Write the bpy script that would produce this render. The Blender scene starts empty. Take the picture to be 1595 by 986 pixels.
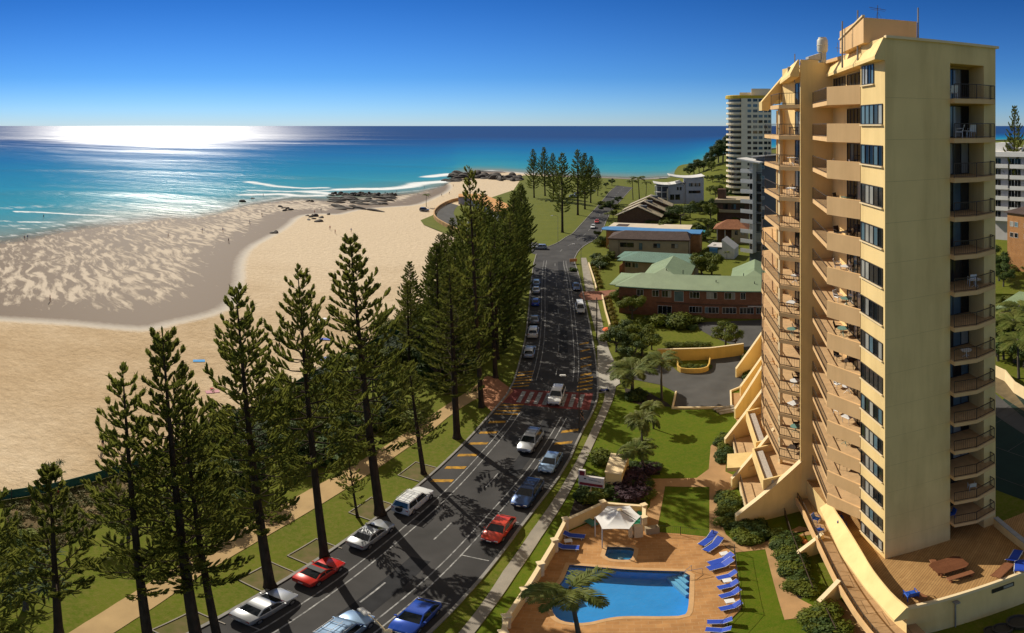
import bpy, bmesh, math, random
import numpy as np
from mathutils import Vector, Matrix, Euler

SC = bpy.context.scene
COL = SC.collection
H, F, XC, YH = 40.0, 839.0, 797.5, 196.0      # eye height (m), pixels per radian, photo centre column, horizon row
rad = math.radians
rnd = random.Random(11)

def G(x, y, h=0.0):
    """survey: the point at height h seen in the photograph at column x, row y (a stitched 109 degree panorama)"""
    az = (x - XC) / F; el = (y - YH) / F
    d = (H - h) / math.tan(el)
    return Vector((d * math.sin(az), d * math.cos(az), h))
def GD(x, d, h=0.0):
    az = (x - XC) / F
    return Vector((d * math.sin(az), d * math.cos(az), h))
def HT(y, d): return H - d * math.tan((y - YH) / F)
def gp(pts, h=0.0): return [G(x, y, h).to_2d() for x, y in pts]

# ------------------------------------------------------------------ mesh builder
class MB:
    def __init__(s): s.v = []; s.f = []; s.m = []; s.mi = 0
    def add(s, vs, fs):
        n = len(s.v); s.v += [tuple(v) for v in vs]
        s.f += [tuple(i + n for i in f) for f in fs]; s.m += [s.mi] * len(fs); return s
    def bx(s, x0, x1, y0, y1, z0, z1, M=None):
        vs = [(x0,y0,z0),(x1,y0,z0),(x1,y1,z0),(x0,y1,z0),(x0,y0,z1),(x1,y0,z1),(x1,y1,z1),(x0,y1,z1)]
        if M is not None: vs = [M @ Vector(v) for v in vs]
        return s.add(vs, [(0,3,2,1),(4,5,6,7),(0,1,5,4),(1,2,6,5),(2,3,7,6),(3,0,4,7)])
    def box(s, c, size, rz=0.0):
        M = Matrix.Translation(c) @ Matrix.Rotation(rz, 4, 'Z'); a, b, d = size[0]/2, size[1]/2, size[2]/2
        return s.bx(-a, a, -b, b, -d, d, M)
    def rbox(s, c, size, r=.03, rz=0.0):
        """box with chamfered vertical and top edges"""
        M = Matrix.Translation(c) @ Matrix.Rotation(rz, 4, 'Z'); a, b, d = size[0]/2, size[1]/2, size[2]/2
        def ring(o, z): 
            a2, b2 = a-o, b-o; q = min(r, a2*.6, b2*.6)
            return [(a2-q,-b2,z),(a2,-b2+q,z),(a2,b2-q,z),(a2-q,b2,z),(-a2+q,b2,z),(-a2,b2-q,z),(-a2,-b2+q,z),(-a2+q,-b2,z)]
        rs = [ring(0,-d), ring(0,d-r), ring(r,d)]
        vs = [M @ Vector(p) for q in rs for p in q]; fs = [tuple(range(7,-1,-1)), tuple(range(16,24))]
        for k in range(2):
            for i in range(8): fs.append((k*8+i, k*8+(i+1)%8, k*8+8+(i+1)%8, k*8+8+i))
        return s.add(vs, fs)
    def prism(s, poly, z0, z1):
        n = len(poly)
        A = sum(poly[i][0]*poly[(i+1)%n][1]-poly[(i+1)%n][0]*poly[i][1] for i in range(n))
        if A < 0: poly = list(poly)[::-1]
        f0 = z0 if callable(z0) else (lambda x, y: z0); f1 = z1 if callable(z1) else (lambda x, y: z1)
        vs = [(p[0],p[1],f0(p[0],p[1])) for p in poly] + [(p[0],p[1],f1(p[0],p[1])) for p in poly]
        fs = [tuple(range(n-1,-1,-1)), tuple(range(n,2*n))] + [(i,(i+1)%n,n+(i+1)%n,n+i) for i in range(n)]
        return s.add(vs, fs)
    def sheet(s, poly, z):
        n = len(poly)
        A = sum(poly[i][0]*poly[(i+1)%n][1]-poly[(i+1)%n][0]*poly[i][1] for i in range(n))
        if A < 0: poly = list(poly)[::-1]
        return s.add([(p[0],p[1],z) for p in poly], [tuple(range(n))])
    def ribbon(s, a, b, z):
        """flat strip between two polylines with equal counts"""
        n = len(a)
        return s.add([(p[0],p[1],z) for p in a] + [(p[0],p[1],z) for p in b], [(i,n+i,n+i+1,i+1) for i in range(n-1)])
    def wall(s, pts, z0, z1, t, closed=False):
        """wall of thickness t centred on a polyline (mitred)"""
        L, Rr = offs(pts, t/2, closed), offs(pts, -t/2, closed); n = len(pts)
        for i in range(n if closed else n-1):
            j = (i+1) % n; za = z0[i] if isinstance(z0, list) else z0; zb = z0[j] if isinstance(z0, list) else z0
            ya = z1[i] if isinstance(z1, list) else z1; yb = z1[j] if isinstance(z1, list) else z1
            vs = [(*L[i],za),(*L[j],zb),(*Rr[j],zb),(*Rr[i],za),(*L[i],ya),(*L[j],yb),(*Rr[j],yb),(*Rr[i],ya)]
            fs = [(0,3,2,1),(4,5,6,7),(0,1,5,4),(2,3,7,6)]
            if not closed and i == 0: fs.append((3,0,4,7))
            if not closed and i == n-2: fs.append((1,2,6,5))
            s.add(vs, fs)
        return s
    def tube(s, pts, r, n=6, cap=True):
        pts = [Vector(p) for p in pts]; N = len(pts); rr = r if isinstance(r, (list, tuple)) else [r]*N; vs = []; fs = []
        for i, p in enumerate(pts):
            d = (pts[min(i+1,N-1)] - pts[max(i-1,0)]).normalized()
            a = d.cross(Vector((0,0,1)) if abs(d.z) < .9 else Vector((1,0,0))).normalized(); b = d.cross(a)
            for k in range(n):
                t = 2*math.pi*k/n; vs.append(p + (a*math.cos(t) + b*math.sin(t))*rr[i])
        for i in range(N-1):
            for k in range(n): fs.append((i*n+k, i*n+(k+1)%n, (i+1)*n+(k+1)%n, (i+1)*n+k))
        if cap: fs += [tuple(range(n))[::-1], tuple(range((N-1)*n, N*n))]
        return s.add(vs, fs)
    def lathe(s, prof, c=(0,0,0), n=16, M=None):
        vs = []; fs = []
        for r, z in prof:
            for k in range(n):
                t = 2*math.pi*k/n; p = Vector((r*math.cos(t), r*math.sin(t), z))
                vs.append((M @ p if M is not None else p) + Vector(c))
        for i in range(len(prof)-1):
            for k in range(n): fs.append((i*n+k, i*n+(k+1)%n, (i+1)*n+(k+1)%n, (i+1)*n+k))
        fs += [tuple(range(n))[::-1], tuple(range((len(prof)-1)*n, len(prof)*n))]
        return s.add(vs, fs)
    def build(s, name, mats, parent=None, smooth=False, world=False, fix=True, props=None):
        me = bpy.data.meshes.new(name)
        vs = s.v
        if parent is not None and world:
            M = Matrix.Identity(4); q = parent
            while q is not None: M = q.matrix_basis @ M; q = q.parent
            Mi = M.inverted(); vs = [Mi @ Vector(v) for v in vs]
        me.from_pydata([tuple(v) for v in vs], [], s.f)
        for m in (mats if isinstance(mats, (list, tuple)) else [mats]): me.materials.append(m)
        if any(s.m): me.polygons.foreach_set('material_index', s.m)
        if fix:
            bm = bmesh.new(); bm.from_mesh(me); bmesh.ops.recalc_face_normals(bm, faces=bm.faces); bm.to_mesh(me); bm.free()
        if smooth is True: me.polygons.foreach_set('use_smooth', [True]*len(me.polygons))
        elif smooth: me.polygons.foreach_set('use_smooth', [True]*len(me.polygons)); me.set_sharp_from_angle(angle=rad(smooth))
        me.update()
        o = bpy.data.objects.new(name, me); COL.objects.link(o)
        if parent is not None: o.parent = parent
        return o

def offs(pts, d, closed=False):
    """offset polyline to its left by d"""
    P = [Vector((p[0],p[1])) for p in pts]; n = len(P); out = []
    for i in range(n):
        a = P[(i-1) % n] if (closed or i) else None; b = P[(i+1) % n] if (closed or i < n-1) else None
        d1 = (P[i]-a).normalized() if a is not None else None; d2 = (b-P[i]).normalized() if b is not None else None
        n1 = Vector((-d1.y,d1.x)) if d1 else None; n2 = Vector((-d2.y,d2.x)) if d2 else None
        if n1 is None: m = n2
        elif n2 is None: m = n1
        else:
            m = n1+n2
            m = m.normalized() if m.length > 1e-6 else n1
            m = m / max(.4, m.dot(n1))
        q = P[i] + m*d; out.append((q.x, q.y))
    return out
def resample(pts, step):
    P = [Vector((p[0],p[1])) for p in pts]; out = []
    for a, b in zip(P, P[1:]):
        n = max(1, int((b-a).length/step))
        out += [a.lerp(b, k/n) for k in range(n)]
    return out + [P[-1]]
def smoothline(pts, it=2):
    P = [Vector((p[0],p[1])) for p in pts]
    for _ in range(it):
        Q = [P[0]]
        for a, b in zip(P, P[1:]): Q += [a.lerp(b,.25), a.lerp(b,.75)]
        P = Q + [P[-1]]
    return P
def along(pts, s):
    """point and direction at arclength s of a polyline"""
    P = [Vector((p[0],p[1])) for p in pts]
    for a, b in zip(P, P[1:]):
        L = (b-a).length
        if s <= L or b is P[-1]: return a.lerp(b, s/L), (b-a).normalized()
        s -= L
def plen(pts): return sum((Vector(b)-Vector(a)).length for a, b in zip(pts, pts[1:]))

# ------------------------------------------------------------------ things
def tag(o, label, cat, group=None, kind=None):
    if label: o['label'] = label
    if cat: o['category'] = cat
    if group: o['group'] = group
    if kind: o['kind'] = kind
    return o
def thing(name, label, cat, loc=(0,0,0), rz=0.0, group=None):
    o = bpy.data.objects.new(name, None); COL.objects.link(o)
    o.location = tuple(loc) if len(loc) == 3 else (loc[0], loc[1], 0); o.rotation_euler = (0,0,rz); o.empty_display_size = .3
    return tag(o, label, cat, group)
def struct(name, mb, mats, **k):
    o = mb.build(name, mats, **k); o['kind'] = 'structure'; return o
def dup(root, loc=None, rz=None, label=None, group=None, scale=None, cat=None):
    def cp(o, par):
        c = o.copy(); COL.objects.link(c); c.parent = par
        for ch in KIDS(o): cp(ch, c)
        return c
    r = cp(root, None)
    if loc is not None: r.location = tuple(loc) if len(loc) == 3 else (loc[0], loc[1], 0)
    if rz is not None: r.rotation_euler = (0,0,rz)
    if scale is not None: r.scale = (scale,)*3 if not isinstance(scale, (tuple, list)) else scale
    return tag(r, label, cat, group)
def KIDS(o): return list(o.children)

# ------------------------------------------------------------------ materials
def nt(mat): return mat.node_tree.nodes, mat.node_tree.links
def lin(c):
    """sRGB 0-255 to linear"""
    return tuple((x/255/12.92) if x/255 <= .04045 else ((x/255+.055)/1.055)**2.4 for x in c)
def M(name, col, rough=.6, var=.12, scale=2.0, bump=0.0, bscale=25.0, metal=0.0, spec=.4, col2=None, detail=4, rnd_amt=0.0, trans=0.0, coat=0.0, stretch=None):
    m = bpy.data.materials.new(name); m.use_nodes = True; N, L = nt(m)
    b = N['Principled BSDF']; b.inputs['Roughness'].default_value = rough; b.inputs['Metallic'].default_value = metal
    b.inputs['Specular IOR Level'].default_value = spec
    if coat: b.inputs['Coat Weight'].default_value = coat; b.inputs['Coat Roughness'].default_value = .05
    tc = N.new('ShaderNodeTexCoord'); mp = N.new('ShaderNodeMapping'); L.new(tc.outputs['Object'], mp.inputs['Vector'])
    if stretch: mp.inputs['Scale'].default_value = stretch
    n = N.new('ShaderNodeTexNoise'); n.inputs['Scale'].default_value = scale; n.inputs['Detail'].default_value = detail
    L.new(mp.outputs[0], n.inputs['Vector'])
    r = N.new('ShaderNodeValToRGB'); r.color_ramp.elements[0].position = .3; r.color_ramp.elements[1].position = .7
    c1 = tuple(max(0,x*(1-var)) for x in col) if col2 is None else col
    c2 = tuple(min(1,x*(1+var)) for x in col) if col2 is None else col2
    r.color_ramp.elements[0].color = (*c1,1); r.color_ramp.elements[1].color = (*c2,1)
    L.new(n.outputs['Fac'], r.inputs['Fac']); out = r.outputs['Color']
    if rnd_amt:
        oi = N.new('ShaderNodeObjectInfo'); mr = N.new('ShaderNodeMapRange'); mr.inputs['To Min'].default_value = 1-rnd_amt; mr.inputs['To Max'].default_value = 1+rnd_amt
        L.new(oi.outputs['Random'], mr.inputs['Value']); hv = N.new('ShaderNodeHueSaturation'); L.new(mr.outputs[0], hv.inputs['Value']); L.new(out, hv.inputs['Color']); out = hv.outputs[0]
    L.new(out, b.inputs['Base Color'])
    if bump:
        n2 = N.new('ShaderNodeTexNoise'); n2.inputs['Scale'].default_value = bscale; n2.inputs['Detail'].default_value = 5; L.new(tc.outputs['Object'], n2.inputs['Vector'])
        bu = N.new('ShaderNodeBump'); bu.inputs['Strength'].default_value = bump; bu.inputs['Distance'].default_value = .05
        L.new(n2.outputs['Fac'], bu.inputs['Height']); L.new(bu.outputs[0], b.inputs['Normal'])
    if trans:
        t = N.new('ShaderNodeBsdfTranslucent'); L.new(out, t.inputs['Color']); mx = N.new('ShaderNodeMixShader'); mx.inputs[0].default_value = trans
        L.new(b.outputs[0], mx.inputs[1]); L.new(t.outputs[0], mx.inputs[2]); L.new(mx.outputs[0], N['Material Output'].inputs['Surface'])
    return m
def node(m, t, **kw):
    n = m.node_tree.nodes.new(t)
    for k, v in kw.items():
        if k in n.inputs: n.inputs[k].default_value = v
        else: setattr(n, k, v)
    return n
def ramp(m, stops, inp):
    r = m.node_tree.nodes.new('ShaderNodeValToRGB'); e = r.color_ramp.elements
    while len(e) < len(stops): e.new(.5)
    for k, (p, c) in enumerate(stops): e[k].position = p; e[k].color = (*c,1) if len(c) == 3 else c
    m.node_tree.links.new(inp, r.inputs['Fac']); return r.outputs['Color']

# ------------------------------------------------------------------ camera, sun, sky
SUN_AZ, SUN_EL = rad(-38), rad(39)
cam = bpy.data.cameras.new('camera'); co = bpy.data.objects.new('camera', cam); COL.objects.link(co)
co.location = (0, 0, H); co.rotation_euler = (rad(90), 0, 0); SC.camera = co
cam.type = 'PANO'; cam.clip_end = 300000; cam.clip_start = .1
PX = cam if hasattr(cam, 'panorama_type') else cam.cycles
PX.panorama_type = 'EQUIRECTANGULAR'
PX.longitude_min = -797.5/F; PX.longitude_max = 797.5/F
PX.latitude_max = 196/F; PX.latitude_min = -790/F
S = bpy.data.lights.new('sun', 'SUN'); S.energy = 4.9; S.angle = rad(.5); S.color = (1, .93, .80)
so = bpy.data.objects.new('sun', S); COL.objects.link(so)
sdir = Vector((math.sin(SUN_AZ)*math.cos(SUN_EL), math.cos(SUN_AZ)*math.cos(SUN_EL), math.sin(SUN_EL)))
so.rotation_euler = sdir.to_track_quat('Z', 'Y').to_euler(); so.location = sdir*200
W = bpy.data.worlds.new('World'); SC.world = W; W.use_nodes = True
wn, wl = W.node_tree.nodes, W.node_tree.links
bg = wn['Background']; sky = wn.new('ShaderNodeTexSky'); sky.sky_type = 'NISHITA'; sky.sun_disc = False
sky.sun_elevation = SUN_EL; sky.sun_rotation = SUN_AZ; sky.altitude = 0; sky.air_density = 1.0; sky.dust_density = 0.0; sky.ozone_density = 3.0
# deep polarised blue low down, added warm fill light overhead: tint by elevation above the horizon
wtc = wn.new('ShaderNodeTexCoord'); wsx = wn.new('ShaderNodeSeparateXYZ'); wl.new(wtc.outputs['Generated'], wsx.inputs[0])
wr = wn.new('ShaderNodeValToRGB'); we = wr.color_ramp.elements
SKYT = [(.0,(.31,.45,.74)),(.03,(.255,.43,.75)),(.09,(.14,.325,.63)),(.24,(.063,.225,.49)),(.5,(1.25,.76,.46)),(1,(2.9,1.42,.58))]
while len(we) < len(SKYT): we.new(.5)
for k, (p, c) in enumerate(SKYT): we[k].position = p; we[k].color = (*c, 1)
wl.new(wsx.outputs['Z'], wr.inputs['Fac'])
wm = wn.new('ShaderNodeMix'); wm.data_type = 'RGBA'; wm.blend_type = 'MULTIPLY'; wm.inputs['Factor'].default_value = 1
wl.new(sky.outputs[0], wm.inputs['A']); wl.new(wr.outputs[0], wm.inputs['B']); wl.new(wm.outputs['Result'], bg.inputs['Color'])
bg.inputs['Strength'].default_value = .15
SC.view_settings.view_transform = 'Standard'; SC.view_settings.look = 'None'; SC.view_settings.exposure = 0.0; SC.view_settings.gamma = 1
SC.view_settings.use_curve_mapping = False
SC.cycles.max_bounces = 6; SC.cycles.transparent_max_bounces = 12; SC.cycles.caustics_reflective = False; SC.cycles.caustics_refractive = False
SC.cycles.use_denoising = True; SC.cycles.sample_clamp_indirect = 4
# ================================================================== GROUND, SEA, BEACH, ROAD
SHORE = [(-120,388),(-60,385),(0,381),(50,373),(90,364),(130,357),(200,350),(260,341),(300,341),(345,333),(380,322),(440,313),(475,312),(510,314),
         (560,310),(600,308),(650,302),(690,291),(706,282),(712,272),(740,267),(780,267),(815,271),(860,273),(930,276),(1000,279),(1040,277),(1065,268),
         (1085,256),(1110,244),(1150,236),(1250,228),(1400,222),(1600,217),(1700,216)]
sx = np.array([p[0] for p in SHORE], float); sy = np.array([p[1] for p in SHORE], float)
shore_az = (sx-XC)/F; shore_d = H/np.tan((sy-YH)/F)
WETLINE = smoothline(gp([(-120,490),(0,500),(100,505),(190,515),(237,517),(275,505),(335,493),(372,476),(383,440),(380,408),(395,384),(430,367),(456,350),(468,336),
           (500,333),(530,336),(560,326),(620,322),(655,320),(680,308),(702,298),(706,288),(690,281)]), 2)
def seg_dist(X, Y, pts):
    best = np.full(X.shape, 1e9)
    for a, b in zip(pts, pts[1:]):
        dx, dy = b[0]-a[0], b[1]-a[1]; l2 = dx*dx+dy*dy+1e-9
        t = np.clip(((X-a[0])*dx+(Y-a[1])*dy)/l2, 0, 1)
        best = np.minimum(best, np.hypot(X-a[0]-t*dx, Y-a[1]-t*dy))
    return best
def in_poly(X, Y, pts):
    c = np.zeros(X.shape, bool); n = len(pts)
    for i in range(n):
        x0, y0 = pts[i][0], pts[i][1]; x1, y1 = pts[(i+1) % n][0], pts[(i+1) % n][1]
        if y0 == y1: continue
        c ^= ((y0 > Y) != (y1 > Y)) & (X < (x1-x0)*(Y-y0)/(y1-y0)+x0)
    return c
def polar(name, az, rr, zfun, attrs, mat, keep=None, kind='structure'):
    A, Rr = np.meshgrid(az, rr, indexing='ij'); X = Rr*np.sin(A); Y = Rr*np.cos(A)
    ats = {k: f(X, Y, A, Rr) for k, f in attrs.items()}
    Z = zfun(X, Y, A, Rr, ats)
    na, nr = A.shape; V = np.stack([X, Y, Z], -1).reshape(-1, 3)
    i = np.arange(na*nr).reshape(na, nr)
    Q = np.stack([i[:-1,:-1], i[:-1,1:], i[1:,1:], i[1:,:-1]], -1).reshape(-1, 4)[:, ::-1]
    if keep is not None:
        k = keep(X, Y, A, Rr, ats).reshape(-1); Q = Q[k[Q].any(1)]
    used = np.unique(Q); remap = -np.ones(len(V), int); remap[used] = np.arange(len(used)); V = V[used]; Q = remap[Q]
    me = bpy.data.meshes.new(name); me.vertices.add(len(V)); me.vertices.foreach_set('co', V.reshape(-1).astype(np.float32))
    me.loops.add(Q.size); me.loops.foreach_set('vertex_index', Q.reshape(-1).astype(np.int32))
    me.polygons.add(len(Q)); me.polygons.foreach_set('loop_start', np.arange(0, Q.size, 4, dtype=np.int32)); me.polygons.foreach_set('loop_total', np.full(len(Q), 4, np.int32))
    me.polygons.foreach_set('use_smooth', [True]*len(Q)); me.update(calc_edges=True); me.validate()
    for k, v in ats.items():
        at = me.attributes.new(k, 'FLOAT', 'POINT'); at.data.foreach_set('value', v.reshape(-1)[used].astype(np.float32))
    me.materials.append(mat); o = bpy.data.objects.new(name, me); COL.objects.link(o); o['kind'] = kind
    return o
def off_f(X, Y, A, Rr): return Rr - np.interp(A, shore_az, shore_d)

# ---- sea
def sea_material():
    m = bpy.data.materials.new('sea_water'); m.use_nodes = True; N, L = nt(m); b = N['Principled BSDF']
    at = node(m, 'ShaderNodeAttribute', attribute_name='off'); tc = node(m, 'ShaderNodeTexCoord')
    n0 = node(m, 'ShaderNodeTexNoise', Scale=.012, Detail=5.0); L.new(tc.outputs['Object'], n0.inputs['Vector'])
    # real depth colour: distance offshore, wandering with sand banks
    ad = node(m, 'ShaderNodeMath', operation='MULTIPLY_ADD'); L.new(n0.outputs['Fac'], ad.inputs[0]); ad.inputs[1].default_value = 70; L.new(at.outputs['Fac'], ad.inputs[2])
    sb = node(m, 'ShaderNodeMath', operation='SUBTRACT'); L.new(ad.outputs[0], sb.inputs[0]); sb.inputs[1].default_value = 35
    mr = node(m, 'ShaderNodeMapRange'); L.new(sb.outputs[0], mr.inputs['Value']); mr.inputs['From Max'].default_value = 1500
    c = ramp(m, [(0,(.23,.24,.18)),(.012,(.19,.26,.21)),(.034,(.08,.26,.28)),(.055,(.035,.27,.34)),(.12,(.012,.215,.36)),(.30,(.005,.14,.34)),(.6,(.003,.08,.26)),(1,(.003,.05,.19))], mr.outputs[0])
    # foam: attribute says where waves break, noise tears it
    fo = node(m, 'ShaderNodeAttribute', attribute_name='foam')
    mp = node(m, 'ShaderNodeMapping'); mp.inputs['Rotation'].default_value = (0,0,rad(-25)); mp.inputs['Scale'].default_value = (.10,.42,1); L.new(tc.outputs['Object'], mp.inputs[0])
    n1 = node(m, 'ShaderNodeTexNoise', Scale=1.0, Detail=8.0, Roughness=.7); L.new(mp.outputs[0], n1.inputs['Vector'])
    f1 = node(m, 'ShaderNodeMath', operation='ADD'); L.new(fo.outputs['Fac'], f1.inputs[0]); L.new(n1.outputs['Fac'], f1.inputs[1])
    f2 = node(m, 'ShaderNodeMapRange'); L.new(f1.outputs[0], f2.inputs['Value']); f2.inputs['From Min'].default_value = .80; f2.inputs['From Max'].default_value = 1.12
    mix = node(m, 'ShaderNodeMix', data_type='RGBA'); L.new(f2.outputs[0], mix.inputs['Factor']); L.new(c, mix.inputs['A']); mix.inputs['B'].default_value = (.82,.84,.84,1)
    L.new(mix.outputs['Result'], b.inputs['Base Color'])
    ro = node(m, 'ShaderNodeMapRange'); rn = node(m, 'ShaderNodeTexNoise', Scale=.006, Detail=6.0, Roughness=.65); mpr = node(m, 'ShaderNodeMapping'); mpr.inputs['Scale'].default_value = (.25,1,1); L.new(tc.outputs['Object'], mpr.inputs[0]); L.new(mpr.outputs[0], rn.inputs['Vector'])
    rm = node(m, 'ShaderNodeMapRange'); L.new(rn.outputs['Fac'], rm.inputs['Value']); rm.inputs['From Min'].default_value = .25; rm.inputs['From Max'].default_value = .75; rm.inputs['To Min'].default_value = .45; rm.inputs['To Max'].default_value = 1.7
    rx = node(m, 'ShaderNodeMath', operation='MULTIPLY'); L.new(rm.outputs[0], rx.inputs[0]); L.new(at.outputs['Fac'], rx.inputs[1])
    L.new(rx.outputs[0], ro.inputs['Value']); ro.inputs['From Min'].default_value = 150; ro.inputs['From Max'].default_value = 1500; ro.inputs['To Min'].default_value = .32; ro.inputs['To Max'].default_value = .47
    b.inputs['Roughness'].default_value = .8; b.inputs['Specular IOR Level'].default_value = 0
    gl = node(m, 'ShaderNodeBsdfGlossy', distribution='BECKMANN'); rq = node(m, 'ShaderNodeMapRange'); L.new(rn.outputs['Fac'], rq.inputs['Value']); rq.inputs['From Min'].default_value = .3; rq.inputs['From Max'].default_value = .7; rq.inputs['To Min'].default_value = .95; rq.inputs['To Max'].default_value = 1.12
    rz_ = node(m, 'ShaderNodeMath', operation='MULTIPLY'); L.new(rq.outputs[0], rz_.inputs[0]); L.new(ro.outputs[0], rz_.inputs[1]); L.new(rz_.outputs[0], gl.inputs['Roughness']); gl.inputs['Color'].default_value = (1,1,1,1)
    # wind waves
    mp2 = node(m, 'ShaderNodeMapping'); mp2.inputs['Rotation'].default_value = (0,0,rad(-18)); mp2.inputs['Scale'].default_value = (.35,1,1); L.new(tc.outputs['Object'], mp2.inputs[0])
    w1 = node(m, 'ShaderNodeTexNoise', Scale=.22, Detail=6.0, Roughness=.65); L.new(mp2.outputs[0], w1.inputs['Vector'])
    w2 = node(m, 'ShaderNodeTexNoise', Scale=.035, Detail=3.0); L.new(mp2.outputs[0], w2.inputs['Vector'])
    wa = node(m, 'ShaderNodeMath', operation='MULTIPLY_ADD'); L.new(w2.outputs['Fac'], wa.inputs[0]); wa.inputs[1].default_value = 3.0; L.new(w1.outputs['Fac'], wa.inputs[2])
    bu = node(m, 'ShaderNodeBump', Strength=.8, Distance=.62); L.new(wa.outputs[0], bu.inputs['Height']); L.new(bu.outputs[0], b.inputs['Normal']); L.new(bu.outputs[0], gl.inputs['Normal'])
    fr = node(m, 'ShaderNodeFresnel', IOR=1.33); L.new(bu.outputs[0], fr.inputs['Normal']); fm = node(m, 'ShaderNodeMath', operation='MINIMUM'); L.new(fr.outputs[0], fm.inputs[0]); fm.inputs[1].default_value = .17   # wave facets turn away at grazing angles
    ff = node(m, 'ShaderNodeMath', operation='SUBTRACT', use_clamp=True); ff.inputs[0].default_value = 1; L.new(f2.outputs[0], ff.inputs[1]); fx = node(m, 'ShaderNodeMath', operation='MULTIPLY'); L.new(fm.outputs[0], fx.inputs[0]); L.new(ff.outputs[0], fx.inputs[1])
    wm_ = node(m, 'ShaderNodeMixShader'); L.new(fx.outputs[0], wm_.inputs[0]); L.new(b.outputs[0], wm_.inputs[1]); L.new(gl.outputs[0], wm_.inputs[2])
    # thin lacy edge where the water runs out over the sand
    ed = node(m, 'ShaderNodeMath', operation='MULTIPLY_ADD'); L.new(n1.outputs['Fac'], ed.inputs[0]); ed.inputs[1].default_value = 16; L.new(at.outputs['Fac'], ed.inputs[2])
    al = node(m, 'ShaderNodeMapRange'); L.new(ed.outputs[0], al.inputs['Value']); al.inputs['From Min'].default_value = 5; al.inputs['From Max'].default_value = 26; al.inputs['To Min'].default_value = 0; al.inputs['To Max'].default_value = 1
    tr = node(m, 'ShaderNodeBsdfTransparent'); mx = node(m, 'ShaderNodeMixShader'); L.new(al.outputs[0], mx.inputs[0]); L.new(tr.outputs[0], mx.inputs[1]); L.new(wm_.outputs[0], mx.inputs[2])
    L.new(mx.outputs[0], N['Material Output'].inputs['Surface'])
    return m
FOAM = [([(25,329),(60,330),(110,333),(175,336)],1.3,1),([(-60,343),(0,344),(100,346),(170,341),(260,337),(330,333)],1.0,.9),([(-60,359),(0,357),(60,355),(110,349)],.8,.8),
        ([(-60,386),(0,381),(40,377),(90,368),(130,361),(190,355)],1.6,.62),([(140,325),(190,329)],1.0,.8),([(160,352),(250,346),(300,343)],1.0,.7),([(-40,327),(0,324),(90,320),(200,320),(300,316)],4.0,.50),([(-40,352),(60,350),(150,346),(250,341)],3.5,.48),([(-40,370),(40,366),(110,358)],3.0,.52),([(340,322),(400,309),(470,303)],4.0,.50),
        ([(345,333),(380,323),(440,312),(470,312)],1.0,.75),([(380,303),(440,302),(470,305),(503,304)],2.0,.95),([(388,283),(430,290),(475,293),(505,292)],1.5,.9),([(478,298),(520,302),(550,303)],2.4,.9),
        ([(530,295),(560,294),(600,294),(635,291),(660,285),(700,282)],2.4,1),([(600,301),(650,297),(690,290)],1.2,.6),([(390,296),(450,298),(520,296)],1.6,.8),([(330,328),(390,316),(450,306)],1.4,.75),([(-60,372),(0,368),(60,362),(120,352)],1.0,.75),([(668,275),(700,271),(722,273)],1.8,1),([(765,266),(800,269),(835,272)],1.6,1),([(930,276),(1000,279),(1045,276)],1.2,.9)]
def foam_f(X, Y, A, Rr):
    out = np.zeros(X.shape)
    for pts, w, amp in FOAM:
        P = resample(gp(pts), 6.0); k = w*Rr*Rr/(H*F)
        near = (Rr < 700)
        d = np.full(X.shape, 1e9); d[near] = seg_dist(X[near], Y[near], [(p.x,p.y) for p in P])
        out = np.maximum(out, amp*np.exp(-(d/np.maximum(k,.5))**2))
    return out*.72
def swell_z(X, Y, A, Rr, ats):
    off = ats['off']; u = Rr + 120*np.sin(A*2.2+.4)
    s = np.maximum(0, np.sin(u/26.0))**6 * np.clip((off-25)/60, 0, 1)*np.clip((900-Rr)/400, 0, 1)
    return -.15 + 1.0*s
rr = np.concatenate([np.arange(150, 620, 2.5), 620*np.exp(np.linspace(0, math.log(120000/620), 70))])
polar('sea', np.radians(np.arange(-80, 62, .4)), rr, swell_z, {'off': off_f, 'foam': foam_f}, sea_material(), keep=lambda X,Y,A,Rr,a: a['off'] > -16)

FENCE = [(-40,786),(18,777),(90,765),(165,745),(230,722),(290,695),(340,672),(400,640),(470,600),(540,560),(600,528),(640,500),(672,470),(690,450),(703,425),(712,405)]
GRASS_EDGE = FENCE[:-2] + [(706,420),(716,398),(712,372),(690,362),(660,350),(655,343),(672,336),(700,322),(735,318),(770,306),(800,296)]
land = gp(GRASS_EDGE, 0) + gp([(815,273),(860,275),(930,277),(1000,280),(1042,278),(1068,269),(1088,257),(1112,245),(1152,237),(1250,229),(1400,223),(1640,217)]) + [Vector(p) for p in [(1500,300),(600,-200),(-90,-120),(-90,10)]]
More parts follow.
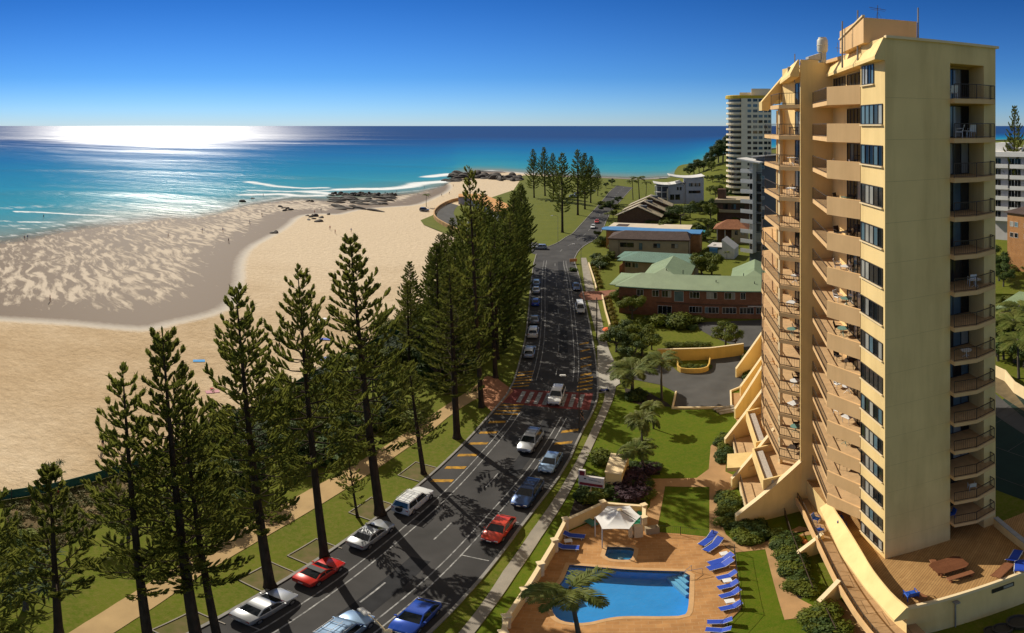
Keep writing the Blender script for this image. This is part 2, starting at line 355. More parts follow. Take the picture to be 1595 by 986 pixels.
# ---- beach
def sand_material():
    m = bpy.data.materials.new('beach_sand'); m.use_nodes = True; N, L = nt(m); b = N['Principled BSDF']
    wt = node(m, 'ShaderNodeAttribute', attribute_name='wet'); of = node(m, 'ShaderNodeAttribute', attribute_name='off'); tc = node(m, 'ShaderNodeTexCoord')
    n1 = node(m, 'ShaderNodeTexNoise', Scale=.05, Detail=6.0); L.new(tc.outputs['Object'], n1.inputs['Vector'])
    n2 = node(m, 'ShaderNodeTexNoise', Scale=.8, Detail=8.0, Roughness=.75); L.new(tc.outputs['Object'], n2.inputs['Vector'])
    dry1 = ramp(m, [(.28,(.42,.295,.165)),(.5,(.54,.40,.245)),(.72,(.66,.52,.35))], n1.outputs['Fac'])
    # the far bank is drier, paler sand than the trampled strip by the fence
    sy_ = node(m, 'ShaderNodeSeparateXYZ'); L.new(tc.outputs['Object'], sy_.inputs[0]); py = node(m, 'ShaderNodeMath', operation='MULTIPLY_ADD'); L.new(n1.outputs['Fac'], py.inputs[0]); py.inputs[1].default_value = 60; L.new(sy_.outputs['Y'], py.inputs[2])
    pm2 = node(m, 'ShaderNodeMapRange'); L.new(py.outputs[0], pm2.inputs['Value']); pm2.inputs['From Min'].default_value = 105; pm2.inputs['From Max'].default_value = 180
    pale = node(m, 'ShaderNodeMix', data_type='RGBA'); L.new(pm2.outputs[0], pale.inputs['Factor']); L.new(dry1, pale.inputs['A']); pale.inputs['B'].default_value = (.66,.53,.37,1); dry1 = pale.outputs['Result']
    mm = node(m, 'ShaderNodeMix', data_type='RGBA', blend_type='MULTIPLY'); mm.inputs['Factor'].default_value = 1; L.new(dry1, mm.inputs['A'])
    L.new(ramp(m, [(.35,(.86,.84,.82)),(.6,(1,1,1))], n2.outputs['Fac']), mm.inputs['B'])
    # tidal flat: pale streaks for drier ripple tops and painted sky sheen on the wet film, drawn out seaward by the ebb
    nw = node(m, 'ShaderNodeTexNoise', Scale=.05, Detail=3.0); L.new(tc.outputs['Object'], nw.inputs['Vector'])
    wv = node(m, 'ShaderNodeVectorMath', operation='MULTIPLY_ADD'); L.new(nw.outputs['Color'], wv.inputs[0]); wv.inputs[1].default_value = (11,11,0); L.new(tc.outputs['Object'], wv.inputs[2])
    du = node(m, 'ShaderNodeVectorMath', operation='DOT_PRODUCT'); dv = node(m, 'ShaderNodeVectorMath', operation='DOT_PRODUCT'); L.new(wv.outputs[0], du.inputs[0]); L.new(wv.outputs[0], dv.inputs[0])
    du.inputs[1].default_value = (.83*.15,-.56*.15,0); dv.inputs[1].default_value = (.56*.52,.83*.52,0); cx = node(m, 'ShaderNodeCombineXYZ'); L.new(du.outputs['Value'], cx.inputs[0]); L.new(dv.outputs['Value'], cx.inputs[1])
    n3 = node(m, 'ShaderNodeTexNoise', Scale=1.0, Detail=4.0, Roughness=.55); L.new(cx.outputs[0], n3.inputs['Vector'])
    n4 = node(m, 'ShaderNodeTexNoise', Scale=.03, Detail=4.0); L.new(tc.outputs['Object'], n4.inputs['Vector'])
    wd_ = node(m, 'ShaderNodeMath', operation='DIVIDE'); L.new(wt.outputs['Fac'], wd_.inputs[0]); wd_.inputs[1].default_value = 150
    cov = ramp(m, [(0,(.30,)*3),(.05,(.32,)*3),(.12,(.60,)*3),(.34,(.56,)*3),(.55,(.40,)*3),(.8,(.34,)*3)], wd_.outputs[0])
    r1 = node(m, 'ShaderNodeMath', operation='MULTIPLY_ADD'); L.new(n4.outputs['Fac'], r1.inputs[0]); r1.inputs[1].default_value = .45; L.new(n3.outputs['Fac'], r1.inputs[2])
    r2 = node(m, 'ShaderNodeMath', operation='ADD'); L.new(cov, r2.inputs[0]); L.new(r1.outputs[0], r2.inputs[1])
    rip = node(m, 'ShaderNodeMapRange'); L.new(r2.outputs[0], rip.inputs['Value']); rip.inputs['From Min'].default_value = 1.24; rip.inputs['From Max'].default_value = 1.39
    wet = node(m, 'ShaderNodeMix', data_type='RGBA'); L.new(rip.outputs[0], wet.inputs['Factor']); wet.inputs['A'].default_value = (.205,.158,.118,1); wet.inputs['B'].default_value = (.58,.49,.385,1)
    # dry / wet border
    ng = node(m, 'ShaderNodeMath', operation='MULTIPLY_ADD'); L.new(n2.outputs['Fac'], ng.inputs[0]); ng.inputs[1].default_value = 2.5; L.new(wt.outputs['Fac'], ng.inputs[2])
    wf = node(m, 'ShaderNodeMapRange'); L.new(ng.outputs[0], wf.inputs['Value']); wf.inputs['From Min'].default_value = 0.8; wf.inputs['From Max'].default_value = 2.6
    mx = node(m, 'ShaderNodeMix', data_type='RGBA'); L.new(wf.outputs[0], mx.inputs['Factor']); L.new(mm.outputs['Result'], mx.inputs['A']); L.new(wet.outputs['Result'], mx.inputs['B'])
    # reflection on the water film, painted as a pale line along the tide edge
    le = node(m, 'ShaderNodeMath', operation='DIVIDE'); L.new(ng.outputs[0], le.inputs[0]); le.inputs[1].default_value = 10
    lf = ramp(m, [(.04,(0,0,0)),(.16,(.5,.5,.5)),(.24,(.5,.5,.5)),(.5,(0,0,0))], le.outputs[0]); ml = node(m, 'ShaderNodeMix', data_type='RGBA'); L.new(lf, ml.inputs['Factor']); L.new(mx.outputs['Result'], ml.inputs['A']); ml.inputs['B'].default_value = (.74,.67,.56,1)
    L.new(ml.outputs['Result'], b.inputs['Base Color'])
    dr = node(m, 'ShaderNodeMath', operation='SUBTRACT'); dr.inputs[0].default_value = 1; L.new(rip.outputs[0], dr.inputs[1])
    gl = node(m, 'ShaderNodeMath', operation='MULTIPLY'); L.new(wf.outputs[0], gl.inputs[0]); L.new(dr.outputs[0], gl.inputs[1])
    ro = node(m, 'ShaderNodeMapRange'); L.new(gl.outputs[0], ro.inputs['Value']); ro.inputs['To Min'].default_value = .9; ro.inputs['To Max'].default_value = .62; L.new(ro.outputs[0], b.inputs['Roughness'])
    b.inputs['Specular IOR Level'].default_value = .06
    nb = node(m, 'ShaderNodeTexNoise', Scale=.55, Detail=7.0, Roughness=.7); L.new(tc.outputs['Object'], nb.inputs['Vector'])
    bs = node(m, 'ShaderNodeMapRange'); L.new(wf.outputs[0], bs.inputs['Value']); bs.inputs['To Min'].default_value = .85; bs.inputs['To Max'].default_value = .10
    bu = node(m, 'ShaderNodeBump', Distance=.5); L.new(bs.outputs[0], bu.inputs['Strength']); L.new(nb.outputs['Fac'], bu.inputs['Height']); L.new(bu.outputs[0], b.inputs['Normal'])
    return m
wl_ = [(p.x,p.y) for p in WETLINE]
dry_poly = wl_ + [(20,500),(60,100),(20,0),(-200,0),(-320,60)]
def wet_f(X, Y, A, Rr):
    d = seg_dist(X, Y, wl_[::2]+[wl_[-1]]); return np.where(in_poly(X, Y, dry_poly), -d, d)
def sand_z(X, Y, A, Rr, a):
    z = np.where(a['off'] > -12, -(a['off']+12)*.012, 0) + np.clip(-a['wet']/40, 0, 1)*.12*np.sin(X*.11+1.3*np.sin(Y*.07))*np.sin(Y*.13)
    return np.minimum(z, .12)-.13*np.clip(-a['wet']/40, 0, 1)
polar('beach', np.radians(np.arange(-82, 16, .4)), np.concatenate([np.arange(22, 330, 1.6), np.arange(330, 470, 3)]), sand_z, {'off': off_f, 'wet': wet_f}, sand_material(), keep=lambda X,Y,A,Rr,a: (a['off'] < 30) & ~(in_poly(X, Y, [(p[0],p[1]) for p in land]) & (seg_dist(X, Y, gp(GRASS_EDGE)) > 6)))

# ---- earth under everything, out to the horizon
MB_ = MB(); MB_.sheet([(150000*math.sin(2*math.pi*k/64), 150000*math.cos(2*math.pi*k/64)) for k in range(64)], -2.2)
struct('ground', MB_, M('earth', (.06,.075,.04), .95, .3, .01))

# ---- grass land: everything behind the beach fence
def grass_mat(name, c1, c2, c3):
    m = M(name, c1, .9, 0, .25, col2=c2, bump=.5, bscale=9, spec=.15, detail=8)
    N, L = nt(m); b = N['Principled BSDF']; src = b.inputs['Base Color'].links[0].from_socket
    tc = node(m, 'ShaderNodeTexCoord'); n = node(m, 'ShaderNodeTexNoise', Scale=2.2, Detail=8.0, Roughness=.8); L.new(tc.outputs['Object'], n.inputs['Vector'])
    f = ramp(m, [(.40,(0,0,0)),(.68,(1,1,1))], n.outputs['Fac']); mx = node(m, 'ShaderNodeMix', data_type='RGBA'); L.new(f, mx.inputs['Factor']); L.new(src, mx.inputs['A']); mx.inputs['B'].default_value = (*c3,1)
    L.new(mx.outputs['Result'], b.inputs['Base Color']); return m
m_park = grass_mat('park_grass', (.068,.105,.003), (.112,.138,.006), (.165,.145,.03))
m_lawn = grass_mat('mown_lawn', (.055,.105,.002), (.088,.130,.003), (.125,.130,.012))
HOLE = [(p.x,p.y) for p in gp([(845,985),(862,925),(885,868),(930,842),(1000,842),(1085,872),(1085,970),(1000,985)])]
def keyhole(poly, hole, i):
    """polygon with a hole, joined by a slit at polygon corner i"""
    A = lambda P: sum(P[k][0]*P[(k+1)%len(P)][1]-P[(k+1)%len(P)][0]*P[k][1] for k in range(len(P)))
    P = [(p[0],p[1]) for p in poly]; Q = list(hole)
    if A(P)*A(Q) > 0: Q = Q[::-1]
    k = min(range(len(Q)), key=lambda j: (Q[j][0]-P[i][0])**2+(Q[j][1]-P[i][1])**2)
    return P[:i+1]+Q[k:]+Q[:k+1]+P[i:]
struct('park_lawn', MB().sheet(keyhole(land, HOLE, len(land)-2), 0.02), m_park)

# ---- the esplanade
KL = smoothline(gp([(180,1040),(350,959),(427,915),(534,847),(598,800),(668,745),(728,688),(767,644),(798,607),(812,560),(820,525),(824,490),(827,450),(831,415),(836,396)]), 1)
KL2 = smoothline(gp([(853,385),(869,379),(884,368),(891,366),(905,350),(927,326),(941,310),(950,298),(962,289)]), 1)
KR = smoothline(gp([(600,1040),(700,951),(780,860),(814,813),(881,726),(901,679),(923,640),(931,614),(928,567),(919,514),(909,464),(900,425),(893,405),(900,391),(912,381),(925,375),(938,359),(945,341),(955,325),(975,303),(985,292)]), 1)
KLall = KL + KL2
def near_on(pts, p):
    best = None
    for a, b in zip(pts, pts[1:]):
        d = b-a; t = max(0, min(1, (p-a).dot(d)/max(1e-9, d.length_squared))); q = a+d*t
        if best is None or (q-p).length < best[0]: best = ((q-p).length, q)
    return best[1]
Ls = resample(KLall, 3.0); Rs = [near_on(KR, p) for p in Ls]
CEN = [(a+b)/2 for a, b in zip(Ls, Rs)]
# smooth the centre line
for _ in range(3): CEN = [CEN[0]] + [(CEN[i-1]+CEN[i]*2+CEN[i+1])/4 for i in range(1, len(CEN)-1)] + [CEN[-1]]
WID = [(a-b).length/2 for a, b in zip(Ls, Rs)]
CUM = [0]
for a, b in zip(CEN, CEN[1:]): CUM.append(CUM[-1]+(b-a).length)
def RP(s, t=0.0, z=.06, frac=None):
    """road point: s metres along the centre line, t metres to the right of it"""
    s = max(0, min(CUM[-1]-.01, s)); i = max(k for k in range(len(CUM)-1) if CUM[k] <= s)
    u = (s-CUM[i])/max(1e-6, CUM[i+1]-CUM[i]); p = CEN[i].lerp(CEN[i+1], u)
    a = CEN[max(0,i-1)]; b = CEN[min(len(CEN)-1,i+2)]; d = (b-a).normalized(); n = Vector((d.y,-d.x))
    if frac is not None: t = frac*(WID[i]*(1-u)+WID[i+1]*u)+t
    q = p + n*t; return Vector((q.x,q.y,z))
def RD(s):
    a = RP(s-1.5); b = RP(s+1.5); d = b-a; return math.atan2(d.y, d.x)
def S_of(p):
    """road coordinates of a ground point"""
    p = Vector((p[0],p[1])); best = (1e9,0,0)
    for i in range(len(CEN)-1):
        d = CEN[i+1]-CEN[i]; L = d.length; t = max(0,min(1,(p-CEN[i]).dot(d)/(L*L))); q = CEN[i]+d*t; e = (p-q).length
        if e < best[0]:
            n = Vector((d.y,-d.x))/L; best = (e, CUM[i]+t*L, (p-q).dot(n))
    return best[1], best[2]
m_asph = M('asphalt', (.054,.051,.049), .85, .34, .22, bump=.25, bscale=30, spec=.25, detail=9)
m_asph2 = M('asphalt_old', (.085,.082,.078), .9, .2, .3, bump=.25, bscale=30, spec=.2, detail=9)
m_conc = M('concrete_path', (.30,.265,.215), .9, .14, .8, bump=.2, bscale=20, spec=.2, detail=7)
m_kerb = M('kerb_concrete', (.26,.245,.22), .9, .2, 1.5, spec=.2)
m_white = M('white_line_paint', (.10,.10,.10), .8, 0, 2.2, spec=.2, detail=9, col2=(.46,.45,.43))
m_yell = M('yellow_line_paint', (.16,.095,.03), .8, 0, 1.6, spec=.2, detail=9, col2=(.60,.31,.025))
m_redp = M('red_road_paint', (.17,.045,.038), .85, .25, 1.2, spec=.2, detail=8)
m_tan = M('tan_path', (.44,.30,.145), .92, .12, .5, bump=.2, bscale=14, spec=.15, detail=8)
def polyroad(name, pts, z, mat): return struct(name, MB().sheet([(p[0],p[1]) for p in pts], z), mat)
polyroad('road', list(KLall) + list(KR)[::-1], .05, m_asph)
# side street on the left past the pines, apron to the beach car park
polyroad('side_road', gp([(836,397),(853,384.5),(835,378),(815,376),(812,390)]), .046, m_asph)
kb = MB()
for line, sgn in ((KL,-1),(KL2,-1),(KR,1)):
    P = resample(line, 4.0); kb.wall([(p.x,p.y) for p in offs(P, .12 if sgn < 0 else -.12) ] if False else offs(P, .12 if sgn < 0 else -.12), .0, .17, .24)
struct('kerb', kb, m_kerb)
# markings
mk = MB()
def line(s0, s1, frac, t, w, dash=None):
    step = 2.0; s = s0
    segs = [(s0, s1)] if not dash else [(a, min(s1, a+dash[0])) for a in np.arange(s0, s1, dash[0]+dash[1])]
    for a, b in segs:
        n = max(2, int((b-a)/step)+1); ss = [a+(b-a)*k/(n-1) for k in range(n)]
        mk.ribbon([RP(q, t-w/2, frac=frac) for q in ss], [RP(q, t+w/2, frac=frac) for q in ss], .064)
sx1, _ = S_of(G(855,622)); sA = S_of(G(838,398))[0]
SX = sx1
def fan(s0, s1):
    line(s0, s1, -1, 2.55, .11); line(s0, s1, -1, 3.3, .11)
    line(s0, s1, 1, -2.5, .11); line(s0, s1, 1, -3.2, .11)
fan(0, SX-5); fan(SX+6, sA-6)
line(0, SX-7, 0, .1, .13, (3, 7)); line(SX+8, sA-4, 0, .1, .13, (3, 7)); line(sA+6, CUM[-1]-4, 0, 0, .13, (3, 6))
for k in range(int((SX-24)/6.4)):                     # parking bay ticks
    s = 4+k*6.4
    mk.ribbon([RP(s, .35, frac=-1), RP(s, 2.5, frac=-1)], [RP(s+.1, .35, frac=-1), RP(s+.1, 2.5, frac=-1)], .0645) if k % 3 == 0 else None
    mk.ribbon([RP(s+2, -2.45, frac=1), RP(s+2, -.35, frac=1)], [RP(s+2.1, -2.45, frac=1), RP(s+2.1, -.35, frac=1)], .0645)
for t in np.arange(-3.9, 4.3, 1.15):                  # zebra
    mk.ribbon([RP(SX-1.9, t), RP(SX+1.9, t)], [RP(SX-1.9, t+.58), RP(SX+1.9, t+.58)], .067)
struct('road_markings', mk, m_white)
yb = MB()
def hatch(s0, s1, frac, ta, tb, step=2.3, w=.6):
    for s in np.arange(s0, s1, step):
        yb.ribbon([RP(s, ta, frac=frac), RP(s+.9, tb, frac=frac)], [RP(s+w, ta, frac=frac), RP(s+w+.9, tb, frac=frac)], .0655)
s0 = S_of(G(685,755))[0]
hatch(s0, SX-8, -1, .5, 2.35, 3.0); hatch(SX-12, SX-6, 1, -2.2, -.4, 3.0); hatch(SX-6.5, SX-3.2, -1, .3, 3.2, 1.0, .35); hatch(SX+2.8, SX+9, -1, .3, 2.6, 1.1, .4)
hatch(SX+3, SX+7, 1, -2.4, -.3, 1.2, .5); hatch(SX+8, SX+24, 1, -2.2, -.5, 3.2, .6)
struct('yellow_hatching', yb, m_yell)
cr = MB(); cr.ribbon([RP(SX-2.5, .1, frac=-1), RP(SX+2.5, .1, frac=-1)], [RP(SX-2.5, -.1, frac=1), RP(SX+2.5, -.1, frac=1)], .058)
struct('red_crossing', cr, m_redp)

# ---- left side: tan promenade, turf under pines, scrub
PU = smoothline(gp([(20,1040),(104,986),(204,924),(284,877),(395,813),(460,774),(537,733),(600,695),(660,655),(700,628),(735,606),(757,588)]), 1)
PL = smoothline(gp([(80,1045),(174,986),(291,910),(350,873),(420,832),(500,786),(560,748),(620,708),(668,675),(706,643),(745,619),(780,606)]), 1)
struct('promenade', MB().prism([(p.x,p.y) for p in PU]+[(p.x,p.y) for p in PL[::-1]], -.05, .075), m_tan)
struct('crossing_apron', MB().prism([(p.x,p.y) for p in gp([(755,586),(772,588),(800,609),(768,643),(745,622)])], -.05, .083), M('terracotta_paving', (.36,.17,.09), .9, .15, .8, spec=.15, detail=7))
# garden strip edged with boards round the tree feet is built with the trees
scrub = gp([(10,782),(90,769),(170,748),(235,724),(300,694),(330,676),(300,720),(250,748),(190,770),(170,800),(140,830),(100,850),(40,840),(10,830)])
struct('dune_soil', MB().sheet([(p.x,p.y) for p in scrub], .034), M('dune_soil', (.17,.125,.065), .95, .35, .6, spec=.1, detail=8))

# ---- right side footpath, driveway, verge
FL = smoothline(gp([(640,1060),(717,984),(800,863),(887,740),(928,656),(940,628),(943,610),(936,560),(931,527),(914,467),(906,413),(905,402)]), 1)
FR = smoothline(gp([(670,1065),(743,980),(820,870),(894,756),(941,656),(958,615),(960,590),(952,555),(946,537),(931,470),(917.5,417),(913,402)]), 1)
struct('footpath', MB().prism([(p.x,p.y) for p in FL]+[(p.x,p.y) for p in FR[::-1]], -.05, .12), m_conc)
struct('driveway', MB().prism([(p.x,p.y) for p in gp([(930,540),(944,536),(962,575),(966,598),(945,612),(932,613)])], -.05, .127), M('pale_concrete', (.40,.37,.31), .9, .1, .7, spec=.15))
struct('motel_crossover', MB().prism([(p.x,p.y) for p in gp([(901,461),(906,455),(960,452),(968,463),(935,468),(908,468)])], -.05, .124), M('brick_paving', (.27,.12,.075), .9, .2, 2, spec=.15))
struct('hotel_lawn', MB().sheet(keyhole(gp([(690,1030),(743,984),(820,871),(894,757),(941,657),(952,620),(1000,604),(1180,600),(1330,1000),(1300,1060),(900,1080)]), HOLE, 10), .032), m_lawn)
CARPARK = [(1035,560),(1058,581),(1105,578),(1108,548),(1157,548),(1160,602),(1138,611),(1139,636),(1047,637),(1053,612),(1030,600),(990,592),(965,590),(962,572)]
polyroad('car_park', gp(CARPARK), .06, m_asph2)
m_pave = M('tan_paving', (.42,.25,.115), .88, .14, .6, bump=.15, bscale=20, spec=.2, detail=6)
def brick_mat(name, c1, c2, mortar, scale=1.0, rough=.88, bw=.5, rh=.25, mort=.012, rot=0.0, upright=False):
    m = bpy.data.materials.new(name); m.use_nodes = True; N, L = nt(m); b = N['Principled BSDF']; b.inputs['Roughness'].default_value = rough; b.inputs['Specular IOR Level'].default_value = .2
    tc = node(m, 'ShaderNodeTexCoord'); mp = node(m, 'ShaderNodeMapping'); mp.inputs['Rotation'].default_value = (0,0,rot); L.new(tc.outputs['Object'], mp.inputs[0])
    t = node(m, 'ShaderNodeTexBrick', Scale=scale); t.inputs['Color1'].default_value = (*c1,1); t.inputs['Color2'].default_value = (*c2,1); t.inputs['Mortar'].default_value = (*mortar,1)
    t.inputs['Brick Width'].default_value = bw; t.inputs['Row Height'].default_value = rh; t.inputs['Mortar Size'].default_value = mort; L.new(mp.outputs[0], t.inputs['Vector'])
    if upright:
        sp_ = node(m, 'ShaderNodeSeparateXYZ'); L.new(tc.outputs['Object'], sp_.inputs[0]); a_ = node(m, 'ShaderNodeMath', operation='ADD'); L.new(sp_.outputs[0], a_.inputs[0]); L.new(sp_.outputs[1], a_.inputs[1])
        cb_ = node(m, 'ShaderNodeCombineXYZ'); L.new(a_.outputs[0], cb_.inputs[0]); L.new(sp_.outputs[2], cb_.inputs[1]); L.new(cb_.outputs[0], t.inputs['Vector'])
    n = node(m, 'ShaderNodeTexNoise', Scale=.7, Detail=7.0, Roughness=.7); L.new(tc.outputs['Object'], n.inputs['Vector'])
    mx = node(m, 'ShaderNodeMix', data_type='RGBA', blend_type='MULTIPLY'); mx.inputs['Factor'].default_value = 1; L.new(t.outputs['Color'], mx.inputs['A']); L.new(ramp(m, [(.3,(.72,.70,.68)),(.62,(1,1,1)),(.75,(1.15,1.14,1.1))], n.outputs['Fac']), mx.inputs['B'])
    L.new(mx.outputs['Result'], b.inputs['Base Color']); return m
m_deck = brick_mat('pool_deck_tiles', (.52,.27,.10), (.44,.22,.08), (.50,.30,.14), 1.0, .8, .8, .4, .02, .2)
struct('pool_deck', MB().prism([(p.x,p.y) for p in gp([(776,1010),(784,975),(815,931),(841,890),(866,852),(884,830),(937,806),(1001,809),(1004,828),(1060,832),(1110,838),(1120,846),(1143,862),(1148,897),(1155,949),(1121,981),(1118,1005)])], -.3, .09)
       , m_deck)
paths = [
 [(978,742),(1006,746),(1085,745),(1104,731),(1107,695),(1127,676),(1133,690),(1130,735),(1146,742),(1146,762),(1123,770),(1122,800),(1124,817),(1131,833),(1145,845),(1170,852),(1200,842),(1245,820),(1290,830),(1240,836),(1262,826),(1209,834),(1192,856),(1145,861),(1120,846),(1110,838),(1105,828),(1105,759),(1036,758),(1023,828),(1040,833),(1004,830),(1003,800),(1012,790),(1015,768),(1012,757),(978,754)],
 [(1209,834),(1192,856),(1222,966),(1250,962),(1330,1000),(1400,1060),(1430,1040),(1300,925),(1272,947),(1243,932),(1240,928)],
 [(1156,612),(1160,604),(1176,612),(1174,640),(1170,668),(1152,668),(1142,640),(1140,613)],
]
struct('garden_path', MB().sheet([(p.x,p.y) for p in gp(paths[0])], .062).sheet([(p.x,p.y) for p in gp(paths[1])], .066).sheet([(p.x,p.y) for p in gp(paths[2])], .07), m_pave)
# land under the buildings and gardens further up the street
struct('motel_yard', MB().sheet([(p.x,p.y) for p in gp([(1085,502),(1195,498),(1210,545),(1165,547),(1110,525),(1090,514)])], .05), m_asph2)
# ================================================================== THE CREAM APARTMENT TOWER
V2 = lambda x, y: Vector((x, y))
m_cream = M('cream_render', (.87,.635,.285), .85, .05, .35, bump=.08, bscale=30, spec=.2, detail=8)
# faint pour joints and streaks belong to the render: horizontal bands of slightly different tint
def weather(m, amt=.86, sc=(.6,.6,.07)):
    N, L = nt(m); b = N['Principled BSDF']; src = b.inputs['Base Color'].links[0].from_socket
    tc = node(m, 'ShaderNodeTexCoord'); mp = node(m, 'ShaderNodeMapping'); mp.inputs['Scale'].default_value = sc; L.new(tc.outputs['Object'], mp.inputs[0])
    n = node(m, 'ShaderNodeTexNoise', Scale=1.0, Detail=7.0, Roughness=.65); L.new(mp.outputs[0], n.inputs['Vector'])
    mx = node(m, 'ShaderNodeMix', data_type='RGBA', blend_type='MULTIPLY'); mx.inputs['Factor'].default_value = 1; L.new(src, mx.inputs['A'])
    L.new(ramp(m, [(.34,(amt,amt*.985,amt*.96)),(.56,(1,1,1))], n.outputs['Fac']), mx.inputs['B']); L.new(mx.outputs['Result'], b.inputs['Base Color']); return m
weather(m_cream)
m_peach = weather(M('peach_render', (.75,.48,.23), .85, .05, .5, spec=.2), .9)
m_trim = M('pale_trim', (.82,.64,.38), .8, .05, 1, spec=.2)
m_brown = M('brown_metal', (.055,.038,.026), .5, .1, 2, spec=.4)
m_tile = M('balcony_tiles', (.56,.37,.19), .8, .12, 2, spec=.25)
m_frame = M('dark_window_frame', (.035,.03,.026), .45, .1, 2, spec=.5)
def glass(name, col, rough=.06):
    m = M(name, col, rough, .25, .5, spec=.6); return m
m_gl_dark = glass('dark_glass', (.012,.014,.016)); m_gl_mid = glass('smoky_glass', (.05,.045,.038)); m_gl_cur = glass('curtained_glass', (.34,.33,.29), .12); m_gl_blue = glass('pale_blue_glass', (.10,.16,.19), .08)
GLASS = [m_frame, m_gl_dark, m_gl_mid, m_gl_cur, m_gl_blue]

def pane_wall(p, q, z0, z1, n, out=.05, probs=(.4,.3,.3,0), seed=0, midrail=None):
    """windows or sliding doors between ground points p and q: frame bars proud of n panes (mat 0 frame, 1.. glass); returns (frame MB, glass MB)"""
    r = random.Random(seed); p = Vector(p).to_2d(); q = Vector(q).to_2d(); d = (q-p); L = d.length; d = d/L; nn = Vector((d.y,-d.x))
    fr = MB(); gl = MB()
    def bar(a, b, za, zb, o0, o1):
        A = p+d*a; B = p+d*b
        vs = [(*(A+nn*o0),za),(*(B+nn*o0),za),(*(B+nn*o1),za),(*(A+nn*o1),za),(*(A+nn*o0),zb),(*(B+nn*o0),zb),(*(B+nn*o1),zb),(*(A+nn*o1),zb)]
        fr.add(vs, [(0,3,2,1),(4,5,6,7),(0,1,5,4),(1,2,6,5),(2,3,7,6),(3,0,4,7)])
    w = .05
    bar(0, L, z0, z0+w, 0, out); bar(0, L, z1-w, z1, 0, out)
    for k in range(n+1):
        x = min(max(L*k/n-w/2, 0), L-w); bar(x, x+w, z0+w+.002, z1-w-.002, 0, out)
    if midrail: bar(w, L-w, midrail, midrail+.05, .003, out-.004)
    for k in range(n):
        a = p+d*(L*k/n)+nn*.02; b = p+d*(L*(k+1)/n)+nn*.02; u = r.random(); acc = 0
        for i, pr in enumerate(probs):
            acc += pr
            if u <= acc: break
        gl.mi = i
        gl.add([(*a,z0),(*b,z0),(*b,z1),(*a,z1)], [(0,1,2,3)])
    return fr, gl
def railing(pts, z, h=1.0, step=.13, r=.012, top=.03):
    mb = MB()
    for a, b in zip(pts, pts[1:]):
        a = Vector(a).to_2d(); b = Vector(b).to_2d(); L = (b-a).length; rz = math.atan2(b.y-a.y, b.x-a.x); n = max(1, int(L/step)); c = (a+b)/2
        mb.box((c.x,c.y,z+h), (L,.06,.05), rz); mb.box((c.x,c.y,z+.09), (L,.035,.04), rz)
        for k in range(n+1):
            q = a.lerp(b, k/n); big = k in (0, n)
            mb.box((q.x,q.y,z+h/2+ (0 if big else .03)), ((.045,.045,h-.05) if big else (.016,.016,h-.16)), rz)
    return mb

ZT, ZTOP, ZR = 4.4, 41.85, 45.7
LV = {0: ZT}
for j in range(1, 15): LV[j] = ZTOP-2.70*(14-j)
A_ = V2(21.9,26.4); C_ = V2(30.6,24.4); eu = (C_-A_).normalized(); en = Vector((eu.y,-eu.x))      # en points to the camera side
N1 = A_+eu*4.97; N2 = A_+eu*7.87
J_ = V2(22.6,29.9); JB = V2(23.7,30.3); BE = V2(26.25,38.8)
PF0 = V2(23.5,39.6); FN = V2(23.6,39.85); B2a = V2(25.45,39.5); B2b = V2(26.0,47.4)
tower = thing('apartment_tower', 'tall cream apartment tower with stacked peach balconies and dark window strips', 'apartment tower', (26,34,0))
body = MB()
foot = [A_, N1, N1-en*1.9, N2-en*1.9, N2, C_, C_+V2(1.7,24.5), V2(27.5,49.5), B2b, B2a, FN, PF0, BE-V2(.05,.0), BE, JB, J_]
body.prism([(p.x,p.y) for p in foot], 0, ZR)
body.prism([(p.x,p.y) for p in [N1+en*-.003, N1-en*1.9, N2-en*1.9, N2+en*-.003]], 44.3, ZR-.003)
# fine pour joints on the blank end wall
body.mi = 1
for j in range(1, 15):
    z = LV[j]-.05; a = A_+eu*.03+en*.004; b = N1-eu*.03+en*.004
    body.add([(*a,z),(*b,z),(*b,z+.025),(*a,z+.025)], [(0,1,2,3)])
wall = body.build('wall', [m_cream, M('pour_joint', (.62,.44,.20), .9, .1, 1, spec=.1)], tower, world=True)
# corner bead of pale render between strip windows and end wall, roof coping
cp = MB(); cp.wall([(p.x,p.y) for p in [A_, C_, C_+V2(1.7,24.5), V2(27.5,49.5)]], ZR-.06, ZR+.12, .34); cp.build('roof_coping', m_trim, tower, world=True)
def prism_between(mb, a0, b0, a1, b1, sec):
    """extrude a vertical section [(outward offset, z)...] from line start to line end"""
    n = len(sec); vs = []
    for (o, i_) in ((a0, a1), (b0, b1)):
        dirv = i_
        for off, z in sec: vs.append((o.x+dirv.x*off, o.y+dirv.y*off, z))
    fs = [tuple(range(n)), tuple(range(2*n-1, n-1, -1))] + [(i,(i+1)%n,n+(i+1)%n,n+i) for i in range(n)]
    mb.add(vs, fs)
def eave(p, q, out, name):
    mb = MB(); prism_between(mb, p, q, out, out, [(0,ZR-.02),(0.12,ZR),( .85,44.42),(.85,44.2),(0,44.2)]); return mb.build(name, m_cream, tower, world=True)
outw = V2(-1,-.02)
eave(A_-en*.003, BE+V2(.1,-.2), outw, 'sloped_eave'); eave(PF0+V2(-.1,.02), V2(27.0,48.3), V2(-1,.1), 'sloped_eave'); 
mb = MB(); prism_between(mb, V2(26.6,48.0), V2(30.6,56.5), V2(-1,.1), V2(-1,.1), [(0,44.6),(.12,44.6),(1.0,42.9),(1.0,42.6),(0,42.6)]); mb.build('sloped_eave', m_cream, tower, world=True)
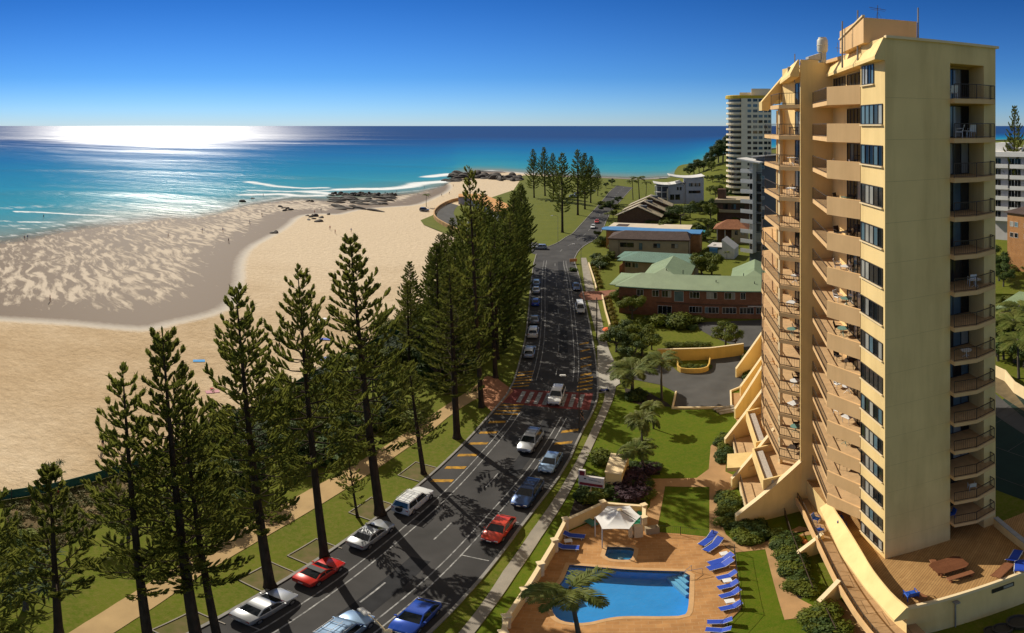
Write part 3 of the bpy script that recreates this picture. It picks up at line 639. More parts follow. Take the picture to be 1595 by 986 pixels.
mb = MB(); mb.prism([(27.6,50.0),(33.6,59),(41,60),(40,49.5),(32.3,48.9)], 0, 42.5); mb.build('rear_wing', m_cream, tower, world=True)  # hidden side widened to throw shade over the tennis court
# roof deck, plant room, tanks, aerials
rb = MB(); rb.prism([(p.x,p.y) for p in [A_+V2(1.2,.6), C_+V2(-.3,.4), C_+V2(1.2,23.8), V2(27.7,49)]], ZR-.3, ZR-.02); rb.build('roof', m_peach, tower, world=True)
ph = MB(); P0 = GD(1308,41.5,0); P1 = GD(1345,36.0,0); P2 = GD(1428,37.5,0); 
P3 = V2(P2.x+(P0.x-P1.x)*1.0, P2.y+(P0.y-P1.y)*1.0)
ph.prism([(P0.x,P0.y),(P1.x,P1.y),(P2.x,P2.y),(P3.x,P3.y)], ZR-.1, lambda x, y: 47.35 if y < 38 else 46.6); 
pr = ph.build('plant_room', m_peach, tower, world=True)
pc = MB(); pc.wall([(P0.x,P0.y),(P1.x,P1.y)], [46.66,47.41], [46.76,47.53], .2); pc.build('coping', m_trim, pr, world=True)
# ---- end-wall niche balconies
pn = V2(N2.x+eu.x*.62, N2.y+eu.y*.62)
for j in range(1, 15):
    z = LV[j]
    poly = [N1-en*1.88, N1+en*.55, N1+eu*1.6+en*.95, pn+en*.55, pn+en*.0, N2, N2-en*1.88]
    sl = MB(); sl.prism([(p.x,p.y) for p in poly], z-.32, z)
    b = sl.build('balcony_slab', m_peach, tower, world=True)
    MB().sheet([(p.x,p.y) for p in offs(poly, -.05, True)] if False else [(p.x,p.y) for p in poly], z+.006).build('tiles', m_tile, b, world=True)
    rl = railing([N1+en*.47+eu*.03, N1+eu*1.6+en*.87, pn+en*.49-eu*.06, pn+en*.02-eu*.06], z, 1.0)
    rl.build('railing', m_brown, tower, world=True)
    fr, gl = pane_wall(N1-en*1.84+eu*.05, N2-en*1.84-eu*.05, z+.02, z+2.3, 4, .06, (.0,.42,.2,.12,.26), 100+j)
    f = fr.build('sliding_door', m_frame, tower, world=True); gl.build('pane', GLASS, f, world=True)
fr, gl = pane_wall(N1-en*1.84+eu*.05, N2-en*1.84-eu*.05, ZT+.05, ZT+2.0, 4, .06, (0,.8,.2,0,0), 99); f = fr.build('sliding_door', m_frame, tower, world=True); gl.build('pane', GLASS, f, world=True)
# ---- strip windows on the sunlit wall
wd = (J_-A_).normalized(); wl_n = Vector((-wd.y, wd.x))
for j in range(0, 15):
    z = LV[j]; a, b = A_+wd*.28, J_-wd*.12
    if j == 14: a, b = A_+wd*1.5, J_-wd*.25
    lo, hi = (.95, 2.28) if j else (.75, 1.95)
    fr, gl = pane_wall(b, a, z+lo, z+hi, 5 if j < 14 else 4, .07, (0,.40,.14,.30,.16), 10+j)
    f = fr.build('window_strip', m_frame, tower, world=True); gl.build('pane', GLASS, f, world=True)
    sb = MB(); c = (a+b)/2; L = (b-a).length; c2 = c+wl_n*.06; sb.box((c2.x,c2.y,z+lo-.05), (L+.1,.16,.08), math.atan2(wd.y,wd.x)); sb.build('sill', m_trim, f, world=True)
# ---- first stack of balconies: parapet and railing
Q_, R_ = V2(21.95,33.1), V2(24.3,39.0)
bdir = (BE-JB).normalized(); bn = Vector((-bdir.y, bdir.x))
for j in range(0, 15):
    z = LV[j] if j else ZT
    if j:
        poly = [JB+V2(.05,0), J_+V2(.02,.02), Q_, R_, BE+V2(.05,-.05)]
        sl = MB(); sl.prism([(p.x,p.y) for p in poly], z-.32, z); b = sl.build('balcony_slab', m_peach, tower, world=True)
        MB().sheet([(p.x,p.y) for p in poly], z+.006).build('tiles', m_tile, b, world=True)
        pp = MB(); jq = (Q_-J_).normalized(); pp.wall([(p.x,p.y) for p in [J_-jq*.0+V2(.04,.02), Q_]], z-.33, z+1.02, .14); pp.build('parapet', m_peach, tower, world=True)
        railing([Q_+V2(.05,.1), R_+V2(.04,-.04)], z, 1.0, .22).build('railing', m_brown, tower, world=True)
    a = JB+bdir*(.9 if j < 14 else .3); e = JB+bdir*4.8
    fr, gl = pane_wall(e+bn*.01, a+bn*.01, z+.03, z+2.2, 5, .06, (0,.5,.25,.17,.08), 200+j)
    f = fr.build('sliding_door', m_frame, tower, world=True); gl.build('pane', GLASS, f, world=True)
    if j == 14:
        fr, gl = pane_wall(JB+bdir*8.4+bn*.01, JB+bdir*5.3+bn*.01, z+.03, z+2.2, 4, .06, (0,.7,.25,.05,0), 340); f = fr.build('sliding_door', m_frame, tower, world=True); gl.build('pane', GLASS, f, world=True)
# ---- second stack
C2 = V2(22.45,41.55); E2 = V2(24.1,47.6); d2 = (B2b-B2a).normalized(); n2 = Vector((-d2.y, d2.x))
for j in range(1, 15):
    z = LV[j]+(0 if j < 14 else 0)
    ex = E2 if j < 14 else V2(23.2,44.6); bb = B2b if j < 14 else V2(25.8,44.6)
    poly = [B2a+V2(.05,.1), FN+V2(-.05,0), C2, ex, bb+V2(.05,0)]
    sl = MB(); sl.prism([(p.x,p.y) for p in poly], z-.34, z); b = sl.build('balcony_slab', m_peach, tower, world=True)
    MB().sheet([(p.x,p.y) for p in poly], z+.006).build('tiles', m_tile, b, world=True)
    railing([FN+V2(0,.08), C2+V2(.06,.02), ex+V2(.06,-.02)], z, 1.0, .24).build('railing', m_brown, tower, world=True)
    fr, gl = pane_wall(B2a+d2*4.9+n2*.01, B2a+d2*2.1+n2*.01, z+.03, z+2.2, 4, .06, (0,.5,.25,.25,0), 300+j)
    f = fr.build('sliding_door', m_frame, tower, world=True); gl.build('pane', GLASS, f, world=True)
for j in range(1, 10):
    z = LV[j]; poly = [V2(27.2,47.7), V2(24.0,47.65), V2(24.45,49.0), V2(27.2,54.4), V2(30.6,54.4)]
    sl = MB(); sl.prism([(p.x,p.y) for p in poly], z-.34, z-.01); b = sl.build('balcony_slab', m_peach, tower, world=True); MB().sheet([(p.x,p.y) for p in poly], z).build('tiles', m_tile, b, world=True)
    railing([poly[1]+V2(.05,.02), poly[2]+V2(.06,.02), poly[3]+V2(.06,0)], z, 1.0, .3).build('railing', m_brown, tower, world=True)
pi = MB(); pi.box((23.55,43.3,(LV[14]+ZT)/2), (.32,.32,LV[14]-ZT), .1); pi.build('pier', m_trim, tower, world=True)
pi = MB(); 
for j in range(2, 14, 1): pi.box((25.5,46.9,LV[j]+1.18), (.9,.12,2.36), .1).build('balcony_divider', m_cream, tower, world=True); pi = MB()
# diagonal fin stepping down at the far top
def fin_plane(P, t, name):
    mb = MB(); n = len(P); mb.add([(x,y-t/2,z) for x,y,z in P]+[(x,y+t/2,z) for x,y,z in P], [tuple(range(n)), tuple(range(2*n-1,n-1,-1))]+[(i,(i+1)%n,n+(i+1)%n,n+i) for i in range(n)]); mb.build(name, m_cream, tower, world=True)
fin_plane([(26.3,47.9,45.0),(23.8,47.9,42.3),(23.75,47.9,41.5),(24.6,47.9,41.5),(26.3,47.9,43.4)], .35, 'sloped_parapet')
mb = MB(); mb.prism([(23.72,47.4),(24.5,47.4),(24.5,48.07),(23.72,48.07)], 41.5, 42.35); mb.build('parapet_end', m_cream, tower, world=True)
# ---- sloping buttress fins and garden terraces at the foot
def fin(p_low, z_low, p_high, z_high, base, t=.3, name='buttress_fin', par=tower):
    mb = MB(); a = Vector(p_low); b = Vector(p_high); d = (b-a).normalized(); n = Vector((-d.y,d.x))*t/2
    sec = [(a, 0), (b, 0), (b, z_high), (a, z_low)]
    vs = [(*(p+n), z) for p, z in sec] + [(*(p-n), z) for p, z in sec]
    mb.add(vs, [(0,1,2,3),(7,6,5,4),(0,4,5,1),(1,5,6,2),(2,6,7,3),(3,7,4,0)]); f = mb.build(name, m_cream, par, world=True)
    cpm = MB(); nn = n*1.25
    vs = [(*(a+nn),z_low+.002),(*(b+nn),z_high+.002),(*(b-nn),z_high+.002),(*(a-nn),z_low+.002),(*(a+nn),z_low+.07),(*(b+nn),z_high+.07),(*(b-nn),z_high+.07),(*(a-nn),z_low+.07)]
    cpm.add(vs, [(0,3,2,1),(4,5,6,7),(0,1,5,4),(1,2,6,5),(2,3,7,6),(3,0,4,7)]); cpm.build('coping', m_trim, f, world=True)
    return f
F1a, F1b = V2(17.6,39.9), V2(23.75,39.75)
fin(F1a, 1.5, F1b, 7.0, 0, .36)
F2a, F2b = V2(19.9,46.1), V2(25.0,46.4); fin(F2a, 1.4, F2b, 7.6, 0)
F3a, F3b = V2(22.6,54.2), V2(28,54.8); fin(F3a, 1.4, F3b, 8.0, 0)
F4a, F4b = V2(26.6,60.6), V2(31,61.4); fin(F4a, 1.6, F4b, 7.5, 0)
F5a, F5b = V2(30.0,66.5), V2(35,67.6); fin(F5a, 1.6, F5b, 7.0, 0)
F6a, F6b = V2(32.0,72.5), V2(37,73.6); fin(F6a, 1.6, F6b, 7.0, 0)
lw = MB(); lw.prism([(25.6,40),(25.4,46.3),(28.6,54.5),(31.2,61.3),(35.2,67.5),(37.2,73.5),(42,73),(36,55),(32,40)], 0, 6.6); lw.build('lower_wing', m_cream, tower, world=True)
def terrace(name, quad, z, par_h=.9, planter=True):
    """projecting terrace: floor slab, upstand on its outer edge; quad = inner near, outer near, outer far, inner far"""
    mb = MB(); mb.prism([(p.x,p.y) for p in quad], z-.5, z); f = mb.build(name, m_cream, tower, world=True)
    MB().sheet([(p.x,p.y) for p in offs([(q.x,q.y) for q in quad], .0, True) and quad], z+.006).build('tiles', m_tile, f, world=True)
    pb = MB(); o = [quad[0], quad[1], quad[2], quad[3]]; pb.wall([(p.x,p.y) for p in o], z-.48, z+par_h, .16); pb.build('parapet', m_cream, f, world=True)
    if planter:
        a, b = quad[1], quad[2]; d = (b-a).normalized(); n = Vector((d.y,-d.x)); 
        q = [a+d*.12+n*.1, b-d*.12+n*.1, b-d*.12+n*.9, a+d*.12+n*.9]
        MB().prism([(p.x,p.y) for p in q], z+.01, z+.62).build('planter', M('pale_gravel', (.45,.40,.34), .95, .2, 6, spec=.1), f, world=True)
    return f
terrace('terrace', [V2(24.2,40.2), V2(20.3,40.2), V2(22.0,45.8), V2(25.2,45.9)], 4.4)
terrace('terrace', [V2(26.0,46.9), V2(22.9,46.9), V2(25.0,53.7), V2(28.0,54.1)], 4.4)
for q, z in (([V2(25.3,40.2), V2(18.8,40.25), V2(20.5,45.75), V2(25.2,45.9)], 1.2), ([V2(26.0,46.8), V2(21.2,46.8), V2(23.4,53.9), V2(28,54.2)], 1.2)):
    mb = MB(); mb.prism([(p.x,p.y) for p in q], 0, z); f = mb.build('ground_terrace', m_trim, tower, world=True); MB().sheet([(p.x,p.y) for p in q], z+.006).build('tiles', m_tile, f, world=True)
    railing([q[1]+V2(.1,.05), q[2]+V2(.1,-.1)], z, .95, .3).build('railing', m_brown, tower, world=True)
# yellow hood over the garden entrance
hd = MB(); hp = [G(1132,729,2.7).to_2d(), G(1178,726,2.7).to_2d(), G(1179,703,2.7).to_2d(), G(1133,707,2.7).to_2d()]
hd.prism([(p.x,p.y) for p in hp], 2.15, 2.7); hd.build('entrance_hood', weather(M('yellow_render', (.76,.56,.24), .8, .05, .5)), tower, world=True)

# ---- podium: timber terrace, curved sloping parapet, lower walkway
podium = thing('podium', 'cream podium with timber sun terrace and curved parapet at the tower foot', 'podium', (22,22,0))
m_timber = brick_mat('timber_decking', (.46,.27,.105), (.40,.225,.085), (.17,.09,.04), 1.0, .75, 6.0, .16, .012, rad(-24))
inner = [G(x, y, 5.5).to_2d() for x, y in [(1293,780),(1300,796),(1313,815),(1328,838),(1341,859),(1356,884),(1372,906),(1390,928),(1412,947)]]
outer = [G(x, y, 4.3).to_2d() for x, y in [(1277,791),(1283,805),(1297,835),(1311,865),(1329,889),(1349,917),(1363,933),(1378,950),(1393,966)]]
inner = smoothline(inner, 1); outer = smoothline(outer, 1)
DF = [G(1412,947,4.4).to_2d(), G(1460,936,4.4).to_2d(), G(1595,891,4.4).to_2d(), V2(38,15.4)]
pod = MB(); pp = [(p.x,p.y) for p in inner] + [(p.x,p.y) for p in DF] + [(38,22.5),(31.2,24.2),(24,39.4)]
pod.prism(pp, 0, ZT-.06); podw = pod.build('wall', m_cream, podium, world=True)
MB().sheet(pp, ZT).build('deck', m_timber, podium, world=True)
cb = MB(); n = len(inner)
sec = []
for i in range(n):
    a, b = inner[i], outer[i]; sec.append([(*(a+ (a-b).normalized()*.12),5.5),(*a,5.5),(*b,4.3),(*b,4.05),(*(a+(b-a)*.25),4.0),(*(a+(a-b).normalized()*.12),4.0)])
vs = [p for s_ in sec for p in s_]; fs = [tuple(range(6)), tuple(range(6*n-1, 6*n-7, -1))]
for i in range(n-1):
    for k in range(6): fs.append((i*6+k, i*6+(k+1)%6, (i+1)*6+(k+1)%6, (i+1)*6+k))
cb.add(vs, fs); cb.build('curved_parapet', m_cream, podium, world=True)
kp = MB(); kp.wall([(p.x,p.y) for p in DF[:3]]+[(38,15.4)], ZT-.2, ZT+.14, .22); kp.build('edge_coping', m_trim, podium, world=True)
rw = MB(); rw.wall([(p.x,p.y) for p in [G(1549.4,819.7,ZT).to_2d()+V2(.1,0), G(1600,859,ZT).to_2d(), V2(37.5,18.6)]], ZT-.1, ZT+1.05, .3); rw.build('parapet', m_cream, podium, world=True)
gr_ = MB(); gr_.wall([(p.x,p.y) for p in [G(1549.4,819.7,ZT).to_2d()+V2(.1,0), G(1600,859,ZT).to_2d(), V2(37.5,18.6)]], ZT+1.052, ZT+1.13, .36); gr_.build('coping', M('grey_coping', (.30,.29,.27), .7, .1, 2), podium, world=True)
# strip window and lamp on the front wall
d = (DF[2]-DF[1]).normalized(); nrm = Vector((d.y,-d.x))
wa, wb = V2(*[G(1533,937,3.7).x, G(1533,937,3.7).y]), None
t0 = 4.0; a = DF[1]+d*3.6+nrm*.012; b = DF[1]+d*5.2+nrm*.012
fr, gl = pane_wall(a, b, 3.15, 3.65, 2, .05, (0,.2,.5,.3,0), 5); f = fr.build('slot_window', m_frame, podium, world=True); gl.build('pane', GLASS, f, world=True)
lm = MB(); q = DF[1]+d*1.1+nrm*.2; lm.rbox((q.x,q.y,3.75), (.36,.36,.14), .04, math.atan2(d.y,d.x)); lm.box((q.x-nrm.x*.12,q.y-nrm.y*.12,1.8), (.07,.07,3.7), math.atan2(d.y,d.x)); lm.build('wall_lamp', m_kerb, podium, world=True)
# lower walkway outside the curved parapet
wo = smoothline([G(x, y, 2.3).to_2d() for x, y in [(1240,775),(1251,793),(1263,820),(1276,847),(1290,877),(1305,907),(1320,932),(1335,956),(1362,990),(1400,1030)]], 1)
wi = offs([(p.x,p.y) for p in wo], 2.6); wi = [V2(*p) for p in wi]
wk = MB(); wk.prism([(p.x,p.y) for p in wo]+[(p.x,p.y) for p in wi[::-1]], 1.55, 1.95); w_ = wk.build('walkway', m_peach, podium, world=True)
m_pavers = brick_mat('walkway_pavers', (.46,.30,.16), (.42,.27,.14), (.22,.14,.07), 1.0, .85, 1.6, 1.6, .025, .4)
MB().sheet([(p.x,p.y) for p in wo]+[(p.x,p.y) for p in wi[::-1]], 1.956).build('paving', m_pavers, w_, world=True)
fb = MB(); fb.wall([(p.x,p.y) for p in wo], 1.45, 2.3, .14); fb.build('fascia', m_peach, podium, world=True)
railing([V2(*p) for p in offs([(q.x,q.y) for q in wo], .12)], 1.95, 1.0, .16).build('railing', m_brown, podium, world=True)
fin(G(1241,866,.5).to_2d(), .9, G(1276,848,1.2).to_2d()+V2(.3,0), 2.6, 0, .28, par=podium)
fin(G(1275,943,.3).to_2d(), .9, G(1302,918,1.6).to_2d()+V2(.3,.1), 2.6, 0, .28, par=podium)
# plant on the roof: vent tank, small vents, masts
tk = thing('roof_tank', 'cream cylindrical vent tank standing on the tower roof', 'water tank', GD(1281,44,45.2)); tk.scale = (.9,.9,.9)
c = Vector(tk.location)
MB().lathe([(.02,.9),(.42,.95),(.5,1.15),(.5,1.5),(.53,1.52),(.53,1.58),(.5,1.6),(.5,2.05),(.44,2.14),(.40,2.16),(.38,2.3),(.02,2.34)], n=20).build('tank', M('cream_paint', (.62,.57,.46), .5, .08, 2), tk, smooth=35)
MB().prism([(-1.6,-.2),(-.3,-.2),(-.3,.3),(-1.6,.3)], .2, lambda x, y: .95+.35*x).bx(-.25,.25,-.25,.25,0,.94).build('duct', M('grey_duct', (.5,.49,.46), .5, .1, 2), tk, smooth=35)
tk2 = thing('roof_vent', 'small pale twin vent on the far edge of the tower roof', 'vent', GD(1240,50,44.6))
MB().lathe([(.3,0),(.3,.7),(.36,.72),(.36,.8),(.05,.95)], n=12).lathe([(.14,0),(.14,.75),(.2,.78),(.02,.9)], (-.75,0,0), 10).build('vent', m_kerb, tk2, smooth=35)
for x, y0, y1, d, lab in ((1312,33,84,38.5,'paired white mast with dipole on the plant room edge'),(1336,16,72,37.5,'white pole mast beside the plant room wall'),(1430,12,56,37.6,'cream pole mast at the street corner of the roof'),(1238,84,112,49,'thin white mast by the far roof vents')):
    p = GD(x, d); z0 = HT(y1, d)-1; z1 = HT(y0, d)
    t = thing('roof_mast', lab, 'mast', (p.x,p.y,z0)); MB().tube([(0,0,0),(0,0,z1-z0)], [.07,.05], 8).build('pole', m_kerb, t)
    if x == 1312: MB().tube([(.22,0,.6),(.22,0,z1-z0-.5)], .03, 6).tube([(-.6,0,1.4),(-.1,0,1.4)], .02).tube([(-.4,0,1.1),(-.4,0,1.8)], .02).build('dipole', m_kerb, t)
p = GD(1367, 39.5); ae = thing('tv_aerial', 'tall television aerial with guy wires on the plant room roof', 'aerial', (p.x,p.y,46.6))
z1 = HT(8, 39.5)-46.6; z2 = HT(13.5, 39.5)-46.6
MB().tube([(0,0,0),(0,0,z1)], .022, 6).build('mast', m_frame, ae)
MB().tube([(-.8,0,z2),(.8,0,z2)], .018, 5).tube([(-.7,0,z2-.12),(.7,0,z2-.12)], .010, 5).tube([(-.02,-.4,z2-.05),(.02,.4,z2-.05)], .014, 5).build('yagi', m_frame, ae)
MB().tube([(0,0,z2*.9),(.95,-.6,-.1)], .006, 4).tube([(0,0,z2*.9),(-.8,-.2,-.1)], .006, 4).tube([(0,0,z2*.9),(.3,1,-.1)], .006, 4).build('guy_wire', m_frame, ae)
# ================================================================== TREES AND PLANTS
def leafmat(name, c1, c2, trans=.32, scale=.8, ra=.16): return M(name, c1, .65, 0, scale, col2=c2, spec=.25, rnd_amt=ra, trans=trans, detail=3)
m_pine = leafmat('pine_needles', (.095,.115,.020), (.20,.20,.038), .54)
m_pine2 = leafmat('pine_needles_dark', (.070,.098,.018), (.150,.165,.030), .50)
m_bark = M('pine_bark', (.050,.036,.026), .95, .35, 3, bump=.6, bscale=10, spec=.1, stretch=(1,1,.25))
m_bark2 = M('grey_bark', (.10,.085,.068), .95, .3, 3, bump=.4, bscale=10, spec=.1, stretch=(1,1,.2))
m_palm = leafmat('palm_frond', (.085,.125,.018), (.19,.19,.04), .28, .7)
m_bush = leafmat('shrub_leaves', (.070,.105,.010), (.165,.175,.018), .25, .9)
m_bushd = leafmat('dark_shrub_leaves', (.034,.066,.013), (.080,.110,.018), .2, .9)
m_yel = leafmat('yellow_hedge_leaves', (.16,.13,.012), (.30,.22,.02), .25, 1.5)
m_pur = leafmat('purple_leaves', (.035,.018,.022), (.075,.035,.045), .15, 2)
m_pand = leafmat('pandanus_leaves', (.028,.055,.022), (.075,.10,.035), .25, 1)

def pine_meshes(seed, Ht=28.0, h0=.3, rmax=4.4, full=1.0, tuft=1.0):
    """araucaria: straight trunk, tiers of upswept limbs carrying rope-like sprays; returns trunk MB, crown MB"""
    r = random.Random(seed); tr = MB(); cr = MB()
    tr.tube([(0,0,-.3),(0,0,.25),(0,0,1.0),(0,0,Ht*.35),(0,0,Ht*.7),(0,0,Ht*.985)], [q*min(1,Ht/22) for q in (.62,.46,.37,.29,.16,.03)], 9)
    z = Ht*h0; V = Vector
    def rope(p, d, L, w):
        d = d.normalized(); a = d.cross(V((0,0,1))).normalized() if abs(d.z) < .95 else V((1,0,0)); b = d.cross(a)
        t0 = r.random()*3; q1 = p+d*L*.40; q2 = p+d*L*.80+V((0,0,L*.08)); tip = p+d*L*1.10+V((0,0,L*.16))
        for k in range(2):       # two crossed blades of packed needles
            t = t0+k*math.pi/2; o = (a*math.cos(t)+b*math.sin(t))
            cr.add([p, q1-o*w*.85, q1+o*w*.85, q2-o*w, q2+o*w, tip], [(0,1,2),(1,3,4,2),(3,5,4)])
        for k in range(4):       # loose needles breaking the outline
            t = r.random()*6.28; o = a*math.cos(t)+b*math.sin(t); q = p+d*L*(.25+.7*r.random())
            e = q+o*w*1.9+d*w*1.6; s_ = o.cross(d)*w*.40
            cr.add([q-s_, q+s_, e], [(0,1,2)])
    while z < Ht*.975:
        u = (z/Ht-h0)/(1-h0)
        prof = min(1, .62+u*1.6) if u < .22 else (1-((u-.22)/.78)**1.15*.93)
        nb = r.choice([5,6,6,7]) if u < .85 else 5; ph = r.random()*6.28
        for k in range(nb):
            if r.random() > .90*full: continue
            az = ph+6.283*k/nb+r.uniform(-.22,.22); L = max(.35, rmax*prof*r.uniform(.68,1.14)); dv = V((math.cos(az), math.sin(az), 0)); rise = r.uniform(.06,.20)+u*.42
            P = [V((0,0,z))+dv*L*t+V((0,0,L*(rise*t-.24*t*(1-t)*1.6+.20*t**3))) for t in (0,.3,.6,.85,1)]
            tr.tube(P[:4], [max(.02,.085*L/4.4),.05*L/4.4+.008,.03,.014], 4, False)
            n = max(3, int(L*3.5*full)); 
            for i in range(n):
                t = .30+.70*(i+.5*r.random())/n; seg = min(3, int(t*4)); tt = (0,.3,.6,.85,1); 
                for s_ in range(4):
                    if tt[s_] <= t <= tt[s_+1]: seg = s_
                p = P[seg].lerp(P[seg+1], (t-tt[seg])/(tt[seg+1]-tt[seg])); fd = (P[seg+1]-P[seg]).normalized()
                side = V((-dv.y,dv.x,0))*(1 if i % 2 else -1); l = (1.15-.55*t)*r.uniform(.7,1.1)*min(1,.45+L/5)*tuft
                rope(p, fd*.75+side*(.9-.35*t)+V((0,0,.28+r.uniform(-.1,.2))), l, (.085+.045*r.random())*tuft)
                if r.random() < .40: rope(p, fd*.8+side*-.25+V((0,0,.75)), l*.6, .10*tuft)
            rope(P[3], (P[4]-P[3])+V((0,0,.12)), .35+.12*L, .14*tuft)
        z += (1.18-.52*u)*r.uniform(.85,1.15)
    rope(V((0,0,Ht*.965)), V((0,0,1)), Ht*.025, .05)
    for k in range(5): a = k*1.256; rope(V((0,0,Ht*(.955+.006*k))), V((math.cos(a),math.sin(a),.9)), .5, .07)
    return tr, cr
PINES = {}
def pine_proto(key, mat, **kw):
    tr, cr = pine_meshes(**kw)
    root = thing('pine_tree', 'x', 'pine tree'); t = tr.build('trunk', m_bark, root, smooth=True, fix=False); c = cr.build('crown', mat, root, fix=False)
    root['unused'] = 1; PINES[key] = (root, kw.get('Ht', 28.0))
pine_proto('a', m_pine, seed=1, h0=.30, rmax=4.6, full=.95)
pine_proto('b', m_pine, seed=2, h0=.30, rmax=4.4, full=.92)
pine_proto('c', m_pine, seed=3, h0=.36, rmax=4.9, full=.86, tuft=1.05)
pine_proto('d', m_pine2, seed=4, h0=.20, rmax=5.0, full=.95, tuft=1.1)
pine_proto('e', m_pine2, seed=5, h0=.26, rmax=4.6, full=.92, tuft=1.1)
pine_proto('y', m_pine, seed=6, Ht=12, h0=.22, rmax=2.6, full=.85)
pine_proto('o', m_pine, seed=8, h0=.28, rmax=4.4, full=.72, tuft=1.1)
N_USED = set()
def place(protos, key, loc, height, label, group=None, tilt=None, rz=None, wid=1.0, cat=None):
    root, Ht = protos[key]; s = height/Ht
    if (id(protos), key) in N_USED: o = dup(root, loc, None, label, None)
    else: o = root; N_USED.add((id(protos), key)); o.location = tuple(loc); o['label'] = label
    if 'unused' in o: del o['unused']
    if 'group' in o: del o['group']
    if group: o['group'] = group
    o.scale = (s*wid, s*wid, s); rz = rnd.random()*6.28 if rz is None else rz
    Mr = Matrix.Rotation(rz, 3, 'Z')
    if tilt is not None:      # lean so that the trunk top lands at tilt (world vector)
        Mr = Vector((0,0,1)).rotation_difference(Vector(tilt).normalized()).to_matrix() @ Mr
    o.rotation_euler = Mr.to_euler(); return o
def px_tree(protos, key, top, base, label, group=None, wid=1.0, h0=0.0):
    b = G(*base, h0); d = b.to_2d().length; t = GD(top[0], d, HT(top[1], d)); v = t-b
    return place(protos, key, b, v.length, label, group, v, None, wid)
PG = 'tall pines lining the promenade'
for key, top, base, w, lab in (
    ('o',(190,562),(232,1003),.85,'open crowned pine leaning over the promenade, nearest the bottom left corner of the road'),
    ('b',(252,507),(308,1004),.92,'tall narrow pine at the kerb left of the nearest silver sedan'),
    ('o',(283,610),(339,994),.8,'smaller slim pine tucked against the tall narrow pine by the kerb'),
    ('a',(367,446),(421,914),.95,'tall pine with dense pointed crown behind the nearest silver sedan'),
    ('c',(463,410),(506,870),.85,'tall pine with sparse spreading tiers behind the red sports car'),
    ('a',(545,367),(592,801),1.05,'tallest broad pine, standing behind the second parked silver sedan'),
    ('o',(636,560),(660,738),1.3,'shorter wide pine beside the white off road wagon and the yellow hatching'),
    ('b',(700,416),(712,682),1.35,'broad full pine at the kerb across from the silver wagon'),
    ('o',(730,254),(750,634),.75,'very tall thin pine rising above the others just before the red crossing'),
    ('a',(-46,690),(-22,1062),.8,'dark pine cut by the left edge of the photo'),
    ('y',(78,734),(92,992),.85,'young thin pine on the lawn near the left edge')):
    px_tree(PINES, key, top, base, lab, PG, w)
px_tree(PINES, 'y', (541,700), (557,806), 'thin pine sapling between the promenade and the parked white wagon', PG, .8)
# crowded rows past the crossing
k = 0
for t, jit, hh, n in ((-3.2,.8,(25,21),12),(-10.5,1.6,(24,19),11),(-18,2.2,(19,15),7)):
    for i in range(n):
        s = SX+ (7 if t > -5 else 3 if t > -12 else 6) + i*(6.6 if t > -5 else 7.2 if t > -12 else 8.6) + rnd.uniform(-1,1)
        p = RP(min(s, sA-3), t+rnd.uniform(-jit,jit), 0, frac=-1)
        h = hh[0]+(hh[1]-hh[0])*rnd.random()
        lean = Vector((rnd.uniform(-.05,.01), rnd.uniform(-.02,.02), 1))
        place(PINES, 'dedbd'[k % 5], p, h, 'dark pine in the crowded belt along the kerb beyond the crossing', 'pines crowded beyond the crossing', lean, None, rnd.uniform(1.0,1.25)); k += 1
FP = 'pines on the far park'
for top, base, lab in (((830,232),(832,308),'leftmost dark pine of the pair on the far park edge'),((847,229),(849,305),'taller pine of the pair on the far park edge'),((861,238),(862,312),'pine between the far pair and the street pines in the far park'),
     ((875,236),(876,362),'large pine standing by the bend where the street turns'),((900,231),(900,335),'tall slim pine behind the bend on the far park'),((911,238),(911,326),'middle pine of three by the far parked cars'),((921,243),(920,316),'rightmost pine by the far parked cars'),((932,262),(931,305),'low round topped pine at the end of the far park')):
    px_tree(PINES, 'e' if base[1] > 330 else 'd', top, base, lab, FP, 1.15)
p = GD(1580, 150, 11); place(PINES, 'b', p, HT(163,150)-11, 'pointed pine on the skyline behind the white flats at the right edge', None, None, None, .8)

# ---- palms
def palm_meshes(seed, h=8.0, nf=16, fl=2.9, droop=1.0, wind=None):
    r = random.Random(seed); V = Vector; tr = MB(); cr = MB()
    tr.tube([(0,0,-.2),(0,0,.4),(.05,0,h*.5),(0,0,h)], [.26,.19,.15,.12], 9)
    tr.tube([(0,0,h-.1),(0,0,h+.7)], [.14,.07], 8)
    for k in range(nf):
        az = 6.283*k/nf*2.4+r.uniform(-.2,.2); up = r.uniform(.15,1.15); L = fl*r.uniform(.8,1.1); dv = V((math.cos(az), math.sin(az), 0))
        if wind is not None: dv = (dv+wind*.75).normalized()
        pts = []; p = V((0,0,h+.35)); d = (dv+V((0,0,up))).normalized(); ns = 9
        for i in range(ns+1):
            pts.append(p.copy()); p = p+d*L/ns; d = (d+V((0,0,-.22*droop*(.6+i/ns)))).normalized()
        cr.tube(pts, [.035-.003*i for i in range(ns+1)], 4, False)
        side = dv.cross(V((0,0,1))).normalized()
        for i in range(1, ns+1):
            for q in (0,.33,.66):
                if i == ns and q: break
                pp = pts[i].lerp(pts[min(i+1,ns)], q); t = (i+q)/ns; l = L*.30*(math.sin(math.pi*min(1,t*.82+.14))+.1)
                fd = (pts[min(i+1,ns)]-pts[i-1]).normalized()
                for sg in (-1,1):
                    e = (side*sg*1.0+fd*.75+V((0,0,r.uniform(-.45,.15)))).normalized(); wv = fd*.085
                    m_ = pp+e*l*.55+V((0,0,.04)); tip = pp+e*l+V((0,0,-.14*l*droop))
                    cr.add([pp-wv*.4,pp+wv*.4,m_+wv,m_-wv,tip], [(0,1,2,3),(3,2,4)])
    return tr, cr
PALMS = {}
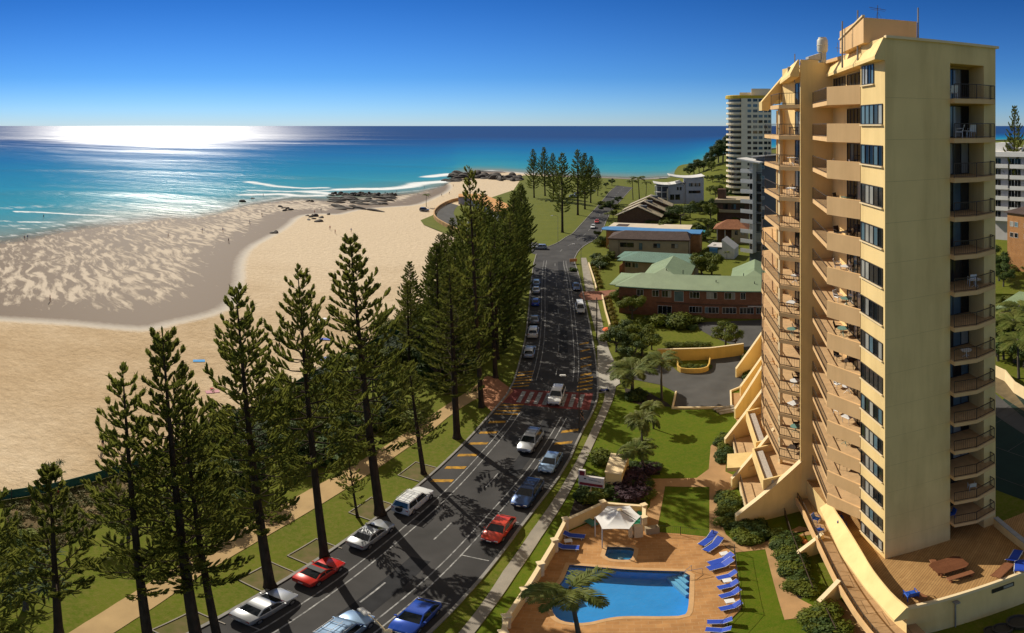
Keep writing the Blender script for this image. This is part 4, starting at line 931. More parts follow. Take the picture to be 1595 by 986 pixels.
def palm_proto(key, **kw):
    tr, cr = palm_meshes(**kw); root = thing('palm_tree', 'x', 'palm tree'); tr.build('trunk', m_bark2, root, smooth=True, fix=False); cr.build('crown', m_palm, root, fix=False); PALMS[key] = (root, kw['h']+.35)
palm_proto('wind', seed=21, h=8.0, nf=12, fl=3.5, droop=.8, wind=Vector((-.9,-.15,0)))
palm_proto('tall', seed=22, h=7.0, nf=15, fl=2.8, droop=1.15)
palm_proto('squat', seed=23, h=3.2, nf=20, fl=2.7, droop=1.0)
palm_proto('king', seed=24, h=9.0, nf=14, fl=3.2, droop=.9)
PALM_TOP = {}
def px_palm(key, crown, base, label, group='palms in the gardens', wid=1.0): return px_tree(PALMS, key, crown, base, label, group, wid)
o = px_palm('wind', (888,918), (906,1012), 'wind swept palm beside the large pool', wid=.85)
px_palm('tall', (1000,655), (1001,728), 'single palm rising from the purple flower bed on the lawn', wid=.9)
px_palm('tall', (1015,632), (1018,668), 'leaning palm in the middle of the hotel lawn', wid=1.15)
px_palm('squat', (985,577), (985,613), 'squat fan of grey green fronds by the footpath bed', wid=1.3)
px_palm('king', (1030,560), (1031,622), 'tallest feathery palm at the corner of the car park', wid=1.3)
px_palm('squat', (992,700), (1008,733), 'low spiky palm under the flower bed palm', wid=.9)
for crown, base, lab in (((664,304),(664,322),'lone palm on the sand by the surf club lookout'),((985,283),(986,311),'left palm of three beside the bend in the far street'),((994,278),(996,312),'tallest of three palms beside the bend in the far street'),((1007,285),(1006,308),'right palm of three in front of the white modern house'),
     ((946,333),(949,350),'low palm at the verge before the triple gabled house'),((999,352),(1000,365),'small palm in front of the long cream flat roof, left of two'),((1028,350),(1029,366),'palm in front of the long cream flat roof, beside the spreading tree'),((1132,393),(1132,407),'little palm beside the white pool house')):
    px_palm('king', crown, base, lab, 'palms along the far street', 1.25)
for crown, base, lab in (((1571,430),(1573,470),'feathery palm beside the green roof at the right edge'),((1588,478),(1590,545),'broad palm cut by the right edge'),((1563,505),(1563,560),'thin palm against the tower at the right edge'),((1578,500),(1580,565),'middle palm in the garden at the right edge'),((1590,415),(1592,470),'palm touching the right edge beside the green roof'),((1560,462),(1561,515),'bushy palm half hidden by the tower at the right edge'),((1585,530),(1587,590),'lowest palm by the garden wall at the right edge')):
    px_palm('king', crown, base, lab, 'palms in the gardens behind the tower', 1.6)

# ---- broadleaf trees and shrubs
def leaf_clump(mb, r, c, R, n, size, flat=.8):
    for _ in range(n):
        d = Vector((r.gauss(0,1), r.gauss(0,1), r.gauss(0,1))).normalized(); p = Vector(c)+Vector((d.x*R, d.y*R, d.z*R*flat))*(r.random()**.28)
        nrm = (d+Vector((r.uniform(-.6,.6), r.uniform(-.6,.6), r.uniform(-.2,.9)))).normalized(); a = nrm.orthogonal().normalized(); b = nrm.cross(a); s = size*r.uniform(.6,1.3); t = r.random()*6.28
        u = (a*math.cos(t)+b*math.sin(t))*s; v = (b*math.cos(t)-a*math.sin(t))*s*.55
        mb.add([p-u, p+v+nrm*s*.12, p+u, p-v+nrm*s*.12], [(0,1,2,3)])
def shrub_meshes(seed, R=1.0, n=900, clumps=7, size=.12, flat=.8, hz=.75):
    r = random.Random(seed); cr = MB(); st = MB()
    for k in range(clumps):
        a = r.random()*6.28; q = r.random()**.5*R*.62; rr = R*r.uniform(.34,.58); c = (q*math.cos(a), q*math.sin(a), R*hz*r.uniform(.45,1.0))
        leaf_clump(cr, r, c, rr, n//clumps, size, flat); st.tube([(0,0,-.1),(c[0]*.4,c[1]*.4,c[2]*.5),c], [.05*R,.03*R,.012*R], 4, False)
    return st, cr
def tree_meshes(seed, h=8.0, R=3.0, n=3600, clumps=16, size=.2, trunk=.35, flat=.75):
    r = random.Random(seed); cr = MB(); st = MB(); V = Vector
    st.tube([(0,0,-.2),(0,0,.3),(.1,.05,h*trunk)], [h*.05,h*.034,h*.024], 8)
    for k in range(clumps):
        a = 2.4*k+r.uniform(-.4,.4); q = R*(.25+.62*r.random()**.6); rr = R*r.uniform(.26,.46); c = V((q*math.cos(a), q*math.sin(a), h*(trunk+.18)+ (h*(1-trunk-.18)-rr*.5)*r.random()*(1-.45*(q/R)**2)))
        leaf_clump(cr, r, c, rr, n//clumps, size, flat)
        st.tube([(.1,.05,h*trunk*.92), V((.1,.05,h*trunk)).lerp(c,.5)+V((0,0,-.1*h)), c], [h*.018,h*.011,h*.004], 5, False)
    return st, cr
BUSH = {}
def proto(key, name, cat, st, cr, mats, H_, part='leaves', stem='stem'):
    root = thing(name, 'x', cat); st.build(stem, m_bark2, root, fix=False); cr.build(part, mats, root, fix=False); BUSH[key] = (root, H_)
proto('round', 'shrub', 'shrub', *shrub_meshes(31, 1.0, 1100, 8, .10), m_bush, 1.25)
proto('dark', 'shrub', 'shrub', *shrub_meshes(32, 1.0, 1100, 8, .11), m_bushd, 1.25)
proto('yellow', 'shrub', 'shrub', *shrub_meshes(33, 1.0, 700, 7, .10, .7, .6), m_yel, 1.1)
proto('purple', 'shrub', 'shrub', *shrub_meshes(34, 1.0, 900, 7, .10, .7, .6), m_pur, 1.1)
proto('tree', 'broadleaf_tree', 'tree', *tree_meshes(41, 8, 3.4), m_bush, 8.0, 'crown', 'trunk')
proto('dtree', 'broadleaf_tree', 'tree', *tree_meshes(42, 8, 3.2), m_bushd, 8.0, 'crown', 'trunk')
proto('flat', 'broadleaf_tree', 'tree', *tree_meshes(43, 7, 4.2, 2600, 14, .2, .55, .5), m_bushd, 7.0, 'crown', 'trunk')
def pandanus_meshes(seed):
    r = random.Random(seed); V = Vector; st = MB(); cr = MB()
    st.tube([(0,0,-.2),(0,0,.8),(.1,0,1.6)], [.16,.12,.10], 6)
    for k in range(5):
        a = 1.26*k+r.uniform(-.3,.3); c = V((math.cos(a)*r.uniform(.6,1.2), math.sin(a)*r.uniform(.6,1.2), r.uniform(2.2,3.4))); st.tube([(.1,0,1.5), V((.1,0,1.5)).lerp(c,.6)+V((0,0,-.15)), c], [.09,.07,.06], 5, False)
        for i in range(34):
            d = V((r.gauss(0,1), r.gauss(0,1), r.gauss(.45,.7))).normalized(); L = r.uniform(.7,1.15); s_ = d.cross(V((0,0,1))).normalized()*.045
            m_ = c+d*L*.6+V((0,0,.05)); e = c+d*L+V((0,0,-.35*L)); cr.add([c-s_*.6,c+s_*.6,m_+s_,m_-s_,e], [(0,1,2,3),(3,2,4)])
    return st, cr
proto('pand', 'pandanus', 'pandanus', *pandanus_meshes(51), m_pand, 3.6, 'leaves', 'trunk')
def bush(key, p, h, label, group=None, wid=1.0): return place(BUSH, key, (p[0],p[1],p[2] if len(p) > 2 else 0.0), h, label, group, None, None, wid)
def px_bush(key, x, y, w_px, h_px, label, group=None):
    """base at photo pixel, about h_px tall and w_px wide"""
    b = G(x, y); d = b.to_2d().length; h = max(.3, b.z+ (HT(y-h_px, d))*.9 if False else HT(y-h_px, d)*.85); root, H0 = BUSH[key]
    w0 = {'tree':6.4,'dtree':6.2,'flat':8.2,'pand':3.0}.get(key, 2.0); s = h/H0; return place(BUSH, key, b, h, label, group, None, None, max(.4, (w_px*d/F/math.cos(math.atan(H/d))*0+w_px*d/F)/(w0*s)))
# the scrubby understorey between beach fence and promenade
fen = gp(FENCE); und = 0
def inside(p, poly): return bool(in_poly(np.array([p[0]]), np.array([p[1]]), poly)[0])
UND = [(p.x,p.y) for p in gp([(300,705),(345,678),(410,640),(480,602),(545,566),(604,534),(645,505),(690,470),(712,430),(735,430),(745,560),(735,598),(660,648),(600,688),(536,727),(460,767),(395,806),(330,770)])]
ux = [p[0] for p in UND]; uy = [p[1] for p in UND]
while und < 120:
    p = (rnd.uniform(min(ux),max(ux)), rnd.uniform(min(uy),max(uy)))
    if not inside(p, UND): continue
    u = rnd.random(); und += 1
    if u < .60: bush('round' if u < .3 else 'dark', p, rnd.uniform(1.4,3.0), 'green dune shrub in the thicket between beach fence and promenade', 'shrubs in the dune thicket', rnd.uniform(1.1,1.7))
    elif u < .82: bush('tree' if u < .7 else 'dtree', p, rnd.uniform(3.5,6.5), 'bushy dune tree rising from the thicket between beach fence and promenade', 'small trees in the dune thicket', 1.0)
    else: bush('pand', p, rnd.uniform(2.6,4.4), 'spiky pandanus in the thicket between beach fence and promenade', 'pandanus in the dune thicket', 1.15)
for x, y, h, lab in ((262,815,4.2,'spiky pandanus behind the two kerbside pines'),(318,770,4.5,'tall spiky pandanus by the slim pine'),(40,950,5.0,'spiky pandanus at the left edge of the lawn'),(50,905,4.2,'second spiky pandanus at the left edge, further back'),(86,752,2.6,'small pandanus poking above the beach fence')):
    bush('pand', G(x, y), h, lab, 'pandanus on the lawn edge', 1.1)
for x, y, h, k, lab in ((200,838,4.5,'tree','small bushy tree on the lawn behind the leaning pine'),(345,805,4.2,'dtree','dark small tree between the pandanus and the promenade'),(15,870,3.5,'dtree','dark small tree on the scrub at the left edge'),(40,845,2.2,'round','lone grey green bush on the bare dune at the left edge')):
    bush(k, G(x, y), h, lab, None, 1.0)
# low brown dune scrub: nobody could count it
sc_ = MB(); r_ = random.Random(5); SCP = [(p.x,p.y) for p in scrub]; sxs = [p[0] for p in SCP]; sys_ = [p[1] for p in SCP]
c = 0
while c < 520:
    p = (r_.uniform(min(sxs),max(sxs)), r_.uniform(min(sys_),max(sys_)))
    if inside(p, SCP): leaf_clump(sc_, r_, (p[0],p[1],.12), r_.uniform(.3,.6), 26, .13, .6); c += 1
o = sc_.build('dune_scrub', leafmat('dry_scrub', (.13,.10,.045), (.10,.11,.03), .2, .4), fix=False); o['kind'] = 'stuff'; tag(o, 'low brown dune scrub behind the green beach fence', 'scrub')
# ================================================================== VEHICLES
def paint(name, col, metal=.35): return M(name, col, .32, .04, 1, metal=metal, spec=.5, coat=.8)
m_tyre = M('tyre_rubber', (.015,.015,.016), .85, .1, 5); m_rim = M('alloy_rim', (.45,.45,.46), .3, .05, 5, metal=.8)
m_cglass = M('car_glass', (.012,.015,.018), .05, .05, 1, spec=.7); m_lamp = M('clear_lamp', (.60,.62,.63), .12, .05, 5, spec=.7); m_tail = M('red_lamp', (.35,.015,.012), .2, .05, 5, spec=.6)
m_blk = M('black_plastic', (.02,.02,.021), .6, .1, 5); m_plate = M('plate_white', (.6,.6,.55), .5, .05, 5)
CT = {  # length, width, roof z, belt z, bonnet z, nose z, windscreen base x, roof front x, roof rear x, rear glass base x, boot z
 'sedan': (4.65,1.78,1.44,.95,.90,.70,.98,.18,-.98,-1.58,1.0), 'hatch': (4.0,1.70,1.47,.95,.90,.68,.95,.22,-1.22,-1.80,.98),
 'wagon': (4.75,1.80,1.56,.98,.94,.74,1.02,.30,-1.86,-2.22,1.02), 'suv': (4.6,1.86,1.80,1.10,1.08,.88,.98,.42,-1.90,-2.18,1.14),
 'van': (4.8,1.82,1.98,1.12,1.06,.85,1.86,1.22,-2.22,-2.36,1.1), 'coupe': (4.1,1.74,1.27,.90,.84,.64,.72,.02,-.62,-1.35,.93), 'ute': (5.0,1.84,1.72,1.06,1.02,.86,1.15,.6,-.55,-.8,.98)}
def car_proto(kind, mat, extra=''):
    L, Wd, zr, zb, zh, zn, xw, xf, xr, xb, zt = CT[kind]; h = L/2; w = Wd/2
    root = thing('parked_car' if kind not in ('van',) else 'parked_van', 'x', 'car' if kind != 'van' else 'van')
    st = [(-h,.80,zt-.32,.42),(-h+.06,.90,zt-.10,.34),(-h+.30,.97,zt-.01,.26),(xb,1.0,zt,.22),((xb+xw)/2,1.0,zb,.20),(xw,.99,max(zb,zh)-.0,.20),(xw+.35,.985,zh,.22),(h-.42,.96,zn+ (zh-zn)*.45,.25),(h-.12,.88,zn-.02,.32),(h,.74,zn-.20,.42)]
    bm_ = MB(); rings = []
    for x, ws, zt_, zl in st:
        a = w*ws; mid = zl+(zt_-zl)*.55
        rings.append([(x,-a*.90,zl),(x,-a,zl+(mid-zl)*.5),(x,-a*1.0,mid),(x,-a*.965,zt_-.05),(x,-a*.86,zt_),(x,0,zt_+.015),(x,a*.86,zt_),(x,a*.965,zt_-.05),(x,a*1.0,mid),(x,a,zl+(mid-zl)*.5),(x,a*.90,zl)])
    m = len(rings[0]); vs = [p for r in rings for p in r]; fs = []
    for i in range(len(rings)-1):
        for k in range(m): fs.append((i*m+k, i*m+(k+1)%m, (i+1)*m+(k+1)%m, (i+1)*m+k))
    fs += [tuple(range(m)), tuple(range((len(rings)-1)*m, len(rings)*m))[::-1]]; bm_.add(vs, fs)
    # greenhouse
    def ring(x, z, a): return [(x,-a,z),(x,a,z)]
    wb, wr_ = w*.93, w*.74
    sec = [(xw+.02,zb-.03,wb),(xf,zr-.05,wr_*1.01),(xf-.18,zr,wr_*.97),(xr+.2,zr-.01,wr_*.97),(xr,zr-.06,wr_),(xb-.02,zt-.03,wb*.98)]
    top = []; 
    V = [(xw+.02,-wb,zb-.04),(xf,-wr_,zr-.06),(xf-.15,-wr_*.94,zr),(xr+.15,-wr_*.94,zr-.005),(xr,-wr_,zr-.07),(xb-.02,-wb*.97,zt-.04)]
    V2_ = [(x,-y,z) for x,y,z in V]; base = [((xw+xf)/2-.1,-wb,zb-.05),((xr+xb)/2,-wb*.98,zb-.05)]
    g = V+V2_; bm_.add(g, [(0,1,7,6),(1,2,8,7),(2,3,9,8),(3,4,10,9),(4,5,11,10),(0,5,4,3,2,1),(6,7,8,9,10,11)])
    body = bm_.build('body', mat, root, smooth=32)
    def pan(name, pts, par=root, mt=m_cglass):
        c = MB(); c.add(pts, [tuple(range(len(pts)))]); return c.build(name, mt, par, fix=False)
    def lerp(a, b, t): return tuple(a[i]+(b[i]-a[i])*t for i in range(3))
    o = .012
    A, B, A2, B2 = V[0], V[1], V2_[0], V2_[1]
    nz = Vector((zr-zb, 0, xw-xf)).normalized()*o
    q = [lerp(lerp(A,B,.06),lerp(A2,B2,.06),.05), lerp(lerp(A,B,.06),lerp(A2,B2,.06),.95), lerp(lerp(A,B,.97),lerp(A2,B2,.97),.94), lerp(lerp(A,B,.97),lerp(A2,B2,.97),.06)]
    pan('windscreen', [tuple(Vector(p)+nz) for p in q])
    A, B, A2, B2 = V[5], V[4], V2_[5], V2_[4]; nz = Vector((-(zr-zt), 0, abs(xr-xb))).normalized()*o
    q = [lerp(lerp(A,B,.12),lerp(A2,B2,.12),.94), lerp(lerp(A,B,.12),lerp(A2,B2,.12),.06), lerp(lerp(A,B,.95),lerp(A2,B2,.95),.08), lerp(lerp(A,B,.95),lerp(A2,B2,.95),.92)]
    pan('rear_window', [tuple(Vector(p)+nz) for p in q])
    slope = (wb-wr_)/(zr-.06-zb+.04)
    for sg in (-1, 1):
        zlo, zhi = zb+.02, zr-.13
        def sp(x, z): return (x, sg*(wb-(z-zb+.04)*slope+.012), z)
        xm = (xf+xr)/2-.02; fx = lambda z: xw+.0-(xw-xf)*(z-zb+.04)/(zr-.06-zb+.04)-.10; rx = lambda z: xb+(xr-xb)*(z-zt+.04)/(zr-.07-zt+.04)+.12
        pan('side_window', [sp(fx(zlo),zlo), sp(fx(zhi),zhi), sp(xm+.05,zhi), sp(xm+.05,zlo)]); pan('side_window', [sp(xm-.05,zlo), sp(xm-.05,zhi), sp(max(rx(zhi),xr+.02),zhi), sp(rx(zlo),zlo)])
        mb = MB(); mb.rbox((xw-.30, sg*(w+.07), zb+.07), (.14,.18,.13), .03); mb.build('mirror', mat, root)
        mb = MB(); mb.rbox((h-.16, sg*w*.62, zn-.13), (.24, w*.40, .15), .04); mb.build('headlight', m_lamp, root)
        mb = MB(); mb.rbox((-h+.08, sg*w*.72, zt-.24), (.12, w*.30, .16), .03); mb.build('tail_light', m_tail, root)
    R_ = .31 if kind not in ('suv','van','ute') else .36
    for wx in (h-.86, -h+.82):
        for sg in (-1, 1):
            Mx = Matrix.Rotation(rad(90), 4, 'X'); mb = MB()
            mb.lathe([(R_*.55,-.10),(R_*.93,-.10),(R_,-.06),(R_,.06),(R_*.93,.10),(R_*.55,.10)], (wx, sg*(w-.09), R_), 18, Mx); wh = mb.build('wheel', m_tyre, root, smooth=40)
            mb = MB(); mb.lathe([(R_*.56,-.085),(R_*.6,.085),(R_*.2,.10),(.02,.105)] if sg < 0 else [(.02,-.105),(R_*.2,-.10),(R_*.6,-.085),(R_*.56,.085)], (wx, sg*(w-.075), R_), 14, Mx); mb.build('rim', m_rim, wh)
            mb = MB(); mb.lathe([(R_+.06,-.012),(R_+.06,.012)], (wx, sg*(w-.012), R_), 20, Mx); mb.build('wheel_arch', m_blk, root)
    mb = MB(); mb.box((h-.0, 0, .46), (.06, w*1.2, .16)); mb.build('grille', m_blk, root)
    for x in (h+.035, -h-.012): mb = MB(); mb.box((x,0,.52 if x > 0 else .62), (.012,.38,.12)); mb.build('number_plate', m_plate, root)
    if 'rack' in extra:
        for sg in (-1,1): mb = MB(); mb.tube([(xf-.3,sg*wr_*.8,zr),(xf-.32,sg*wr_*.8,zr+.08),(xr+.3,sg*wr_*.8,zr+.08),(xr+.28,sg*wr_*.8,zr)], .025, 6); mb.build('roof_rail', m_blk, root)
        for x in (xf-.5, (xf+xr)/2, xr+.5): mb = MB(); mb.box((x,0,zr+.11), (.06,wr_*1.8,.04)); mb.build('roof_bar', m_blk, root)
    if 'spare' in extra: mb = MB(); mb.lathe([(.2,-.1),(.33,-.1),(.35,0),(.33,.1),(.05,.11)], (-h-.10,0,1.0), 16, Matrix.Rotation(rad(-90), 4, 'Y')); mb.build('spare_wheel', m_tyre, root, smooth=40)
    if 'soft' in extra: mb = MB(); mb.bx(xr-.05,xf-.2,-wr_*.96,wr_*.96,zr-.02,zr+.02); mb.build('soft_top', m_blk, root)
    if 'tray' in extra: mb = MB(); mb.bx(-h+.08,xb-.1,-w*.9,w*.9,zt+.01,zt+.05); mb.build('tray_cover', m_blk, root)
    if 'cage' in extra:
        mb = MB()
        for x in (-.2,-1.0,-1.7): mb.tube([(x,-w*.7,zr),(x,-w*.7,zr+.16),(x,w*.7,zr+.16),(x,w*.7,zr)], .025, 6)
        for y in (-w*.7,0,w*.7): mb.tube([(.1,y,zr+.16),(-1.8,y,zr+.16)], .02, 6)
        mb.build('roof_rack', m_rim, root)
    root['unused'] = 1
    return root
PT = dict(silver=paint('silver_paint', (.46,.47,.48), .6), red=paint('red_paint', (.50,.018,.010), .1), orange=paint('orange_red_paint', (.62,.040,.010), .1), navy=paint('navy_paint', (.012,.05,.16), .3), blue=paint('bright_blue_paint', (.012,.07,.42), .2),
          ice=paint('ice_blue_paint', (.26,.38,.55), .5), white=paint('white_paint', (.72,.72,.70), 0), grey=paint('grey_paint', (.20,.22,.25), .5), dark=paint('charcoal_paint', (.03,.035,.045), .4))
CARS = {}
def car(kind, col, x, y, face, label, extra='', group='cars on the esplanade', ang=None, frac=None, h=.62):
    key = (kind, col, extra)
    p = G(x, y, h); p.z = .05
    s, t = S_of(p); hd = RD(s)+(0 if face > 0 else math.pi) if ang is None else ang
    if frac is not None: q = RP(s, frac[1], frac=frac[0]); p = Vector((q.x,q.y,.05))
    if key in CARS: o = dup(CARS[key], p, hd, label, group)
    else: o = car_proto(kind, PT[col], extra); CARS[key] = o; o.location = p; o.rotation_euler = (0,0,hd); o['label'] = label; o['group'] = group
    if 'unused' in o: del o['unused']
    return o
L_, R__ = (-1, 1.25), (1, -1.25)
car('sedan','silver', 405,940, 1, 'silver sedan parked nearest the bottom left end of the kerb', frac=L_)
car('coupe','red', 500,890, 1, 'small red sports car with black soft top parked under the pines', 'soft', frac=L_)
car('sedan','silver', 572,829, 1, 'silver sedan parked between the red sports car and the white wagon', frac=L_)
car('suv','white', 636,777, 1, 'white off road wagon with spare wheel and roof rack parked under the pines', 'spare cage', frac=L_)
car('hatch','orange', 783,825, -1, 'bright red hatchback parked on the pool side kerb', frac=R__)
car('wagon','navy', 815,767, -1, 'dark blue wagon with roof rails parked behind the red hatchback', 'rack', frac=R__)
car('hatch','ice', 851,719, -1, 'pale blue hatchback parked behind the dark blue wagon', frac=R__)
car('suv','silver', 826,688, -1, 'silver off road wagon driving towards us short of the yellow hatching', 'rack')
car('suv','white', 867,617, -1, 'white off road wagon driving over the red zebra crossing')
car('hatch','blue', 660,964, -1, 'bright blue hatchback parked nearest the bottom edge of the photo', frac=R__)
car('suv','ice', 533,983, 1, 'pale wagon with rooftop rack driving out of the bottom edge', 'cage')
car('van','white', 907,480, -1, 'white van parked at the motel kerb', frac=R__)
car('hatch','navy', 898.5,447, -1, 'dark blue car parked at the kerb beyond the white van', frac=R__)
car('suv','white', 828,517, 1, 'white off road wagon parked on the beach kerb beyond the crossing', frac=L_)
car('wagon','silver', 825,547, 1, 'silver wagon parked first on the beach kerb past the crossing', frac=L_)
car('sedan','grey', 829,497, 1, 'grey sedan parked behind the white off road wagon beyond the crossing', frac=L_)
car('hatch','blue', 832,470, 1, 'blue hatchback half hidden by pines on the beach kerb', frac=L_)
car('sedan','silver', 833,451, 1, 'silver sedan half hidden by pines far along the beach kerb', frac=L_)
car('hatch','ice', 834,440, 1, 'pale blue hatchback farthest along the beach kerb', frac=L_)
car('wagon','silver', 841,385, 1, 'silver wagon waiting in the mouth of the beach side road', ang=rad(175))
car('hatch','white', 924,353, -1, 'white hatchback coming down the far street', ang=RD(S_of(G(924,353))[0])+math.pi)
car('hatch','red', 930,345, -1, 'red car following the white hatchback on the far street', ang=RD(S_of(G(930,345))[0])+math.pi)
CP = 'cars in the far car parks'
for x, y, k, c, a, lab in ((893,306,'wagon','grey',20,'grey wagon in the far park car bay, left'),(900,303,'suv','silver',20,'silver wagon in the far park car bay, middle'),(908,300,'hatch','dark',20,'dark hatchback in the far park car bay, right'),(922,297,'sedan','white',20,'white sedan at the far park lawn edge'),
      (735,346,'hatch','white',60,'white hatchback beside the surf club'),(748,350,'sedan','silver',30,'silver sedan beside the surf club'),(757,354,'wagon','white',35,'white wagon beside the surf club'),(763,349,'hatch','grey',30,'grey hatchback beside the surf club'),(661,327,'suv','dark',-20,'dark wagon parked on the grass by the lookout palm')):
    car(k, c, x, y, 1, lab, '', CP, ang=rad(a))
# ================================================================== BUILDINGS UP THE STREET
m_brick = brick_mat('red_brick', (.27,.105,.05), (.21,.08,.04), (.30,.22,.16), 1.0, .9, .46, .16, .012, upright=True)
m_brickb = brick_mat('brown_brick', (.15,.075,.042), (.12,.06,.035), (.2,.15,.11), 1.0, .9, .46, .16, .012, upright=True)
m_ora = brick_mat('orange_brick', (.45,.20,.06), (.38,.165,.05), (.4,.3,.2), 1.0, .9, .46, .16, .012, upright=True)
def ribbed(name, col, pitch=.4, rough=.55, axis='X'):
    m = M(name, col, rough, .10, .35, spec=.35, detail=6); N, L = nt(m); b = N['Principled BSDF']
    tc = node(m, 'ShaderNodeTexCoord'); w = node(m, 'ShaderNodeTexWave', Scale=1/pitch/1.0, bands_direction=axis); L.new(tc.outputs['Object'], w.inputs['Vector'])
    bu = node(m, 'ShaderNodeBump', Strength=.5, Distance=.06); L.new(w.outputs['Fac'], bu.inputs['Height']); L.new(bu.outputs[0], b.inputs['Normal']); return m
m_gr = ribbed('green_roof_sheeting', (.235,.305,.165)); m_gr2 = ribbed('blue_green_roof_sheeting', (.125,.225,.165))
m_brr = brick_mat('brown_roof_tiles', (.125,.085,.072), (.10,.07,.062), (.05,.04,.035), 1.0, .85, .4, .3, .03)
m_blr = M('blue_roof', (.075,.23,.46), .5, .08, .5); m_crr = M('cream_roof', (.62,.52,.38), .7, .1, .4); m_ter = brick_mat('terracotta_roof_tiles', (.38,.16,.075), (.32,.13,.06), (.15,.07,.04), 1.0, .85, .4, .3, .03)
m_bei = ribbed('beige_roof_sheeting', (.42,.345,.23)); m_beiw = M('beige_wall', (.40,.31,.19), .85, .1, .6); m_whw = M('white_wall', (.66,.64,.60), .8, .06, .5); m_lil = M('pale_grey_wall', (.50,.47,.45), .8, .06, .5)
m_grw = M('slate_grey_wall', (.10,.11,.125), .7, .1, .5); m_wfr = M('white_window_frame', (.62,.60,.56), .5, .05, 2)
GLB = [m_frame, m_gl_dark, m_gl_mid, m_gl_cur, m_gl_blue]
def bldg(name, label, cat, O, E, z=0.0, group=None):
    O = Vector(O).to_2d(); E = Vector(E).to_2d(); d = E-O
    b = thing(name, label, cat, (O.x,O.y,z), math.atan2(d.y,d.x), group); return b, d.length
def lx(b, px):
    """local x where the ray of photo column px meets the building's front line"""
    az = (px-XC)/F; O = b.location.to_2d(); rz = b.rotation_euler.z; u = Vector((math.cos(rz), math.sin(rz))); t = math.tan(az)
    return (t*O.y-O.x)/(u.x-t*u.y)
def wallbox(b, x0, x1, y0, y1, z0, z1, mat, name='wall'): return MB().bx(x0,x1,y0,y1,z0,z1).build(name, mat, b)
def win(b, x0, x1, z0, z1, y=0.0, n=2, fm=None, probs=(0,.5,.2,.2,.1), name='window', nrm='y'):
    fm = fm or m_wfr
    if nrm == 'y': p, q = (x0,y), (x1,y)
    else: p, q = (y,x1), (y,x0)
    fr, gl = pane_wall(p, q, z0, z1, n, .07, probs, rnd.randint(0,9999)); f = fr.build(name, fm, b); gl.build('pane', GLB, f); return f
def hip(b, x0, x1, y0, y1, ze, zr, mat, axis='x', hips=(1,1), over=.6, name='roof', th=.18):
    x0 -= over; x1 += over; y0 -= over; y1 += over; mb = MB()
    if axis == 'x':
        m = (y0+y1)/2; hw = (y1-y0)/2; r0 = x0+hw*hips[0]*.95; r1 = x1-hw*hips[1]*.95; R = [(r0,m,zr),(r1,m,zr)]
        top = [(x0,y0,ze),(x1,y0,ze),(x1,y1,ze),(x0,y1,ze)]+R; F_ = [(0,1,5,4),(2,3,4,5),(1,2,5),(3,0,4)]
    else:
        m = (x0+x1)/2; hw = (x1-x0)/2; r0 = y0+hw*hips[0]*.95; r1 = y1-hw*hips[1]*.95; R = [(m,r0,zr),(m,r1,zr)]
        top = [(x0,y0,ze),(x1,y0,ze),(x1,y1,ze),(x0,y1,ze)]+R; F_ = [(3,0,4,5),(1,2,5,4),(0,1,4),(2,3,5)]
    bot = [(x,y,ze-th) for x,y,z in top[:4]]
    mb.add(top+bot, F_+[(6,9,8,7),(0,6,7,1),(1,7,8,2),(2,8,9,3),(3,9,6,0)]); return mb.build(name, mat, b)
# --- green roofed brick motel
O, E = V2(21.4,108.2), V2(48.6,94.7)
mo, L = bldg('motel', 'two storey red brick motel with pale green U shaped roof', 'motel', O, E)
wallbox(mo, .3, 36, .3, 8.6, 0, 6.3, m_brick); wallbox(mo, 4.2, 13, 8.61, 18.5, 0, 6.3, m_brick); wallbox(mo, 23.4, 32, 8.61, 17, 0, 6.3, m_brick)
hip(mo, .3, 37, .3, 8.6, 6.35, 8.25, m_gr, 'x', (1,0)); r2 = hip(mo, 4.0, 13.2, 3.5, 18.5, 6.38, 8.75, m_gr, 'y', (1,0)); hip(mo, 23.2, 32.2, 3.5, 17, 6.38, 8.65, m_gr, 'y', (1,0)); hip(mo, -1.2, 5, 1.0, 9.5, 6.33, 7.6, m_gr, 'x', (1,0))
for x, y, z in ((9,7,8.3),(17,5,8.2),(12.3,9,7.6),(25.5,5.5,8.1),(29.7,8,7.9),(20,2.4,7.4),(27.8,2,7.3)): MB().tube([(x,y,z-.6),(x,y,z+.45)], .09, 6).build('vent_pipe', m_blk, mo)
for px, w, z0, z1 in ((345+0,1.4,4.35,5.75),(470,1.4,4.35,5.75),(560,1.9,4.35,5.8),(787,2.0,4.35,5.8),(927,2.1,4.35,5.8),(1072,2.1,4.35,5.8),(1180,1.0,4.35,5.8)):
    x = lx(mo, 930+px/5.19); win(mo, x-w/2, x+w/2, z0, z1, .3, 3 if w > 1.5 else 2)
x = lx(mo, 930+660/5.19); win(mo, x-.95, x+.95, 3.5, 5.8, .3, 1, probs=(0,.2,0,0,.8), name='blue_window')
for px, w in ((795,2.6),(927,2.8),(1068,2.8),(1210,2.8),(1335,2.4)): x = lx(mo, 930+px/5.19); win(mo, x-w/2, x+w/2, 1.15, 2.55, .3, 4)
x = lx(mo, 930+545/5.19); win(mo, x-1.4, x+1.4, .5, 2.4, .3, 3, probs=(0,.8,.1,.1,0), name='entrance')
sb = MB(); sb.bx(lx(mo, 1022), 36, .06, .296, 3.02, 3.16); sb.build('ledge', m_brickb, mo); 
sb = MB(); sb.bx(lx(mo, 1165), 36, -.3, .29, 2.9, 3.0); sb.build('awning', m_wfr, mo)
gt = MB(); gt.bx(-.35, 37.6, -.42, -.30, 6.16, 6.30); gt.build('gutter', m_gr2, mo)
